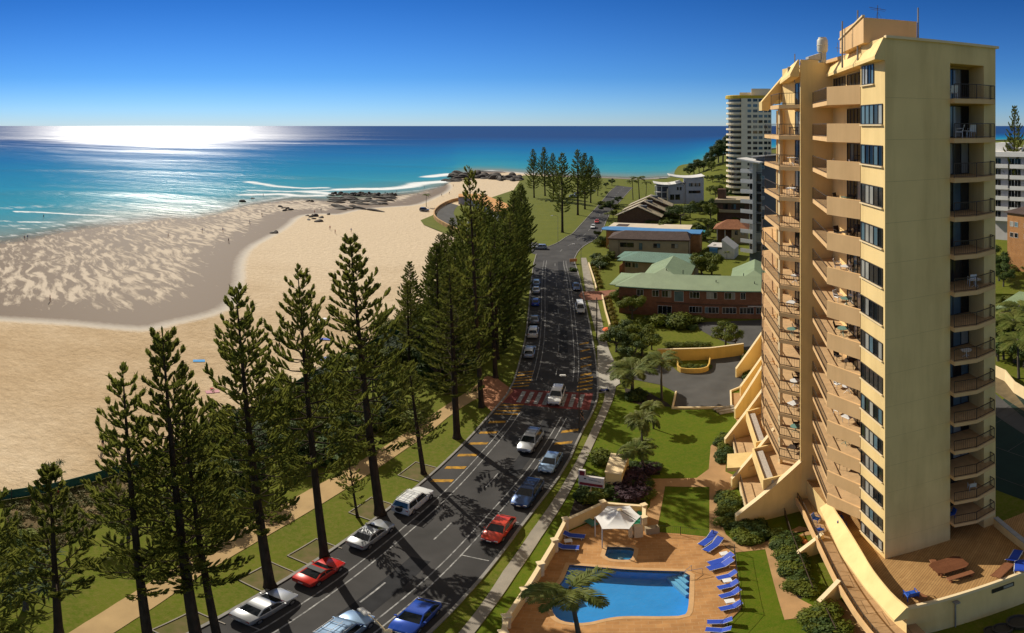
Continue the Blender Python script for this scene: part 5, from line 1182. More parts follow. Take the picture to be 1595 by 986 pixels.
# --- second green roof
b, L = bldg('guest_house', 'tan guest house with low blue green hip roof behind the motel', 'house', GD(968,139.5), GD(1080,135))
wallbox(b, .3, L, .2, 8, 0, 4.6, m_beiw); hip(b, 0, L, 0, 8.5, 4.65, 6.2, m_gr2, 'x', (1,.6), .9); hip(b, -1.6, 4, 3, 9, 4.62, 5.6, m_gr2, 'x', (1,0), .5)
for px in (978,989,1030): x = lx(b, px); win(b, x-.8, x+.8, 2.6, 4.0, .2, 2)
MB().bx(-1.4,-1.2,2.5,8,0,2.2).build('brick_pier', m_brick, b); MB().bx(.5,.9,-.6,-.2,0,4.5).build('brick_pier', m_brick, b)
# --- brown roofed block with blue roof edge behind
b, L = bldg('apartment_block', 'tan two storey block under a brown tiled roof', 'apartment block', GD(948.5,160), GD(1073,157))
wallbox(b, 0, L, 0, 9, 0, 6.1, m_beiw); hip(b, 0, L, 0, 9, 6.2, 7.9, m_brr, 'x', (1,.25), .35)
for px in (971,982,1023,1051): x = lx(b, px); win(b, x-1.0, x+1.0, 3.6, 5.0, 0, 2, m_frame)
x = lx(b, 998); win(b, x-.5, x+.5, 2.9, 5.0, 0, 1, m_frame, name='door')
fc = MB(); fc.bx(-.38, L+.38, -.42, -.34, 5.82, 6.06); fc.build('fascia', m_brickb, b)
MB().bx(L-.12, L+.02, -.1, -.003, 0, 5.9).build('downpipe', m_frame, b); MB().bx(3.0,3.1,-.09,-.003,0,5.9).build('downpipe', m_frame, b)
b, L = bldg('long_house', 'long brick house with flat sky blue roof behind the brown tiled block', 'house', GD(941,172), GD(1091,165))
wallbox(b, .5, L-.3, .6, 6, 0, 6.2, m_ora); MB().prism([(0,0),(L,0),(L,6.5),(2,6.5),(-1.2,5),(-1.6,2.5),(-1,.6)], 6.22, 6.5).build('roof', m_blr, b)
# --- long cream flat roof
b, L = bldg('cream_house', 'low house with long cream flat roof and dark windows', 'house', GD(948,189), GD(1072,184))
wallbox(b, 1, L-.8, 1.2, 9, 0, 3.6, m_lil); MB().bx(-.5, L+.5, 0, 9.8, 3.75, 4.0).build('roof', m_crr, b); MB().bx(2,6,3,7,4.0,4.12).build('roof_panel', m_brr, b)
for px in (956,967,978,1024,1036,1048,1056): x = lx(b, px); win(b, x-.9, x+.9, 1.2, 3.2, 1.2, 2, m_frame)
MB().bx(L-.1, L+5.5, 1, 6, 2.7, 2.85).build('canopy', M('teal_canopy', (.02,.20,.22), .6, .1, 1), b)
# --- three stepped gables
b, L = bldg('gabled_house', 'brown brick house with three stepped beige gable roofs', 'house', GD(961,218), GD(1028,215))
for k in range(3):
    x0 = k*1.2; y0 = k*7.6; up = k*1.05; wallbox(b, x0+.2, x0+L-.2, y0+.1, y0+7.6, 0, 3.2+up, m_brickb)
    mb = MB(); mb.add([(x0+.2,y0+.1,3.2+up),(x0+L-.2,y0+.1,3.2+up),(x0+L*.48,y0+.1,7.0+up)], [(0,1,2)]); mb.build('gable', m_brickb, b, fix=False)
    mb = MB(); h = 3.0+up; m_ = x0+L*.48; R = [(x0-.8,h),(m_,7.25+up),(x0+L+.8,h)]; y1 = y0+7.4
    vs = [(x,y,z+o) for y in (y0-.5,y1) for x,z in R for o in (0,.28)]
    mb.add(vs, [(0,1,3,2),(2,3,5,4),(6,8,9,7),(8,10,11,9),(1,7,9,3),(3,9,11,5),(0,2,8,6),(2,4,10,8),(0,6,7,1),(4,5,11,10)]); r_ = mb.build('roof', m_bei, b)
    if k < 3: 
        c = MB(); x = m_+2.2; z = 7.25+up-(2.2)*(4.25)/(L*.52+.8)+.4; c.bx(m_+.6, m_+3.2, y0+2.4, y0+4.4, 6.0+up, 7.35+up); c.build('skylight', m_grw, r_)
# --- white modern house
b, L = bldg('modern_house', 'tall white modern house with butterfly roof and dark windows', 'house', GD(1041,256), GD(1096,258), 2.5)
x1 = lx(b, 1068.5); wallbox(b, x1, L, -.6, 11, 0, 12.6, m_lil, 'tall_wall'); wallbox(b, 0, x1-.05, .6, 10, 0, 9.6, m_lil); wallbox(b, -5.2, -.05, 2.5, 10, 0, 9.0, m_grw, 'glazed_wing')
for z0 in (2.9,5.9,8.8): MB().bx(-6.4, .6, -.2, 2.45, z0-.25, z0).build('balcony', m_lil, b)
for x in (-6.2,-3.2): MB().bx(x-.15, x+.15, -.1, .2, 0, 8.8).build('column', m_whw, b)
MB().bx(-.7,-.1,-1.4,1.2,0,7.6).build('blade_wall', m_crr, b)
def curved_roof(x0, x1, y0, y1, zf, th, nm):
    mb = MB(); n = 8; vs = []; fs = []
    for i in range(n+1):
        x = x0+(x1-x0)*i/n; z = zf(i/n); vs += [(x,y0,z),(x,y1,z),(x,y1,z+th),(x,y0,z+th)]
    for i in range(n):
        for k in range(4): fs.append((i*4+k,i*4+(k+1)%4,i*4+4+(k+1)%4,i*4+4+k))
    fs += [(0,1,2,3),(4*n+3,4*n+2,4*n+1,4*n)]; mb.add(vs, fs); mb.build(nm, m_whw, b)
curved_roof(x1-8, L+.5, -1.1, 11.5, lambda t: 12.4+1.6*(2*t-1.1)**2*.6, .35, 'roof'); curved_roof(-6.8, x1-2, -.8, 10.5, lambda t: 9.2+1.2*(2*t-.9)**2*.8, .3, 'lower_roof')
for xa, xb, z0, z1, y in ((.9,2.9,2.0,4.6,.6),(3.4,5.6,2.0,4.6,.6),(4.2,5.0,6.6,8.2,.6),(5.5,6.4,6.6,8.2,.6),(x1+1.2,L-1.6,8.4,10.2,-.6),(x1+1.2,L-1.6,5.2,6.5,-.6)): win(b, xa, xb, z0, z1, y, 2 if xb-xa < 4 else 6, m_frame if y > 0 or z0 < 6 else m_wfr, (0,.7,.3,0,0) if z0 < 8 else (0,.1,.2,.1,.6))
# --- round cream tower
m_c7 = M('pale_cream_render', (.80,.70,.52), .8, .06, .3); C7 = GD(1166,300); b = thing('round_tower', 'cream tower with rounded stack of balconies and yellow band below the roof', 'apartment tower', (C7.x,C7.y,3), -(1166-XC)/F)
H7 = HT(154,300)-3; nf = 18; fh = H7/nf
MB().bx(-4.0, 12.4, -8, 10, 0, H7).build('wall', m_c7, b); MB().lathe([(6.4,0),(6.4,H7)], (-5.0,1,0), 28).build('drum', m_c7, b)
for k in range(nf):
    z = k*fh; MB().lathe([(6.43,z+1.0),(6.43,z+2.35)], (-5.0,1,0), 28).build('window_band', m_gl_mid, b); MB().lathe([(7.6,z),(7.6,z+.3),(7.5,z+.32),(7.5,z+1.0),(7.35,z+1.0),(7.3,z+.3)], (-5.0,1,0), 28).build('balcony', m_c7, b)
    for x0, x1_ in ((-.6,1.4),(2.4,4.8),(5.4,7.6),(8.4,10.2),(10.6,12.0)): 
        if k < nf-1 or True: MB().bx(x0, x1_, -8.05, -7.99, z+1.0, z+2.5).build('window', rnd.choice([m_gl_dark, m_gl_blue, m_gl_mid]), b)
MB().lathe([(8.0,H7),(8.0,H7+1.5),(7.6,H7+1.8)], (-5.0,1,0), 28).bx(-5,12.7,-8.3,10.2,H7,H7+1.5).build('yellow_band', M('yellow_band', (.62,.42,.03), .6, .05, 1), b)
MB().bx(1.5,12,-5,8,H7+1.5,H7+5.4).bx(-5,1.4,-3,4,H7+1.5,H7+3.4).build('roof_plant', m_c7, b)
# --- slim grey and white tower
b, L = bldg('slim_tower', 'slim slate grey tower with white framed balconies and winged roof', 'apartment tower', GD(1165,152), GD(1182,150), 0)
H8 = HT(252,152); MB().bx(0, 9, .8, 14, 0, H8-.5).build('wall', m_grw, b); nf = 9; z0 = 4.0; fh = (H8-z0)/nf
for k in range(nf):
    z = z0+k*fh; MB().bx(-1.9, L*.60, -1.0, .79, z-.22, z).build('balcony', m_whw, b); MB().bx(-1.9, L*.60, -1.0,-.93, z+.02, z+.9).build('balustrade', m_whw, b)
    win(b, L*.62, L*.62+1.9, z+.1, z+fh-.25, .8, 1, m_whw); win(b, -.0+.05, L*.56, z+.1, z+fh-.3, .8, 2, m_whw, (0,.3,.4,.3,0)); win(b, 3.9, 5.0, z+1, z+1.9, .8, 1, m_whw)
    MB().bx(L*.60, L*.62-.01, -1.0, .78, z-.2, z+fh-.25).build('frame', m_whw, b)
MB().prism([(-2.6,-1.8),(5,-1.8),(5,3),(-2.6,3)], lambda x, y: H8+.4-.12*x, lambda x, y: H8+.75-.12*x).build('roof', m_whw, b); MB().prism([(1.2,0),(9.6,0),(9.6,14.5),(1.2,14.5)], lambda x, y: H8+1.2+.09*x, lambda x, y: H8+1.5+.09*x).build('upper_roof', m_lil, b); MB().bx(2,8,1,12,H8-.5,H8+1.4).build('loft', m_grw, b)
# --- small houses between
b, L = bldg('flat_roof_house', 'brown flat roofed house with a square chimney block', 'house', GD(1117,224), GD(1168,222), 0)
wallbox(b, 0, L, 0, 9, 0, 8.0, m_brickb); MB().bx(-.8,L+.5,-1.6,10,8.02,9.4).build('roof', m_beiw, b); MB().bx(0,3.2,1,4,9.4,13.4).build('chimney', m_brickb, b); MB().bx(1,L,-1.5,-1.3,4.0,5.2).build('balcony', m_beiw, b)
for x in (2.5,6,9.5): win(b, x, x+2, 5.3, 7.4, 0, 2, m_frame)
b, L = bldg('tiled_roof_house', 'cream house under terracotta hip roof beside the slim tower', 'house', GD(1113,181), GD(1164,180), 0)
wallbox(b, L*.52, L, 0, 8, 0, 5, m_beiw); wallbox(b, .6, L*.5, 2, 8, 0, 4.9, m_brickb); hip(b, 0, L, 0, 8.4, 5.05, 7.6, m_ter, 'x', (1,.9), .5)
for x in (L*.62, L*.82): win(b, x, x+1, 3, 4.4, 0, 1, m_frame)
for x in (.7, 3.4): MB().bx(x,x+.25,.1,.35,0,4.9).build('post', m_whw, b)
b, L = bldg('pool_house', 'white pool house with wedge gable and blue screen wall', 'house', GD(1104,160), GD(1143,158), 0)
wallbox(b, 2.8, L, 0, 6, 0, 2.8, m_whw); mb = MB(); mb.prism([(4.0,.1),(7.8,.1),(7.8,5.9),(4.0,5.9)], 2.8, lambda x, y: 3.0+ (5.6-2.8)*(1-(x-4)/3.8)+.1); mb.build('wedge', m_whw, b)
MB().bx(.3,2.75,-.3,-.1,0,3.2).build('blue_screen', m_blr, b); MB().bx(-.5,3.9,0,6,3.3,3.6).build('roof', m_lil, b)
# --- right edge: flats, orange block, pavilion roof
b, L = bldg('white_flats', 'white block of flats with banded balconies cut by the right edge', 'apartment block', GD(1545,150), GD(1612,146), 8)
H9 = HT(243,150)-8; MB().bx(0, L, 0, 12, 0, H9).build('wall', m_lil, b); MB().bx(-.6, L, -2.0, 12.5, H9, H9+1.3).build('roof_parapet', m_whw, b)
fh = 2.95
for k in range(6):
    z = H9-fh*(k+1); MB().bx(-.3, L*.42, -1.5, -.01, z-.2, z).bx(-.3,L*.42,-1.5,-1.4,z,z+.9).build('balcony', m_whw, b); MB().bx(L*.48, L, -2.2, -.01, z-.2, z).bx(L*.48,L,-2.2,-2.1,z,z+.9).build('balcony', m_whw, b)
    for x in (.8,4.8,6.6,9.4): win(b, x, x+1.9, z+.1, z+2.4, 0, 2, m_wfr, (0,.8,.2,0,0))
MB().bx(0,3.6,2,8,H9+1.3,H9+3.6).bx(4,7.5,4,9,H9+1.3,H9+2.2).build('plant_room', m_whw, b); MB().tube([(8.6,2,H9+1.2),(8.6,2,H9+3.2)], .12).tube([(9.4,2,H9+1.2),(9.4,2,H9+3.2)], .12).build('flue', m_whw, b)
b, L = bldg('orange_brick_flats', 'orange brick flats with small paired windows at the right edge', 'apartment block', GD(1569,118), GD(1625,112), 8)
wallbox(b, 0, L, 0, 9, 0, HT(330,118)-8, m_ora); hip(b, 0, L, 0, 9, HT(330,118)-7.9, HT(330,118)-6.2, m_brr, 'x', (1,1), .5)
for px in (1576,1583,1598):
    x = lx(b, px)
    for z in (HT(350,118)-8.2, HT(364,118)-8.6): win(b, x-.5, x+.5, z, z+1.1, 0, 1, m_wfr)
b, L = bldg('pavilion', 'low pavilion with pale green roof among palms at the right edge', 'pavilion', GD(1550,92), GD(1610,88), 0)
wallbox(b, .5, L, .5, 7, 0, 7.5, m_beiw); MB().prism([(0,0),(L,0),(L,8),(0,8)], lambda x, y: 7.6+.1*y, lambda x, y: 7.9+.1*y).build('roof', m_gr, b)
wl2 = thing('garden_wall', 'cream garden wall below the palms at the right edge', 'wall', G(1550,588)); 
MB().wall([(p.x,p.y) for p in gp([(1545,584),(1566,594),(1580,612),(1610,630)])], 0, 2.0, .2).build('wall', m_trim, wl2, world=True)
struct('rear_road', MB().sheet([(p.x,p.y) for p in gp([(1540,604),(1600,655),(1700,690),(1700,720),(1600,680),(1540,640)])], .05), m_asph2)
struct('rear_verge', MB().sheet([(p.x,p.y) for p in gp([(1540,570),(1570,600),(1610,650),(1560,618),(1540,604)])], .045), M('bare_verge', (.14,.105,.055), .95, .2, 1))
ten = [V2(39,44),V2(62,44),V2(62,26),V2(39,26)]
struct('tennis_court', MB().sheet([(p.x,p.y) for p in ten], .04), M('court_surface', (.008,.026,.018), .9, .15, .4))
tl = MB()
for x0,x1_,y0,y1_ in ((41,60,42,42.07),(41,60,28,28.07),(41,41.07,28,42),(60,60.07,28,42),(41,60,40.4,40.47),(41,60,29.6,29.67),(46,46.07,29.6,40.4),(55,55.07,29.6,40.4),(46,55,35,35.07)): tl.sheet([(x0,y0),(x1_,y0),(x1_,y1_),(x0,y1_)], .05)
struct('court_lines', tl, m_asph2)
# --- hill beyond the white house
hl = []
def hill_z(X, Y, A, Rr, a):
    c = GD(1205,455); return -.3+np.clip((np.degrees(A)-17.3)/4.5,0,1)*(17*np.exp(-(((X-c.x)/82)**2+((Y-c.y)/75)**2))+5*np.exp(-(((X-GD(1100,350).x)/50)**2+((Y-GD(1100,350).y)/60)**2)))
polar('hill', np.radians(np.arange(16.5, 50, .5)), np.arange(270, 640, 8), hill_z, {}, m_park)
def hz(p): return float(hill_z(np.array([p.x]), np.array([p.y]), np.array([math.atan2(p.x,p.y)]), 0, 0)[0])
struct('rear_rise', MB().prism([(p.x,p.y) for p in [GD(1500,100),GD(1500,190),GD(1720,190),GD(1720,100)]], -.2, 8), m_park)
HG = 'trees along the hill crest'
for x, d, h, k in ((1073,395,9,'dtree'),(1081,400,11,'dtree'),(1089,405,11,'tree'),(1096,400,10,'dtree'),(1104,410,11,'dtree'),(1112,415,14,'dtree'),(1119,420,16,'dtree'),(1126,420,18,'dtree'),(1133,425,22,'dtree'),(1141,425,21,'dtree'),(1108,385,8,'tree')):
    p = GD(x, d); bush(k, (p.x,p.y,hz(p)-.3), h, 'dark rounded tree on the grassy hill crest beyond the white house', HG, 1.1)
for x, d, h, k in ((1101,345,4,'dtree'),(1110,335,5,'tree'),(1120,330,6,'dtree'),(1127,332,5,'dtree'),(1115,290,7,'tree'),(1124,285,8,'tree'),(1131,280,7,'dtree'),(1106,300,5,'tree')):
    p = GD(x, d); bush(k, (p.x,p.y,hz(p)-.3), h, 'shrubby tree on the slope between white house and round tower', 'trees on the hill slope', 1.2)
# --- gardens between the houses
TG = 'garden trees between the houses'
for x, y, h, k, lab in ((1093,436,7.5,'tree','pair of round leafy trees in the motel courtyard, left'),(1108,438,7.8,'tree','pair of round leafy trees in the motel courtyard, right'),(1118,400,4,'dtree','small round tree in front of the white pool house'),
    (1060,352,8.5,'flat','spreading flat crowned tree behind the cream flat roof'),(1075,340,7,'dtree','dark tree behind the spreading tree'),(1082,332,6,'tree','leafy tree below the white house, left'),(1093,330,6,'dtree','leafy tree below the white house, right'),(1050,336,6,'dtree','dark bushes at the end of the gabled house'),(1035,345,5,'dtree','dark bush beside the gabled house wall'),
    (1107,345,8,'tree','tall leafy tree beside the brown flat roofed house'),(1103,360,5,'tree','leafy tree beside the terracotta roof'),(1098,376,4,'dtree','narrow bush between blue roof and pool house'),(1113,330,7,'dtree','dark tree in front of the brown flat roofed house'),(1066,322,4,'dtree','rounded bush at the foot of the white house wall'),(1125,338,5,'dtree','dark tree behind the terracotta roof'),(1135,384,3.5,'tree','small tree at the slim tower foot'),
    (938,382,3.5,'dtree','dark bush at the corner of the brown roofed block'),(930,372,3.2,'tree','leafy bush at the street bend'),(951,325,4.5,'dtree','dark bush on the verge by the far street, nearer'),(963,318,4.5,'dtree','dark bush on the verge by the far street, farther'),(955,340,4,'tree','leafy bush in front of the gabled house'),
    (944,293,4,'dtree','rounded coastal bush at the end of the far park'),(953,289,5,'dtree','taller coastal bush at the end of the far park'),(925,283,4,'tree','grey green coastal bush past the far pines')):
    bush(k, G(x, y), h, lab, TG, 1.15)
for i in range(44):
    x = 1548+rnd.uniform(0,62); y = rnd.uniform(385,575); bush('tree' if i % 2 else 'dtree', G(x, y), rnd.uniform(5,8.5), 'leafy garden tree behind the tower at the right edge', 'garden trees at the right edge', 1.2)
for x, d, h in ((1552,165,9),(1562,168,10),(1571,160,12),(1586,160,13),(1600,165,11),(1548,112,7),(1556,108,6),(1563,104,5)):
    p = GD(x, d); bush('dtree', (p.x,p.y,7.8), h, 'dark tree around the white flats at the right edge', 'trees around the white flats', 1.1)
YG = 'shrubs in the yards up the street'
for x0, x1, y0, y1, n in ((1036,1165,326,346,26),(1085,1135,352,402,22),(932,962,300,345,12),(915,960,372,420,10),(1095,1160,300,326,16),(1010,1060,345,352,8),(1000,1090,500,512,8)):
    for _ in range(n): bush(rnd.choice(['round','dark','round','tree']), G(rnd.uniform(x0,x1), rnd.uniform(y0,y1)), rnd.uniform(1.2,3.4), 'green shrub in the yards between the houses up the street', YG, 1.3)
# motel front garden
for x, y, h, k, lab in ((985,497,5.6,'tree','dark spreading tree at the motel corner'),(967,486,5.2,'tree','grey green tree over the motel corner path'),(960,548,5.4,'tree','leafy tree by the driveway mouth, front'),(976,550,6.2,'dtree','leafy tree by the driveway mouth, middle'),(1000,554,6.0,'tree','leafy tree by the driveway mouth, right'),(985,566,4.6,'dtree','dark bush under the leafy driveway trees'),(1015,545,3.4,'dtree','dark bush left of the car park wall'),
    (1130,541,5.0,'tree','big round shrub behind the car park wall'),(1145,541,3.4,'tree','smaller round shrub beside the big one behind the car park wall')):
    bush(k, G(x, y), h, lab, 'trees around the motel garden', 1.2)
for i, (x, y) in enumerate([(1025,506),(1036,507),(1047,509),(1062,512),(1078,514),(1010,500)]): bush('dark', G(x, y), 1.3, 'low dark shrub along the foot of the motel wall', 'shrubs along the motel wall', 1.3)
for i in range(9): bush('round', G(1042+i*7.2, 541), 1.3, 'clipped hedge shrub along the car park back wall', 'hedge behind the car park wall', 1.2)
yl = gp([(917,412),(925,437),(929,452)]); yl2 = gp([(938,463),(943,486),(950,510)])
for ln, nm in ((yl,'beyond the brick crossover'),(yl2,'before the brick crossover')):
    for i in range(7): q, _ = along(ln, plen(ln)*(i+.5)/7); bush('yellow', (q.x+1.2,q.y), 1.1, 'yellow hedge shrub behind the low wall '+nm, 'yellow hedge '+nm, 1.0)
    t = thing('low_wall', 'low cream wall beside the footpath '+nm, 'wall', (ln[0].x,ln[0].y,0)); MB().wall([(p.x,p.y) for p in ln], 0, .7, .25).build('wall', m_trim, t, world=True)
for x, y, h in ((925,402,1.8),(932,404,1.8),(928,414,2.2),(936,418,2.4),(945,404,2),(952,402,2)): bush('dark', G(x, y), h, 'dark rounded shrub in the lawn before the guest house', 'shrubs before the guest house', 1.2)
# --- surf club and lookout road on the beach point
sc = thing('surf_club', 'surf club with long orange roof and grey walls', 'surf club', G(752,340)); cl = gp([(714,318),(728,318),(745,326),(764,336),(776,344)])
cA = offs([(p.x,p.y) for p in cl], 0); cB = offs([(p.x,p.y) for p in cl], 9)
MB().prism(cA+cB[::-1], 0, 3.6).build('wall', m_lil, sc, world=True)
MB().prism(offs(cA,-1.2)+offs(cB,1.0)[::-1], 3.7, 4.1).build('roof', M('orange_roof', (.58,.27,.05), .6, .08, .5), sc, world=True)
polyroad('lookout_road', smoothline(gp([(700,316),(686,326),(679,334),(682,344),(700,357),(735,372),(760,365),(735,352),(716,342),(706,335),(708,326),(714,320)]), 1), .06, m_asph2)
ow = smoothline(gp([(724,311),(708,313),(692,319),(679,328),(675,336),(679,344),(692,352),(712,362),(735,374)]), 1)
t = thing('lookout_wall', 'curved orange and cream wall around the lookout road', 'wall', (ow[0].x,ow[0].y,0)); MB().wall([(p.x,p.y) for p in ow], 0, 1.5, .5).build('wall', M('ochre_wall', (.52,.30,.12), .8, .25, .35), t, world=True)
polyroad('beach_path', gp([(700,316),(735,313),(760,322),(790,330),(790,322),(760,311),(735,304),(715,309)]), .065, m_tan)
# --- rocks
rk = M('wet_rock', (.055,.043,.033), .8, .35, 1.2, bump=.6, bscale=6, spec=.3)
def rock_mesh(seed, flat=.45):
    bm = bmesh.new(); bmesh.ops.create_icosphere(bm, subdivisions=3, radius=1); r = random.Random(seed)
    K = [(Vector((r.gauss(0,1),r.gauss(0,1),r.gauss(0,1))).normalized(), r.uniform(.55,.95)) for _ in range(12)]
    for v in bm.verts:
        for n, d in K:
            e = v.co.dot(n)-d
            if e > 0: v.co -= n*e*.9
        v.co.z *= flat
    me = bpy.data.meshes.new('rock'); bm.to_mesh(me); bm.free(); me.materials.append(rk); return me
RM = [rock_mesh(s) for s in (1,2,3,4)]
def rock(p, sx_, sy_, h, lab, grp, rz):
    o = bpy.data.objects.new('rock', rnd.choice(RM)); COL.objects.link(o); o.location = (p.x,p.y,-.12); o.scale = (sx_,sy_,h/.42); o.rotation_euler = (rnd.uniform(-.1,.1),rnd.uniform(-.1,.1),rz); tag(o, lab, 'rock', grp)
for i in range(58):
    u = rnd.random(); x = 516+u*96; y = 302+rnd.random()*(24 if u < .75 else 14)+u*4; rock(G(x,y), rnd.uniform(2.5,7), rnd.uniform(.8,1.8), rnd.uniform(.4,1.1), 'long dark rock in the ledge running across the beach', 'rocks of the beach ledge', rad(-22)+rnd.uniform(-.2,.2))
for i in range(46): x = 518+(i/46)*100; rock(G(x, 302+rnd.uniform(-.8,2.2)+ (i/46)*2), rnd.uniform(1.0,2.4), rnd.uniform(.9,1.8), rnd.uniform(.6,1.8), 'dark rock in the wave washed row at the water edge', 'rocks of the row at the water edge', rnd.random()*3)
for x, y in ((436,322),(442,324),(448,325),(444,328),(453,327),(478,336),(484,338),(489,341),(492,337),(481,342),(496,345),(394,309),(378,314),(480,313),(486,314),(487,337),(500,339),(512,334),(425,363),(429,363)): rock(G(x,y), rnd.uniform(1,2.6), rnd.uniform(.8,1.5), rnd.uniform(.5,1.3), 'dark rock scattered on the wet sand', 'rocks scattered on the wet sand', rnd.random()*3)
for i in range(64):
    u = rnd.random(); x = 706+u*104; y = 271+rnd.random()*7+ (3 if u > .6 else 0); rock(G(x,y), rnd.uniform(3,9), rnd.uniform(2,5), rnd.uniform(1,3.4), 'dark rock on the far headland point', 'rocks of the headland point', rnd.random()*3)
for i in range(14): rock(G(694+rnd.random()*36, 279+rnd.random()*4), rnd.uniform(3,7), rnd.uniform(1,2), rnd.uniform(.4,1), 'flat dark rock in the shelf below the headland point', 'flat rocks below the headland', rad(-8))
# ================================================================== HOTEL GROUNDS: POOL, WALL, FURNITURE
DK = .09
POOL = smoothline(gp([(887,880),(905,881),(940,884),(974,887),(1030,889),(1075,890),(1074,915),(1072,950),(1066,959),(1030,960),(991,959.5),(965,960),(945,963),(914,970.5),(885,970),(868,964),(860,952),(858,937),(866,918),(878,902)], DK), 1)
SPA = smoothline(gp([(946,852),(966,852),(988,853.5),(987,862),(984,870),(977,872.5),(950,871),(942,865)], DK), 1)
m_ptile = M('pool_tiles', (.045,.30,.64), .5, .06, .6, spec=.4); m_pspa = M('spa_tiles', (.06,.30,.50), .5, .06, .6, spec=.4)
def water_mat():
    m = bpy.data.materials.new('pool_water'); m.use_nodes = True; N, L = nt(m); N.remove(N['Principled BSDF'])
    tr = node(m, 'ShaderNodeBsdfTransparent'); tr.inputs['Color'].default_value = (.74,.93,1.0,1); gl = node(m, 'ShaderNodeBsdfGlossy', Roughness=.04); gl.inputs['Color'].default_value = (1,1,1,1)
    fr = node(m, 'ShaderNodeLayerWeight', Blend=.5); tc = node(m, 'ShaderNodeTexCoord'); n = node(m, 'ShaderNodeTexNoise', Scale=1.8, Detail=4.0, Distortion=1.5); L.new(tc.outputs['Object'], n.inputs['Vector'])
    n2 = node(m, 'ShaderNodeTexVoronoi', Scale=1.6, feature='SMOOTH_F1'); L.new(tc.outputs['Object'], n2.inputs['Vector'])
    ad = node(m, 'ShaderNodeMath', operation='ADD'); L.new(n.outputs['Fac'], ad.inputs[0]); L.new(n2.outputs['Distance'], ad.inputs[1])
    bu = node(m, 'ShaderNodeBump', Strength=.6, Distance=.08); L.new(ad.outputs[0], bu.inputs['Height']); L.new(bu.outputs[0], gl.inputs['Normal']); L.new(bu.outputs[0], fr.inputs['Normal'])
    mf = node(m, 'ShaderNodeMath', operation='MULTIPLY'); L.new(fr.outputs['Facing'], mf.inputs[0]); mf.inputs[1].default_value = 2.3; mf.operation = 'POWER'
    mx = node(m, 'ShaderNodeMixShader'); L.new(mf.outputs[0], mx.inputs[0]); L.new(tr.outputs[0], mx.inputs[1]); L.new(gl.outputs[0], mx.inputs[2]); L.new(mx.outputs[0], N['Material Output'].inputs['Surface']); return m
m_water = water_mat()
def pool(name, label, line, depth, mat, steps=False):
    P = [(p.x,p.y) for p in line]; c = sum((Vector(p) for p in P), Vector((0,0)))/len(P); t = thing(name, label, 'pool', (c.x,c.y,DK)); n = len(P)
    zf = -depth; mb = MB(); mb.add([(x,y,DK+.012) for x,y in P]+[(x,y,zf) for x,y in P], [(i,(i+1)%n,n+(i+1)%n,n+i) for i in range(n)]+[tuple(range(n,2*n))]); mb.build('basin', mat, t, world=True, fix=False)
    MB().sheet(P, DK-.10).build('water', m_water, t, world=True)
    o = offs(P, -.32, True); A = sum(P[i][0]*P[(i+1)%n][1]-P[(i+1)%n][0]*P[i][1] for i in range(n)); o = offs(P, -.32 if A > 0 else .32, True)
    mb = MB(); mb.add([(x,y,DK+.016) for x,y in P]+[(x,y,DK+.016) for x,y in o], [(i,(i+1)%n,n+(i+1)%n,n+i) for i in range(n)]); mb.build('coping', M('pool_coping', (.55,.33,.15), .8, .1, 2), t, world=True)
    return t
pl = pool('swimming_pool', 'large bright blue swimming pool in the orange tiled deck', POOL, 1.25, m_ptile)
for k in range(4):
    a = G(1040+k*7.5, 890.3+k*.6, -.1).to_2d(); b_ = G(1073.3, 921-k*7.6, -.1).to_2d(); d = (b_-a).normalized(); nrm = Vector((d.y,-d.x))*.14; a = a+d*.2; b_ = b_-d*.2
    MB().prism([tuple(a-nrm),tuple(b_-nrm),tuple(b_+nrm),tuple(a+nrm)], -1.24, -.78+.2*k).build('step', M('step_tile', (.25,.47,.62), .5, .05, 1), pl, world=True)
hr = MB(); p = G(1077,889,DK); hr.tube([p, p+Vector((0,0,.8)), p+Vector((-.6,-.5,.75)), p+Vector((-.9,-.8,.1))], .025, 6); hr.build('handrail', m_rim, pl, world=True)
hr = MB(); p = G(1094,893,DK); hr.tube([p, p+Vector((0,0,.75)), p+Vector((-1.6,0,.75)), p+Vector((-1.6,0,0))], .025, 6); hr.build('handrail', m_rim, pl, world=True)
sp = pool('spa_pool', 'small square spa pool beside the white shade canopy', SPA, .8, m_pspa)
q = G(966,864,-.2); MB().lathe([(.18,0),(.18,.06),(.05,.08)], (q.x,q.y,-.78), 12).build('drain', m_wfr, sp, world=True)
# the deck has real holes for the basins
dk = bpy.data.objects['pool_deck']; bpy.data.meshes.remove(dk.data) if False else None
def cut(obj, line, z0, z1):
    P = [(p.x,p.y) for p in line]; c = MB().prism(P, z0, z1).build('cutter', m_deck); md = obj.modifiers.new('hole', 'BOOLEAN'); md.operation = 'DIFFERENCE'; md.object = c; md.solver = 'EXACT'
    bpy.context.view_layer.update(); dg = bpy.context.evaluated_depsgraph_get(); me = bpy.data.meshes.new_from_object(obj.evaluated_get(dg)); obj.modifiers.clear(); obj.data = me; bpy.data.objects.remove(c)
for ln in (POOL, SPA): cut(bpy.data.objects['pool_deck'], ln, -3, 2)
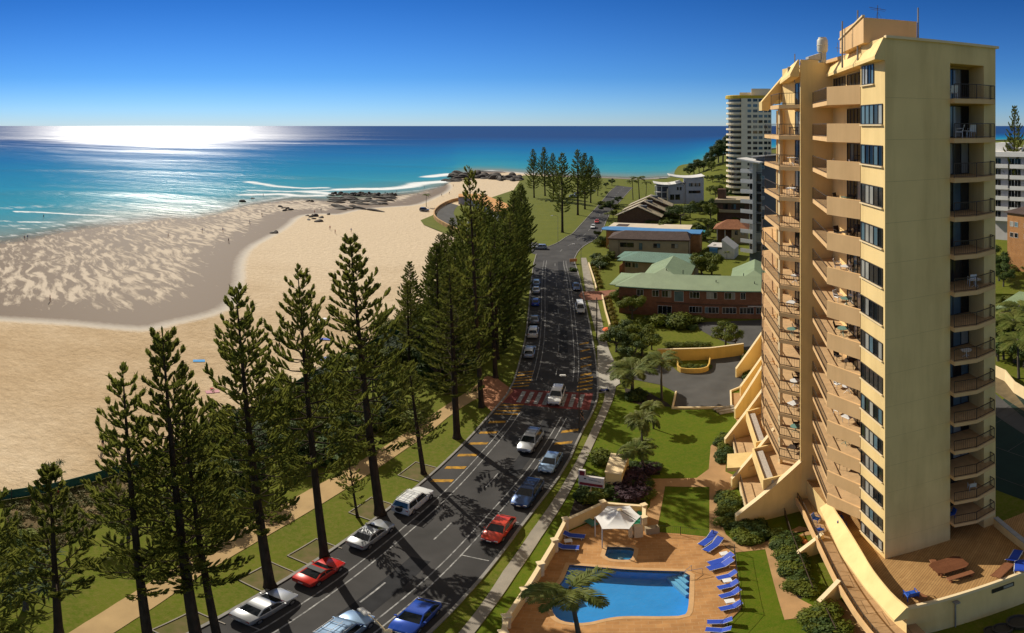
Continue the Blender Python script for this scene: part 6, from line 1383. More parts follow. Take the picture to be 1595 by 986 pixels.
# boundary wall with posts
WALL = [G(x, y, 1.75) for x, y in [(784,985),(789,960),(817,918),(842,878),(864,841),(881,808.5),(939,782),(1003,787)]] + [G(1003,806,1.75)]
wt = thing('pool_wall', 'cream pool boundary wall with square capped posts along the footpath', 'wall', (WALL[0].x,WALL[0].y,0)); WP = [(p.x,p.y) for p in WALL]
MB().wall(WP, 0, 1.6, .2).build('wall', m_cream, wt, world=True); MB().wall(WP, 1.603, 1.70, .3).build('coping', m_trim, wt, world=True)
for x, y in WP: MB().rbox((x,y,.9), (.42,.42,1.8), .04, .3).rbox((x,y,1.86), (.54,.54,.12), .03, .3).build('post', m_trim, wt, world=True)
# stub wall and cupboard by the umbrella
t = thing('deck_cupboard', 'cream cupboard with a low box beside the white shade canopy', 'cupboard', G(994,835,DK)); MB().rbox((0,0,.8), (.7,.5,1.6), .03).build('body', m_trim, t); MB().rbox((-.6,.1,.75), (.3,.4,1.5), .03).build('post', m_trim, t); MB().rbox((1.2,.3,.4), (1.1,.6,.8), .03).build('box', m_beiw, t)
# shade canopy
um = thing('shade_canopy', 'white six pointed tensile shade canopy over the pool deck', 'shade canopy', G(965,832,DK)); c = G(962,808,3.0); ap = G(965,794,3.7); cor = [G(x,y,h) for x,y,h in ((927,806,2.8),(946,788,2.8),(981,788,2.8),(998,804,2.8),(980,824,2.8),(938,824,2.8))]
mb = MB(); n = 14; vs = []; rings = 8
for k in range(rings+1):
    t = k/rings
    for i in range(6):
        a, b_ = cor[i], cor[(i+1)%6]
        for j in range(n):
            u = j/n; e = a.lerp(b_, u); m_ = (a+b_)/2; sag = 4*u*(1-u)*.07; e = e.lerp(c*.5+m_*.5, sag); p = ap.lerp(e, t); p.z -= .28*math.sin(math.pi*t); vs.append(p)
N6 = 6*n; fs = [(k*N6+i, k*N6+(i+1)%N6, (k+1)*N6+(i+1)%N6, (k+1)*N6+i) for k in range(rings) for i in range(N6)]
mb.add(vs, fs); m_canv = M('white_canvas', (.80,.78,.74), .7, .03, 1, trans=.15); mb.build('canvas', m_canv, um, smooth=True, world=True, fix=False)
for i in (0,2,3,5): q = cor[i]; MB().tube([(q.x,q.y,DK),(q.x,q.y,q.z+.05)], .05, 8).build('pole', m_wfr, um, world=True)
MB().tube([ap+Vector((0,0,.02)), cor[3].lerp(cor[4],.4)+Vector((0,0,.12))], .03, 6).build('stay', m_frame, um, world=True); MB().lathe([(.22,0),(.22,.1),(.06,.2)], ap-Vector((0,0,.05)), 10).build('cap', m_trim, um, world=True)
# loungers and plastic tables
m_lb = M('blue_mesh_fabric', (.015,.06,.42), .6, .08, 6); m_wpl = M('white_plastic', (.72,.72,.70), .45, .05, 4); m_gpl = M('green_plastic', (.02,.27,.17), .5, .06, 4); m_tpl = M('faded_teal_plastic', (.05,.20,.16), .55, .06, 4)
m_slat = M('teak', (.22,.085,.035), .6, .2, 4, stretch=(1,8,1))
def lounger_proto(mat, fr, back=.55):
    r = thing('sun_lounger', 'x', 'sun lounger'); P = [(-.95,.34),(.25,.34),(.95,.34+back)]
    mb = MB()
    for (xa,za),(xb,zb) in zip(P, P[1:]): mb.add([(xa,-.29,za),(xb,-.29,zb),(xb,.29,zb),(xa,.29,za),(xa,-.29,za-.05),(xb,-.29,zb-.05),(xb,.29,zb-.05),(xa,.29,za-.05)], [(0,1,2,3),(7,6,5,4),(0,4,5,1),(1,5,6,2),(2,6,7,3),(3,7,4,0)])
    mb.build('mattress', mat, r)
    fb = MB()
    for s in (-.32,.32): fb.tube([(-.98,s,.31),(.25,s,.31),(.97,s,.31+back)], .025, 5)
    fb.build('frame', fr, r)
    for x in (-.75,.55):
        for s in (-.3,.3): MB().tube([(x,s,0),(x,s,.31)], .025, 5).build('leg', fr, r)
    return r
LB = lounger_proto(m_lb, m_wpl); LG = lounger_proto(m_gpl, m_gpl, .6); LT = lounger_proto(m_tpl, m_tpl, .6); LW = lounger_proto(m_slat, m_slat, .0)
used_l = set()
def lounger(pr, x, y, rz, label, z=DK, group='blue loungers on the pool deck'):
    p = G(x, y, z+.3); p.z = z
    if pr.name in used_l: o = dup(pr, p, rz, label); 
    else: o = pr; used_l.add(pr.name); o.location = p; o.rotation_euler = (0,0,rz); o['label'] = label
    if group: o['group'] = group
    elif 'group' in o: del o['group']
    return o
for i, (x, y, a, lab) in enumerate(((1103,841,35,'blue lounger at the top of the row by the garden path'),(1111,850,32,'second blue lounger from the top of the row by the garden path'),(1123,873,8,'blue lounger just below the first white table'),(1122,881,6,'blue lounger directly above the small upright row'),(1132,897,2,'blue lounger above the middle white table'),(1134,912,2,'blue lounger below the middle white table'),
    (1137,925,6,'blue lounger above the lowest white table'),(1138,945,0,'blue lounger below the lowest white table'),(1121,968,-20,'blue lounger alone at the bottom corner of the deck'),(1119,981,-30,'blue lounger cut by the bottom of the photo'),(892,834,-18,'blue lounger beside the boundary wall, nearer the canopy'),(882,852,-12,'blue lounger beside the boundary wall, nearer the pool'))):
    o = lounger(LB, x, y, rad(a) if x > 1000 else rad(a+180), lab); o.scale = (.74,.8,.85) if x > 1118 and y > 890 else (1,1,1)
lounger(LT, 917,811, rad(120), 'faded teal lounger in the wall corner', group=None); lounger(LG, 994,812, rad(60), 'bright green lounger propped by the cupboard', group=None)
def table_proto(w, d, h, mat, name='side_table', cat='table'):
    r = thing(name, 'x', cat); MB().rbox((0,0,h-.03), (w,d,.05), .02).build('top', mat, r)
    for x in (-w*.4,w*.4):
        for y in (-d*.4,d*.4): MB().tube([(x,y,0),(x*.92,y*.92,h-.06)], [.02,.028], 5).build('leg', mat, r)
    return r
TB = table_proto(.62,.5,.45,m_wpl); first = True
for x, y, lab in ((1128,862,'white plastic table between the second and third loungers'),(1133,904,'white plastic table in the middle of the lounger row'),(1137,936,'white plastic table low in the lounger row'),(885,842,'white plastic table between the two loungers by the boundary wall')):
    p = G(x, y, DK+.4); p.z = DK
    if first: TB.location = p; TB['label'] = lab; TB['group'] = 'white tables on the pool deck'; first = False
    else: dup(TB, p, rnd.uniform(-.2,.2), lab, 'white tables on the pool deck')
# pool fence (thin rails)
pf = thing('pool_fence', 'thin dark pool fence between deck and lawn', 'fence', G(1113,840))
FP_ = [G(x,y,DK) for x, y in ((1022,830),(1060,833),(1111,838),(1144,861),(1148,897),(1155,949),(1121,983))]
for a, b_ in zip(FP_, FP_[1:]):
    a2, b2 = a.to_2d(), b_.to_2d(); n = max(2, int((b2-a2).length/1.8)); mb = MB()
    for h in (.15, 1.15): mb.tube([(a2.x,a2.y,DK+h),(b2.x,b2.y,DK+h)], .016, 4)
    nb = int((b2-a2).length/.16)
    for k in range(nb): q = a2.lerp(b2, k/nb); mb.box((q.x,q.y,DK+.65), (.009,.009,1.0))
    mb.build('rail_panel', m_frame, pf, world=True)
    MB().tube([(a2.x,a2.y,0),(a2.x,a2.y,DK+1.2)], .03, 6).build('post', m_frame, pf, world=True)
# kiosk, sign, beds
kq = [G(x,y,2.5).to_2d() for x,y in ((952,707),(979.5,709),(968,738),(943,734.5))]
t = thing('garden_shed', 'small cream box shed with flat roof behind the sign', 'shed', (kq[3].x,kq[3].y,0)); MB().prism([(p.x,p.y) for p in offs([(p.x,p.y) for p in kq], 0, True)] if False else [(p.x,p.y) for p in kq], 0, 2.4).build('wall', m_cream, t, world=True); cc = sum(kq, Vector((0,0)))/4
MB().prism([tuple(cc+(p-cc)*1.06) for p in kq], 2.403, 2.55).build('roof', m_trim, t, world=True)
sg = thing('hotel_sign', 'white and maroon stepped sign board on a post beside the footpath', 'sign', G(920.5,778)); sq = [G(901,744,3.0), G(940.5,750,3.0)]; a, b_ = sq[0].to_2d(), sq[1].to_2d(); d = (b_-a).normalized(); nrm = Vector((d.y,-d.x)); Ls_ = (b_-a).length
m_mar = M('maroon_paint', (.20,.018,.03), .6, .08, 2); m_sgw = M('sign_white', (.62,.57,.54), .6, .05, 2)
def sgb(x0, x1, z0, z1, off, mat, nm, par, th=.03):
    p0 = a+d*x0+nrm*off; p1 = a+d*x1+nrm*off; q0 = p0-nrm*th; q1 = p1-nrm*th
    return MB().prism([tuple(p0),tuple(p1),tuple(q1),tuple(q0)], z0, z1).build(nm, mat, par, world=True)
sgb(0, Ls_, 2.0, 3.35, 0, m_sgw, 'board', sg, .25); sgb(0, Ls_*.26, 3.352, 4.1, 0, m_sgw, 'board_step', sg, .25); sgb(.1, Ls_*.24, 3.4, 4.0, .012, m_mar, 'maroon_panel', sg); sgb(.1, Ls_-.1, 2.08, 2.45, .012, m_mar, 'maroon_band', sg)
# faded script on the board: thin dark strokes, illegible in the photograph
for x0, x1, z in ((.52,.72,2.95),(.95,1.35,2.90),(1.40,1.75,2.86),(1.8,2.1,2.80)): sgb(x0, min(x1,Ls_-.2), z, z+.16 if x0 < .6 else z+.07, .012, m_blk, 'lettering', sg)
MB().tube([(0,0,0),(0,0,2.1)], .07, 8).build('post', m_beiw, sg)
for i in range(34): x = 905+rnd.random()*98; y = 752+rnd.random()*28; bush(rnd.choice(['round','dark','dark','round','yellow' if rnd.random() < .3 else 'dark']), G(x, y), rnd.uniform(.7,1.5), 'low garden shrub in the bed between sign and pool wall', 'shrubs in the bed by the pool wall', 1.2)
for x, y, h in ((976,757,1.9),(987,763,1.9),(981,768,1.7),(990,772,1.5)): bush('purple', G(x, y), h, 'dark purple leaved shrub in the bed behind the pool wall', 'purple shrubs behind the pool wall', 1.4)
for i in range(16): bush('purple' if i % 2 else 'dark', G(984+rnd.random()*42, 726+rnd.random()*9), rnd.uniform(.6,1.1), 'purple flowering bush under the lawn palm', 'bushes under the lawn palm', 1.3)
for i in range(10): bush('dark', G(980+rnd.random()*24, 612+rnd.random()*14), rnd.uniform(.7,1.5), 'dark low shrub in the palm bed by the footpath', 'shrubs in the palm bed', 1.3)
for x, y, h in ((935,722,1.7),(939,716,1.9),(1004,766,1.2),(1008,757,1.3),(1007,775,1.1)): bush('round', G(x, y), h, 'leafy shrub beside the shed and path corner', 'shrubs beside the shed', 1.2)
def hedge(poly, n, h, label, grp, k=('round','dark')):
    P = [(p.x,p.y) for p in gp(poly)]; X = [p[0] for p in P]; Y = [p[1] for p in P]; c = 0
    while c < n:
        p = (rnd.uniform(min(X),max(X)), rnd.uniform(min(Y),max(Y)))
        if inside(p, P): bush(rnd.choice(k), p, h*rnd.uniform(.75,1.2), label, grp, 1.2); c += 1
hedge([(1124,775),(1140,770),(1144,800),(1148,822),(1180,815),(1200,826),(1190,842),(1160,846),(1136,834),(1126,815)], 40, 1.1, 'dense green shrub in the bed at the foot of the sloping fin', 'shrubs at the foot of the fin')
hedge([(1211,836),(1232,834),(1240,870),(1266,928),(1244,930),(1226,890)], 36, 1.2, 'leafy shrub in the long bed below the podium', 'shrubs in the long podium bed'); hedge([(1262,960),(1284,952),(1300,975),(1310,990),(1266,988)], 14, 1.3, 'leafy shrub in the bed at the bottom edge', 'shrubs in the bottom bed')
hedge([(1121,680),(1134,676),(1134,708),(1122,724)], 14, 1.0, 'clipped shrub beside the entrance path', 'shrubs beside the entrance path'); hedge([(1160,550),(1176,550),(1178,575),(1164,578)], 12, 1.1, 'shrub in the planter at the car park corner', 'shrubs in the car park planter')
hedge([(1160,580),(1176,580),(1176,603),(1163,603)], 10, 1.0, 'shrub in the lower planter at the car park corner', 'shrubs in the lower car park planter'); hedge([(1062,572),(1104,571),(1104,577),(1062,579)], 10, .8, 'low hedge in the curved planter', 'hedge in the curved planter')
struct('bed_soil', MB().sheet([(p.x,p.y) for p in gp([(1211,834),(1236,832),(1246,870),(1272,930),(1243,933)])], .05).sheet([(p.x,p.y) for p in gp([(904,750),(945,742),(1012,746),(1010,775),(1003,785),(939,780),(886,806)])], .05).sheet([(p.x,p.y) for p in gp([(978,722),(1030,722),(1028,740),(985,741)])], .05).sheet([(p.x,p.y) for p in gp([(973,605),(1008,610),(1040,628),(1046,634),(1000,632),(976,624)])], .05), M('dark_soil', (.035,.026,.018), .95, .3, 2))
mb = MB()
# car park walls, kerb, bumper
m_ywl = weather(M('ochre_render', (.66,.42,.10), .85, .06, .5))
t = thing('car_park_wall', 'ochre rendered wall behind the car park with curved planter', 'wall', G(1060,560)); MB().wall([(p.x,p.y) for p in gp([(1024,562),(1106,560),(1158,553)])], 0, 2.2, .25).build('wall', m_ywl, t, world=True); MB().wall([(p.x,p.y) for p in gp([(1024,562),(1106,560),(1158,553)])], 2.203, 2.3, .34).build('coping', m_trim, t, world=True)
pc_ = smoothline(gp([(1055,566),(1056,580),(1075,582),(1095,581),(1104,577),(1106,562)]), 1); MB().wall([(p.x,p.y) for p in pc_], 0, .9, .2).build('planter', m_ywl, t, world=True)
t = thing('car_park_kerb', 'cream kerb around the near edge of the car park', 'kerb', G(1047,637)); MB().wall([(p.x,p.y) for p in gp([(1053,612),(1047.5,637),(1139,636),(1138,611),(1160,602),(1157,548)])], 0, .35, .22).build('kerb', m_trim, t, world=True)
t = thing('timber_steps', 'grey timber steps at the car park corner', 'steps', G(1127,638))
for k in range(3): MB().rbox((k*.2,-k*.55,.35-.1*k), (2.8,.5,.12), .02).build('step', m_conc, t)
# street furniture
def pole(name, label, cat, base, h, r=.07, arm=None, mat=None, extra=None):
    t = thing(name, label, cat, base); MB().tube([(0,0,0),(0,0,h)], [r,r*.7], 8).build('pole', mat or m_kerb, t)
    if arm:
        e = Vector(arm); MB().tube([(0,0,h-.1), e*.5+Vector((0,0,h+.35)), e+Vector((0,0,h+.3))], [.045,.04,.035], 6).build('arm', mat or m_kerb, t)
        hd = MB(); hd.rbox((0,0,0), (.75,.34,.16), .05); o = hd.build('lamp_head', m_wfr, t); o.location = e+e.normalized()*.3+Vector((0,0,h+.3)); o.rotation_euler = (0,0,math.atan2(e.y,e.x))
        g = MB().box((0,0,-.09), (.5,.24,.03)).build('lens', m_gl_cur, o)
    return t
pb = G(604,985,9.0); hb = G(572,958,9.2); pole('street_lamp', 'street lamp seen from above with curved arm over the road at the bottom', 'street lamp', (pb.x,pb.y,0), 9.0, .08, (hb.x-pb.x,hb.y-pb.y,0), m_trim)
MB().lathe([(.17,0),(.2,.1),(.12,.22),(.02,.26)], (0,0,9.0), 10).build('cap', m_trim, [o for o in COL.objects if o.name.startswith('street_lamp')][0])
for x, y, lab in ((902,668,'street lamp at the kerb beside the zebra crossing'),(905,437,'street lamp on the verge by the dark blue car'),(869,380,'street lamp at the corner of the far park'),(985,300,'far street lamp by the palms')): q = G(x, y); pole('street_lamp', lab, 'street lamp', q, 8.0 if y > 600 else 9.5, .07, (-1.6,.2,0), m_frame if y > 600 else None)
q = G(929.5,529); t = pole('power_pole', 'timber power pole with crossarm on the verge', 'power pole', q, 8.5, .13, None, m_bark2); MB().box((.0,0,8.0), (2.4,.10,.12)).build('crossarm', m_bark2, t)
t = thing('hooded_bin', 'orange hooded drinks stand on the grass by the driveway', 'stand', G(946,530)); MB().rbox((0,0,.5), (1.1,.8,1.0), .05).build('cabinet', m_tpl, t); MB().lathe([(.95,2.2),(.7,2.45),(.1,2.65)], (0,0,0), 8).build('hood', M('orange_canvas', (.70,.12,.015), .7, .05, 2), t); MB().tube([(0,0,1),(0,0,2.3)], .04).build('post', m_frame, t)
t = thing('roadside_sign', 'orange and white roadside barrier sign at the street bend', 'sign', G(893,411)); MB().rbox((0,0,1.1), (2.2,.12,.9), .02, .2).build('board', M('orange_board', (.62,.25,.08), .6, .1, 2), t)
for x in (-.8,.8): MB().tube([(x,x*.2,0),(x,x*.2,.7)], .05).build('leg', m_frame, t)
bush('dark', G(894,422), 1.2, 'clipped dark box hedge by the roadside barrier sign', None, 1.6)
t = thing('scooter', 'small blue scooter parked on the footpath near the crossing', 'scooter', G(941,611)); MB().tube([(-.45,0,.5),(0,0,.35),(.4,0,.5),(.5,0,.95)], [.16,.12,.09,.04], 8).build('body', PT['blue'], t)
for x in (-.5,.5): MB().lathe([(.1,-.05),(.25,-.05),(.25,.05),(.1,.05)], (x,0,.25), 12, Matrix.Rotation(rad(90),4,'X')).build('wheel', m_tyre, t)
pm_ = MB()
for s_, t_, l_, w_ in ((8,.6,9,1.6),(22,-2.2,3,1.2),(33,1.4,14,1.3),(47,-1.2,2.2,2.2),(70,.9,11,1.5),(92,-1.0,5,2.0),(120,1.6,16,1.4)): pm_.ribbon([RP(s_+l_*k/4, t_-w_/2) for k in range(5)], [RP(s_+l_*k/4, t_+w_/2) for k in range(5)], .0565)
struct('road_patches', pm_, M('patched_asphalt', (.030,.030,.032), .9, .2, .8, spec=.2, detail=8))
# timber surrounds at the feet of the near pines
first = None
for i, (x, y, lab) in enumerate(((430,905,'white edged square around the foot of the pine behind the nearest silver sedan'),(503,866,'white edged square around the foot of the pine behind the red sports car'),(590,797,'white edged square around the foot of the tallest pine'),(309,985,'white edged square around the foot of the pines at the bottom edge'),(660,738,'white edged square around the foot of the pine by the yellow hatching'))):
    b0 = G(x, y); s, tt = S_of(b0); rz = RD(s); 
    if first is None:
        first = thing('tree_surround', lab, 'tree surround', b0, rz, 'tree surrounds'); MB().bx(-1.7,1.7,1.9,1.99,0,.12).bx(-1.7,-1.61,-.5,1.9,0,.12).bx(1.61,1.7,-.5,1.9,0,.12).build('edging', m_conc, first); MB().sheet([(-1.6,-.5),(1.6,-.5),(1.6,1.89),(-1.6,1.89)], .045).build('bare_earth', M('bare_earth', (.085,.095,.014), .95, 0, 1.1, detail=8, col2=(.16,.115,.05)), first)
    else: dup(first, b0, rz, lab, 'tree surrounds')
# green shade cloth fence along the beach
fn = thing('beach_fence', 'green shade cloth fence between beach and dunes', 'fence', G(18,777)); fpts = [(p.x,p.y) for p in resample(gp(FENCE), 5)]
m_cloth = M('green_shade_cloth', (.035,.13,.085), .8, .18, 1.2); MB().wall(fpts, .05, 1.35, .04).build('cloth', m_cloth, fn, world=True)
pm = [MB().tube([(x,y,0),(x,y,1.5)], .05, 5).build('post', m_bark2, fn, world=True) for x, y in fpts[:90]]
t = thing('beach_fence', 'short green shade cloth fence above the beach access', 'fence', G(597,532)); MB().wall([(p.x,p.y) for p in gp([(595,533),(622,529),(652,524)])], .2, 1.9, .05).build('cloth', m_cloth, t, world=True)
for x, y in ((596,533),(622,529),(651,524)): q = G(x,y); MB().tube([(q.x,q.y,0),(q.x,q.y,2)], .05, 5).build('post', m_bark2, t, world=True)
t = thing('beach_sign', 'small green board on the beach end of the fence', 'sign', G(670,449)); MB().rbox((0,0,1.2), (2.6,.08,1.5), .02).build('board', m_cloth, t)
for x in (-1,1): MB().tube([(x,.08,0),(x,.08,1.8)], .05).build('post', m_bark2, t)
# roof terrace furniture
z = ZT+.01
def tp(x, y): q = G(x, y, z+.3); q.z = z; return q
pt = thing('picnic_table', 'brown slatted timber table with bench on the sun terrace', 'picnic table', tp(1478,885), rad(-16)); 
for k in range(7): pass
MB().prism([(-1.1,-.55),(-.75,-.78),(.75,-.78),(1.1,-.55),(1.1,.55),(.75,.78),(-.75,.78),(-1.1,.55)], .70, .76).build('table_top', brick_mat('teak_slats', (.20,.075,.032), (.17,.062,.026), (.05,.02,.01), 1.0, .6, 5.0, .11, .008), pt)
for x in (-.8,.8):
    for y in (-.5,.5): MB().box((x,y,.35), (.09,.09,.69)).build('leg', m_slat, pt)
bn_ = thing('bench', 'brown slatted bench on the street side of the terrace table', 'bench', tp(1496,898), rad(-16)); MB().rbox((0,0,.44), (1.8,.42,.06), .02).build('seat', m_slat, bn_)
for x in (-.7,.7): MB().box((x,0,.2), (.08,.36,.40)).build('leg', m_slat, bn_)
bn2 = dup(bn_, tp(1462,884)+Vector((-.05,.1,0)), rad(64), 'brown slatted bench tucked at the left end of the terrace table')
lounger(LW, 1562,888, rad(10), 'timber slatted lounger flat on the sun terrace', z, None)
L1 = lounger(LB, 1580,868, rad(200), 'blue cushioned lounger at the right edge of the sun terrace', z, None); L2 = lounger(LB, 1588,884, rad(215), 'blue cushioned lounger tilted by the street edge of the sun terrace', z, None)
def chair_proto(mat, name='chair'):
    r = thing(name, 'x', 'chair'); MB().rbox((0,0,.42), (.5,.5,.05), .03).build('seat', mat, r)
    mb = MB(); mb.add([(-.25,.22,.44),(.25,.22,.44),(.23,.36,.92),(-.23,.36,.92),(-.25,.26,.44),(.25,.26,.44),(.23,.40,.92),(-.23,.40,.92)], [(0,1,2,3),(7,6,5,4),(0,4,5,1),(1,5,6,2),(2,6,7,3),(3,7,4,0)]); mb.build('backrest', mat, r)
    for x in (-.23,.23):
        MB().tube([(x*1.08,-.2,.44),(x*1.08,-.22,.64),(x*1.08,.24,.66)], .022, 5).build('arm', mat, r)
        for y in (-.2,.22): MB().tube([(x,y,.42),(x*1.1,y*1.15,0)], .022, 5).build('leg', mat, r)
    return r
m_bpl = M('blue_plastic', (.015,.08,.40), .5, .06, 4); m_dkm = M('dark_wicker', (.05,.035,.025), .8, .2, 8)
CHB = chair_proto(m_bpl); CHB.location = tp(1419,928); CHB.rotation_euler = (0,0,rad(160)); CHB['label'] = 'bright blue chair in the corner of the terrace beside the curved parapet'; CHB.scale = (1.35,)*3
dk_ = table_proto(.7,.7,.4,m_slat); dk_.location = tp(1432,930); dk_['label'] = 'low brown table beside the bright blue terrace chair'
CHW = chair_proto(m_wpl); CHD = chair_proto(m_dkm); TW = table_proto(.85,.85,.72,m_wpl); TD = table_proto(.8,.8,.72,m_dkm)
def rtable_proto(mat):
    r = thing('round_table', 'x', 'table'); MB().lathe([(.45,.69),(.46,.72),(.02,.73)], n=18).build('top', mat, r); MB().tube([(0,0,.05),(0,0,.7)], .035, 6).build('pedestal', mat, r)
    for k in range(3): a = k*2.094; MB().tube([(0,0,.3),(.34*math.cos(a),.34*math.sin(a),0)], .02, 5).build('leg', mat, r)
    return r
RT = rtable_proto(m_wpl); RTG = rtable_proto(M('green_glass_top', (.16,.30,.25), .15, .05, 2))
ORD = ['','first','second','third','fourth','fifth','sixth','seventh','eighth','ninth','tenth','eleventh','twelfth','thirteenth','fourteenth']
seen = {CHB.name}
def put(pr, p, rz, label, group, scale=1.0):
    if pr.name in seen: o = dup(pr, p, rz, label, group)
    else: seen.add(pr.name); o = pr; o.location = tuple(p); o.rotation_euler = (0,0,rz); o['label'] = label; o['group'] = group
    o.scale = (scale,)*3; return o
BG = 'furniture on the tower balconies'
rb_ = random.Random(77)
for j in range(1, 14):
    zf = LV[j]+.012; fl = ORD[14-j+1]
    # stack beside the strip windows
    c = J_.lerp(R_, .42)+V2(.75,-.1); k = j % 4
    tb = (TW, RT, TD, RTG)[k] if j not in (8,) else RTG; ck = CHW if k in (0,1) else CHD
    nm = {TW:'square white table',RT:'round white table',TD:'dark wicker table',RTG:'round green glass table'}[tb]; cn = 'white chair' if ck is CHW else 'dark wicker chair'
    put(tb, (c.x+rb_.uniform(-.2,.2), c.y+rb_.uniform(-.5,.3), zf), rb_.random(), f'{nm} behind the peach parapet, {fl} balcony from the top', BG)
    put(ck, (c.x+.75, c.y+.1, zf), rad(90)+rb_.uniform(-.5,.5), f'{cn} by the doors behind the peach parapet, {fl} balcony from the top', BG)
    put(ck, (c.x+.1, c.y+1.3, zf), rad(20)+rb_.uniform(-.5,.5), f'{cn} seaward behind the peach parapet, {fl} balcony from the top', BG)
    # railed stack on the left
    if j % 5 != 0:
        c = V2(23.9,41.6); tb = (RT, TD, RTG, TW)[j % 4]; nm = {TW:'square white table',RT:'round white table',TD:'dark wicker table',RTG:'round green glass table'}[tb]; ck = CHD if j % 3 else CHW; cn = 'white chair' if ck is CHW else 'dark wicker chair'
        put(tb, (c.x+rb_.uniform(-.15,.15), c.y+rb_.uniform(-.3,.3), zf), rb_.random(), f'{nm} on the railed left stack, {fl} balcony from the top', BG); put(ck, (c.x+.75, c.y+.7, zf), rad(60), f'{cn} on the railed left stack, {fl} balcony from the top', BG)
# end-wall niches
nc = (N1+N2)/2
for j, kind in ((14,'c'),(13,'cc'),(9,'ct'),(7,'t'),(2,'c'),(1,'b')):
    zf = LV[j]+.012; fl = ORD[14-j+1]
    if 'c' in kind: p = nc+eu*(.6 if j != 14 else -1.0)-en*.3; put(CHW, (p.x,p.y,zf), rad(150), f'white chair in the end wall niche, {fl} from the top', BG)
    if kind == 'cc': p = nc-eu*.5-en*.3; put(CHW, (p.x,p.y,zf), rad(220), f'white chair backed to the glass in the end wall niche, {fl} from the top', BG); p = nc+eu*.1-en*.2; put(TW, (p.x,p.y,zf), 0, f'small white table between chairs in the end wall niche, {fl} from the top', BG, .7)
    if 't' in kind: p = nc-eu*(.3 if kind == 't' else -.5)+en*.3; put(RT, (p.x,p.y,zf), 0, f'white table in the end wall niche, {fl} from the top', BG, .85)
    if kind == 'b': p = nc-eu*1.1-en*.5; put(CHB, (p.x,p.y,zf), rad(250), f'blue chair in the lowest end wall niche', BG)
for p, rz, lab in ((GD(1306,38.2),rad(40),'blue chair on the terrace under the lowest peach parapet, nearer'),(GD(1301,39.4),rad(70),'blue chair on the terrace under the lowest peach parapet, farther')): put(CHB, (p.x+.4,p.y,ZT+.01), rz, lab, 'blue chairs under the lowest parapet')
for q in (LB,LG,LT,LW,TB,CHB,CHW,CHD,TW,TD,RT,RTG): pass
# things on the walkway and lawns
put(CHB, tuple(G(1272,812,1.96)), rad(30), 'blue chair on the lower walkway by the railing', None); put(CHB, tuple(G(1277,829,1.96)), rad(90), 'blue chair farther along the lower walkway', None)
t = thing('inflatable_ring', 'yellow inflatable ring on the small lawn below the podium', 'inflatable ring', G(1242,841)+Vector((0,0,.05))); 
mb = MB(); mb.lathe([(.25,.1),(.32,.0),(.5,0),(.58,.1),(.5,.22),(.32,.22),(.25,.1)], n=20); mb.build('ring', M('yellow_vinyl', (.65,.30,.02), .4, .05, 2), t, smooth=True)
t = thing('beach_ball', 'small orange ball beside the yellow ring', 'ball', G(1254,847)+Vector((0,0,.05))); MB().lathe([(.25*math.sin(math.pi*k/10)+.001, .25-.25*math.cos(math.pi*k/10)) for k in range(11)], n=16).build('ball', M('orange_vinyl', (.65,.2,.06), .4, .05, 2), t, smooth=True)
# hedge rail along the beds
t = thing('garden_rail', 'dark rail along the long bed below the podium', 'railing', G(1222,801)); ln = gp([(1222,803),(1232,838),(1248,880),(1266,926)]); mb = MB()
railing([V2(p.x,p.y) for p in ln], 0, 1.1, .2).build('railing', m_brown, t, world=True)
t = thing('garden_rail', 'short dark rail above the bottom bed', 'railing', G(1283,948)); railing([V2(p.x,p.y) for p in gp([(1283,950),(1302,990)])], 0, 1.1, .2).build('railing', m_brown, t, world=True)
# dark pots below the podium wall
for x, y, s, lab in ((1588,975,1.3,'large dark round planter under the podium wall at the corner'),(1562,984,1.0,'smaller dark pot under the podium wall'),(1545,986,.8,'smallest dark pot under the podium wall')):
    t = thing('planter_pot', lab, 'pot', G(x, y)); MB().lathe([(.35*s,0),(.55*s,.25*s),(.6*s,.6*s),(.5*s,.62*s),(.45*s,.5*s)], n=18).build('pot', m_frame, t, smooth=30)
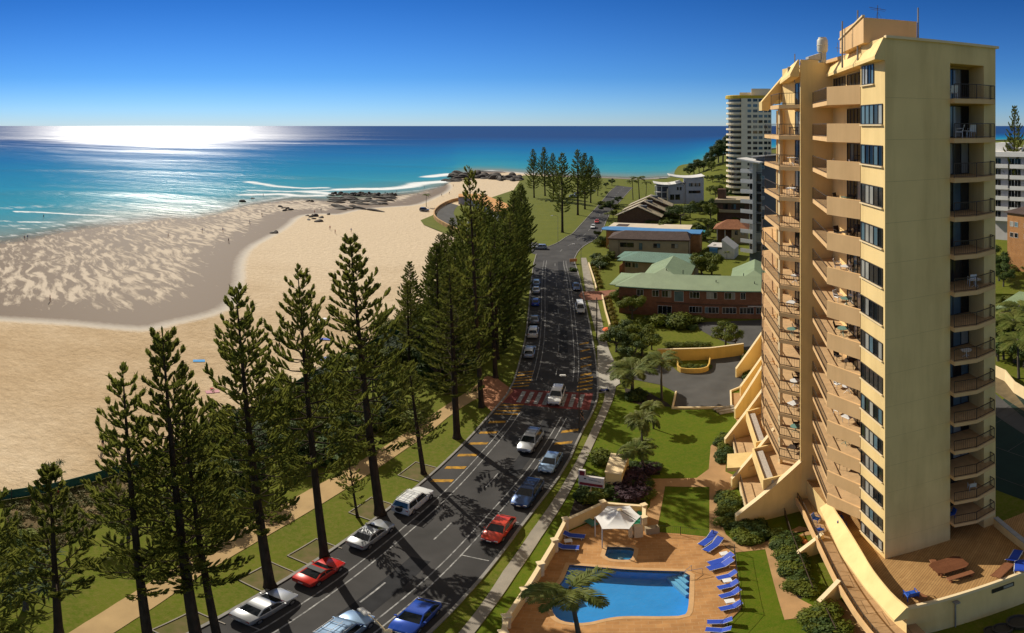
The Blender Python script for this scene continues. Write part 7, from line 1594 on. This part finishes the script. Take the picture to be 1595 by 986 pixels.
# ================================================================== PEOPLE
def person_mesh(seed, pose='stand', arm=.15):
    """one skinned body, about 1.72 m: legs, pelvis, chest, neck, head, arms with mitten-size hands split into five short fingers is beyond a few pixels, so the hand tapers"""
    r = random.Random(seed); V = Vector; pts = {}; st = r.uniform(.05,.16)
    P = [V((0,0,.92)),V((0,0,1.12)),V((0,0,1.36)),V((0,0,1.48)),V((0,0,1.60)),V((0,.01,1.72)),
         V((-.09,0,.88)),V((-.10,st,.48)),V((-.10,st*.3,.08)),V((-.10,st*.3-.14,.03)), V((.09,0,.88)),V((.10,-st,.48)),V((.10,-st*1.6,.08)),V((.10,-st*1.6-.14,.03)),
         V((-.19,0,1.40)),V((-.25-arm*.3,.02,1.14)),V((-.24-arm*.5,-.08-arm*.5,.90)),V((-.23-arm*.5,-.10-arm*.6,.82)), V((.19,0,1.40)),V((.25+arm*.3,.02,1.14)),V((.24+arm*.5,-.06,.90)),V((.23+arm*.5,-.08,.82))]
    R = [.15,.13,.15,.06,.095,.07,.09,.062,.045,.04,.09,.062,.045,.04,.06,.045,.036,.03,.06,.045,.036,.03]
    E = [(0,1),(1,2),(2,3),(3,4),(4,5),(0,6),(6,7),(7,8),(8,9),(0,10),(10,11),(11,12),(12,13),(2,14),(14,15),(15,16),(16,17),(2,18),(18,19),(19,20),(20,21)]
    if pose == 'sit':
        dz = -.82
        for i in range(6): P[i].z += dz
        for i in (14,15,16,17,18,19,20,21): P[i].z += dz
        P[6] = V((-.09,-.05,.10)); P[7] = V((-.12,-.42,.32)); P[8] = V((-.12,-.72,.06)); P[9] = V((-.12,-.84,.05)); P[10] = V((.09,-.05,.10)); P[11] = V((.12,-.44,.24)); P[12] = V((.12,-.80,.06)); P[13] = V((.12,-.92,.05))
    if pose == 'lie':
        P = [V((p.x, p.z-.9, .13+ (p.y*.2))) for p in P]
    me = bpy.data.meshes.new('person'); me.from_pydata([tuple(p) for p in P], E, []); o = bpy.data.objects.new('tmp', me); COL.objects.link(o)
    md = o.modifiers.new('skin', 'SKIN'); md.use_smooth_shade = True
    sv = me.skin_vertices[0].data
    for i, q in enumerate(R): sv[i].radius = (q, q*(.72 if i in (1,2,0) else 1)); sv[i].use_root = (i == 0)
    s = o.modifiers.new('sub', 'SUBSURF'); s.levels = 1; s.render_levels = 1
    bpy.context.view_layer.update(); dg = bpy.context.evaluated_depsgraph_get(); out = bpy.data.meshes.new_from_object(o.evaluated_get(dg)); bpy.data.objects.remove(o); return out
m_skin = M('skin', (.40,.22,.14), .6, .08, 4); CL = [M('dark_swimwear', (.02,.022,.03), .8, .1, 4), M('white_shirt', (.7,.7,.68), .8, .05, 4), M('red_shirt', (.42,.03,.03), .8, .08, 4), M('blue_shirt', (.03,.10,.35), .8, .08, 4)]; m_hair = M('dark_hair', (.03,.02,.014), .8, .2, 6)
PM = {}
def person(x, y, pose, cl, label, rz=0.0, group='people on the beach', z=0.0, sc=1.0):
    key = (pose, cl, int(x) % 3)
    if key not in PM:
        me = person_mesh(int(x)+cl, pose); 
        for m in (m_skin, CL[cl], CL[0], m_hair): me.materials.append(m)
        for p in me.polygons:
            c = p.center; q = c.z if pose == 'stand' else (c.z+.82 if pose == 'sit' else c.y+.9)
            p.material_index = 3 if q > 1.64 else 1 if .98 < q < 1.45 and abs(c.x) < .27 else 2 if .70 < q <= .98 and abs(c.x) < .2 and (pose != 'sit' or c.z < .35) else 0
        PM[key] = me
    o = bpy.data.objects.new('person', PM[key]); COL.objects.link(o); o.location = (G(x,y).x, G(x,y).y, z); o.rotation_euler = (0,0,rz); o.scale = (sc,)*3; tag(o, label, 'person', group); return o
DP = 'person standing far out on the wet sand or in the shallows'
for x, y in ((315,362),(347,361),(356,378),(262,370),(389,349),(408,337),(410,306),(490,333),(500,330),(38,374),(43,373),(68,340),(78,470),(372,320),(600,303),(618,300),(688,306),(700,303),(706,291),(693,288),(661,293),(547,362),(522,364),(514,358)): person(x, y, 'stand', int(x) % 4, 'small distant figure on the wet sand or in the shallows', rnd.random()*6)
person(160,697,'stand',0,'lone person standing on the dry sand left of the leaning pine',.5,None); person(435,545,'stand',0,'person standing on the sand between two pine crowns',1.5,None); person(56,766,'sit',1,'person in white sitting on the sand beside the green fence',.4,None); person(88,763,'sit',2,'person in red sitting on the sand by the fence pandanus',.9,None)
person(331,608,'lie',2,'person lying on the sand to the right of the narrow pine',.8,None); person(641,481,'sit',0,'person sitting on the sand near the fence bend, left',0,'pair near the fence bend'); person(637,477,'sit',0,'person sitting on the sand near the fence bend, right',1.2,'pair near the fence bend')
person(934,423,'stand',1,'person in white standing on the guest house lawn',1,None); person(906,655,'stand',0,'person in dark clothes walking on the verge by the crossing',1,None)
def towel(x, y, mat, label, rz): 
    o = MB().rbox((0,0,.02), (1.9,.95,.03), .01).build('beach_towel', mat); o.location = (G(x,y).x,G(x,y).y,.0); o.rotation_euler = (0,0,rz); tag(o, label, 'towel', 'towels on the beach')
towel(310,562, M('sky_blue_towel', (.10,.32,.62), .9, .1, 2), 'pale blue towel on the open sand', .6); towel(331,610, M('pink_towel', (.55,.28,.30), .9, .1, 2), 'pink towel under the lying person', .8); towel(506,528, m_lb, 'blue towel behind the sparse pine', .2); towel(506,558, m_bpl, 'blue mat near the dune edge', .9); towel(502,497, m_wpl, 'white towel on the sand between the pines', .9)
# drop prototypes that were never placed
for o in list(COL.objects):
    if o.parent is None and (o.get('label') == 'x' or 'unused' in o):
        for c in [x for x in o.children_recursive]: bpy.data.objects.remove(c)
        bpy.data.objects.remove(o)
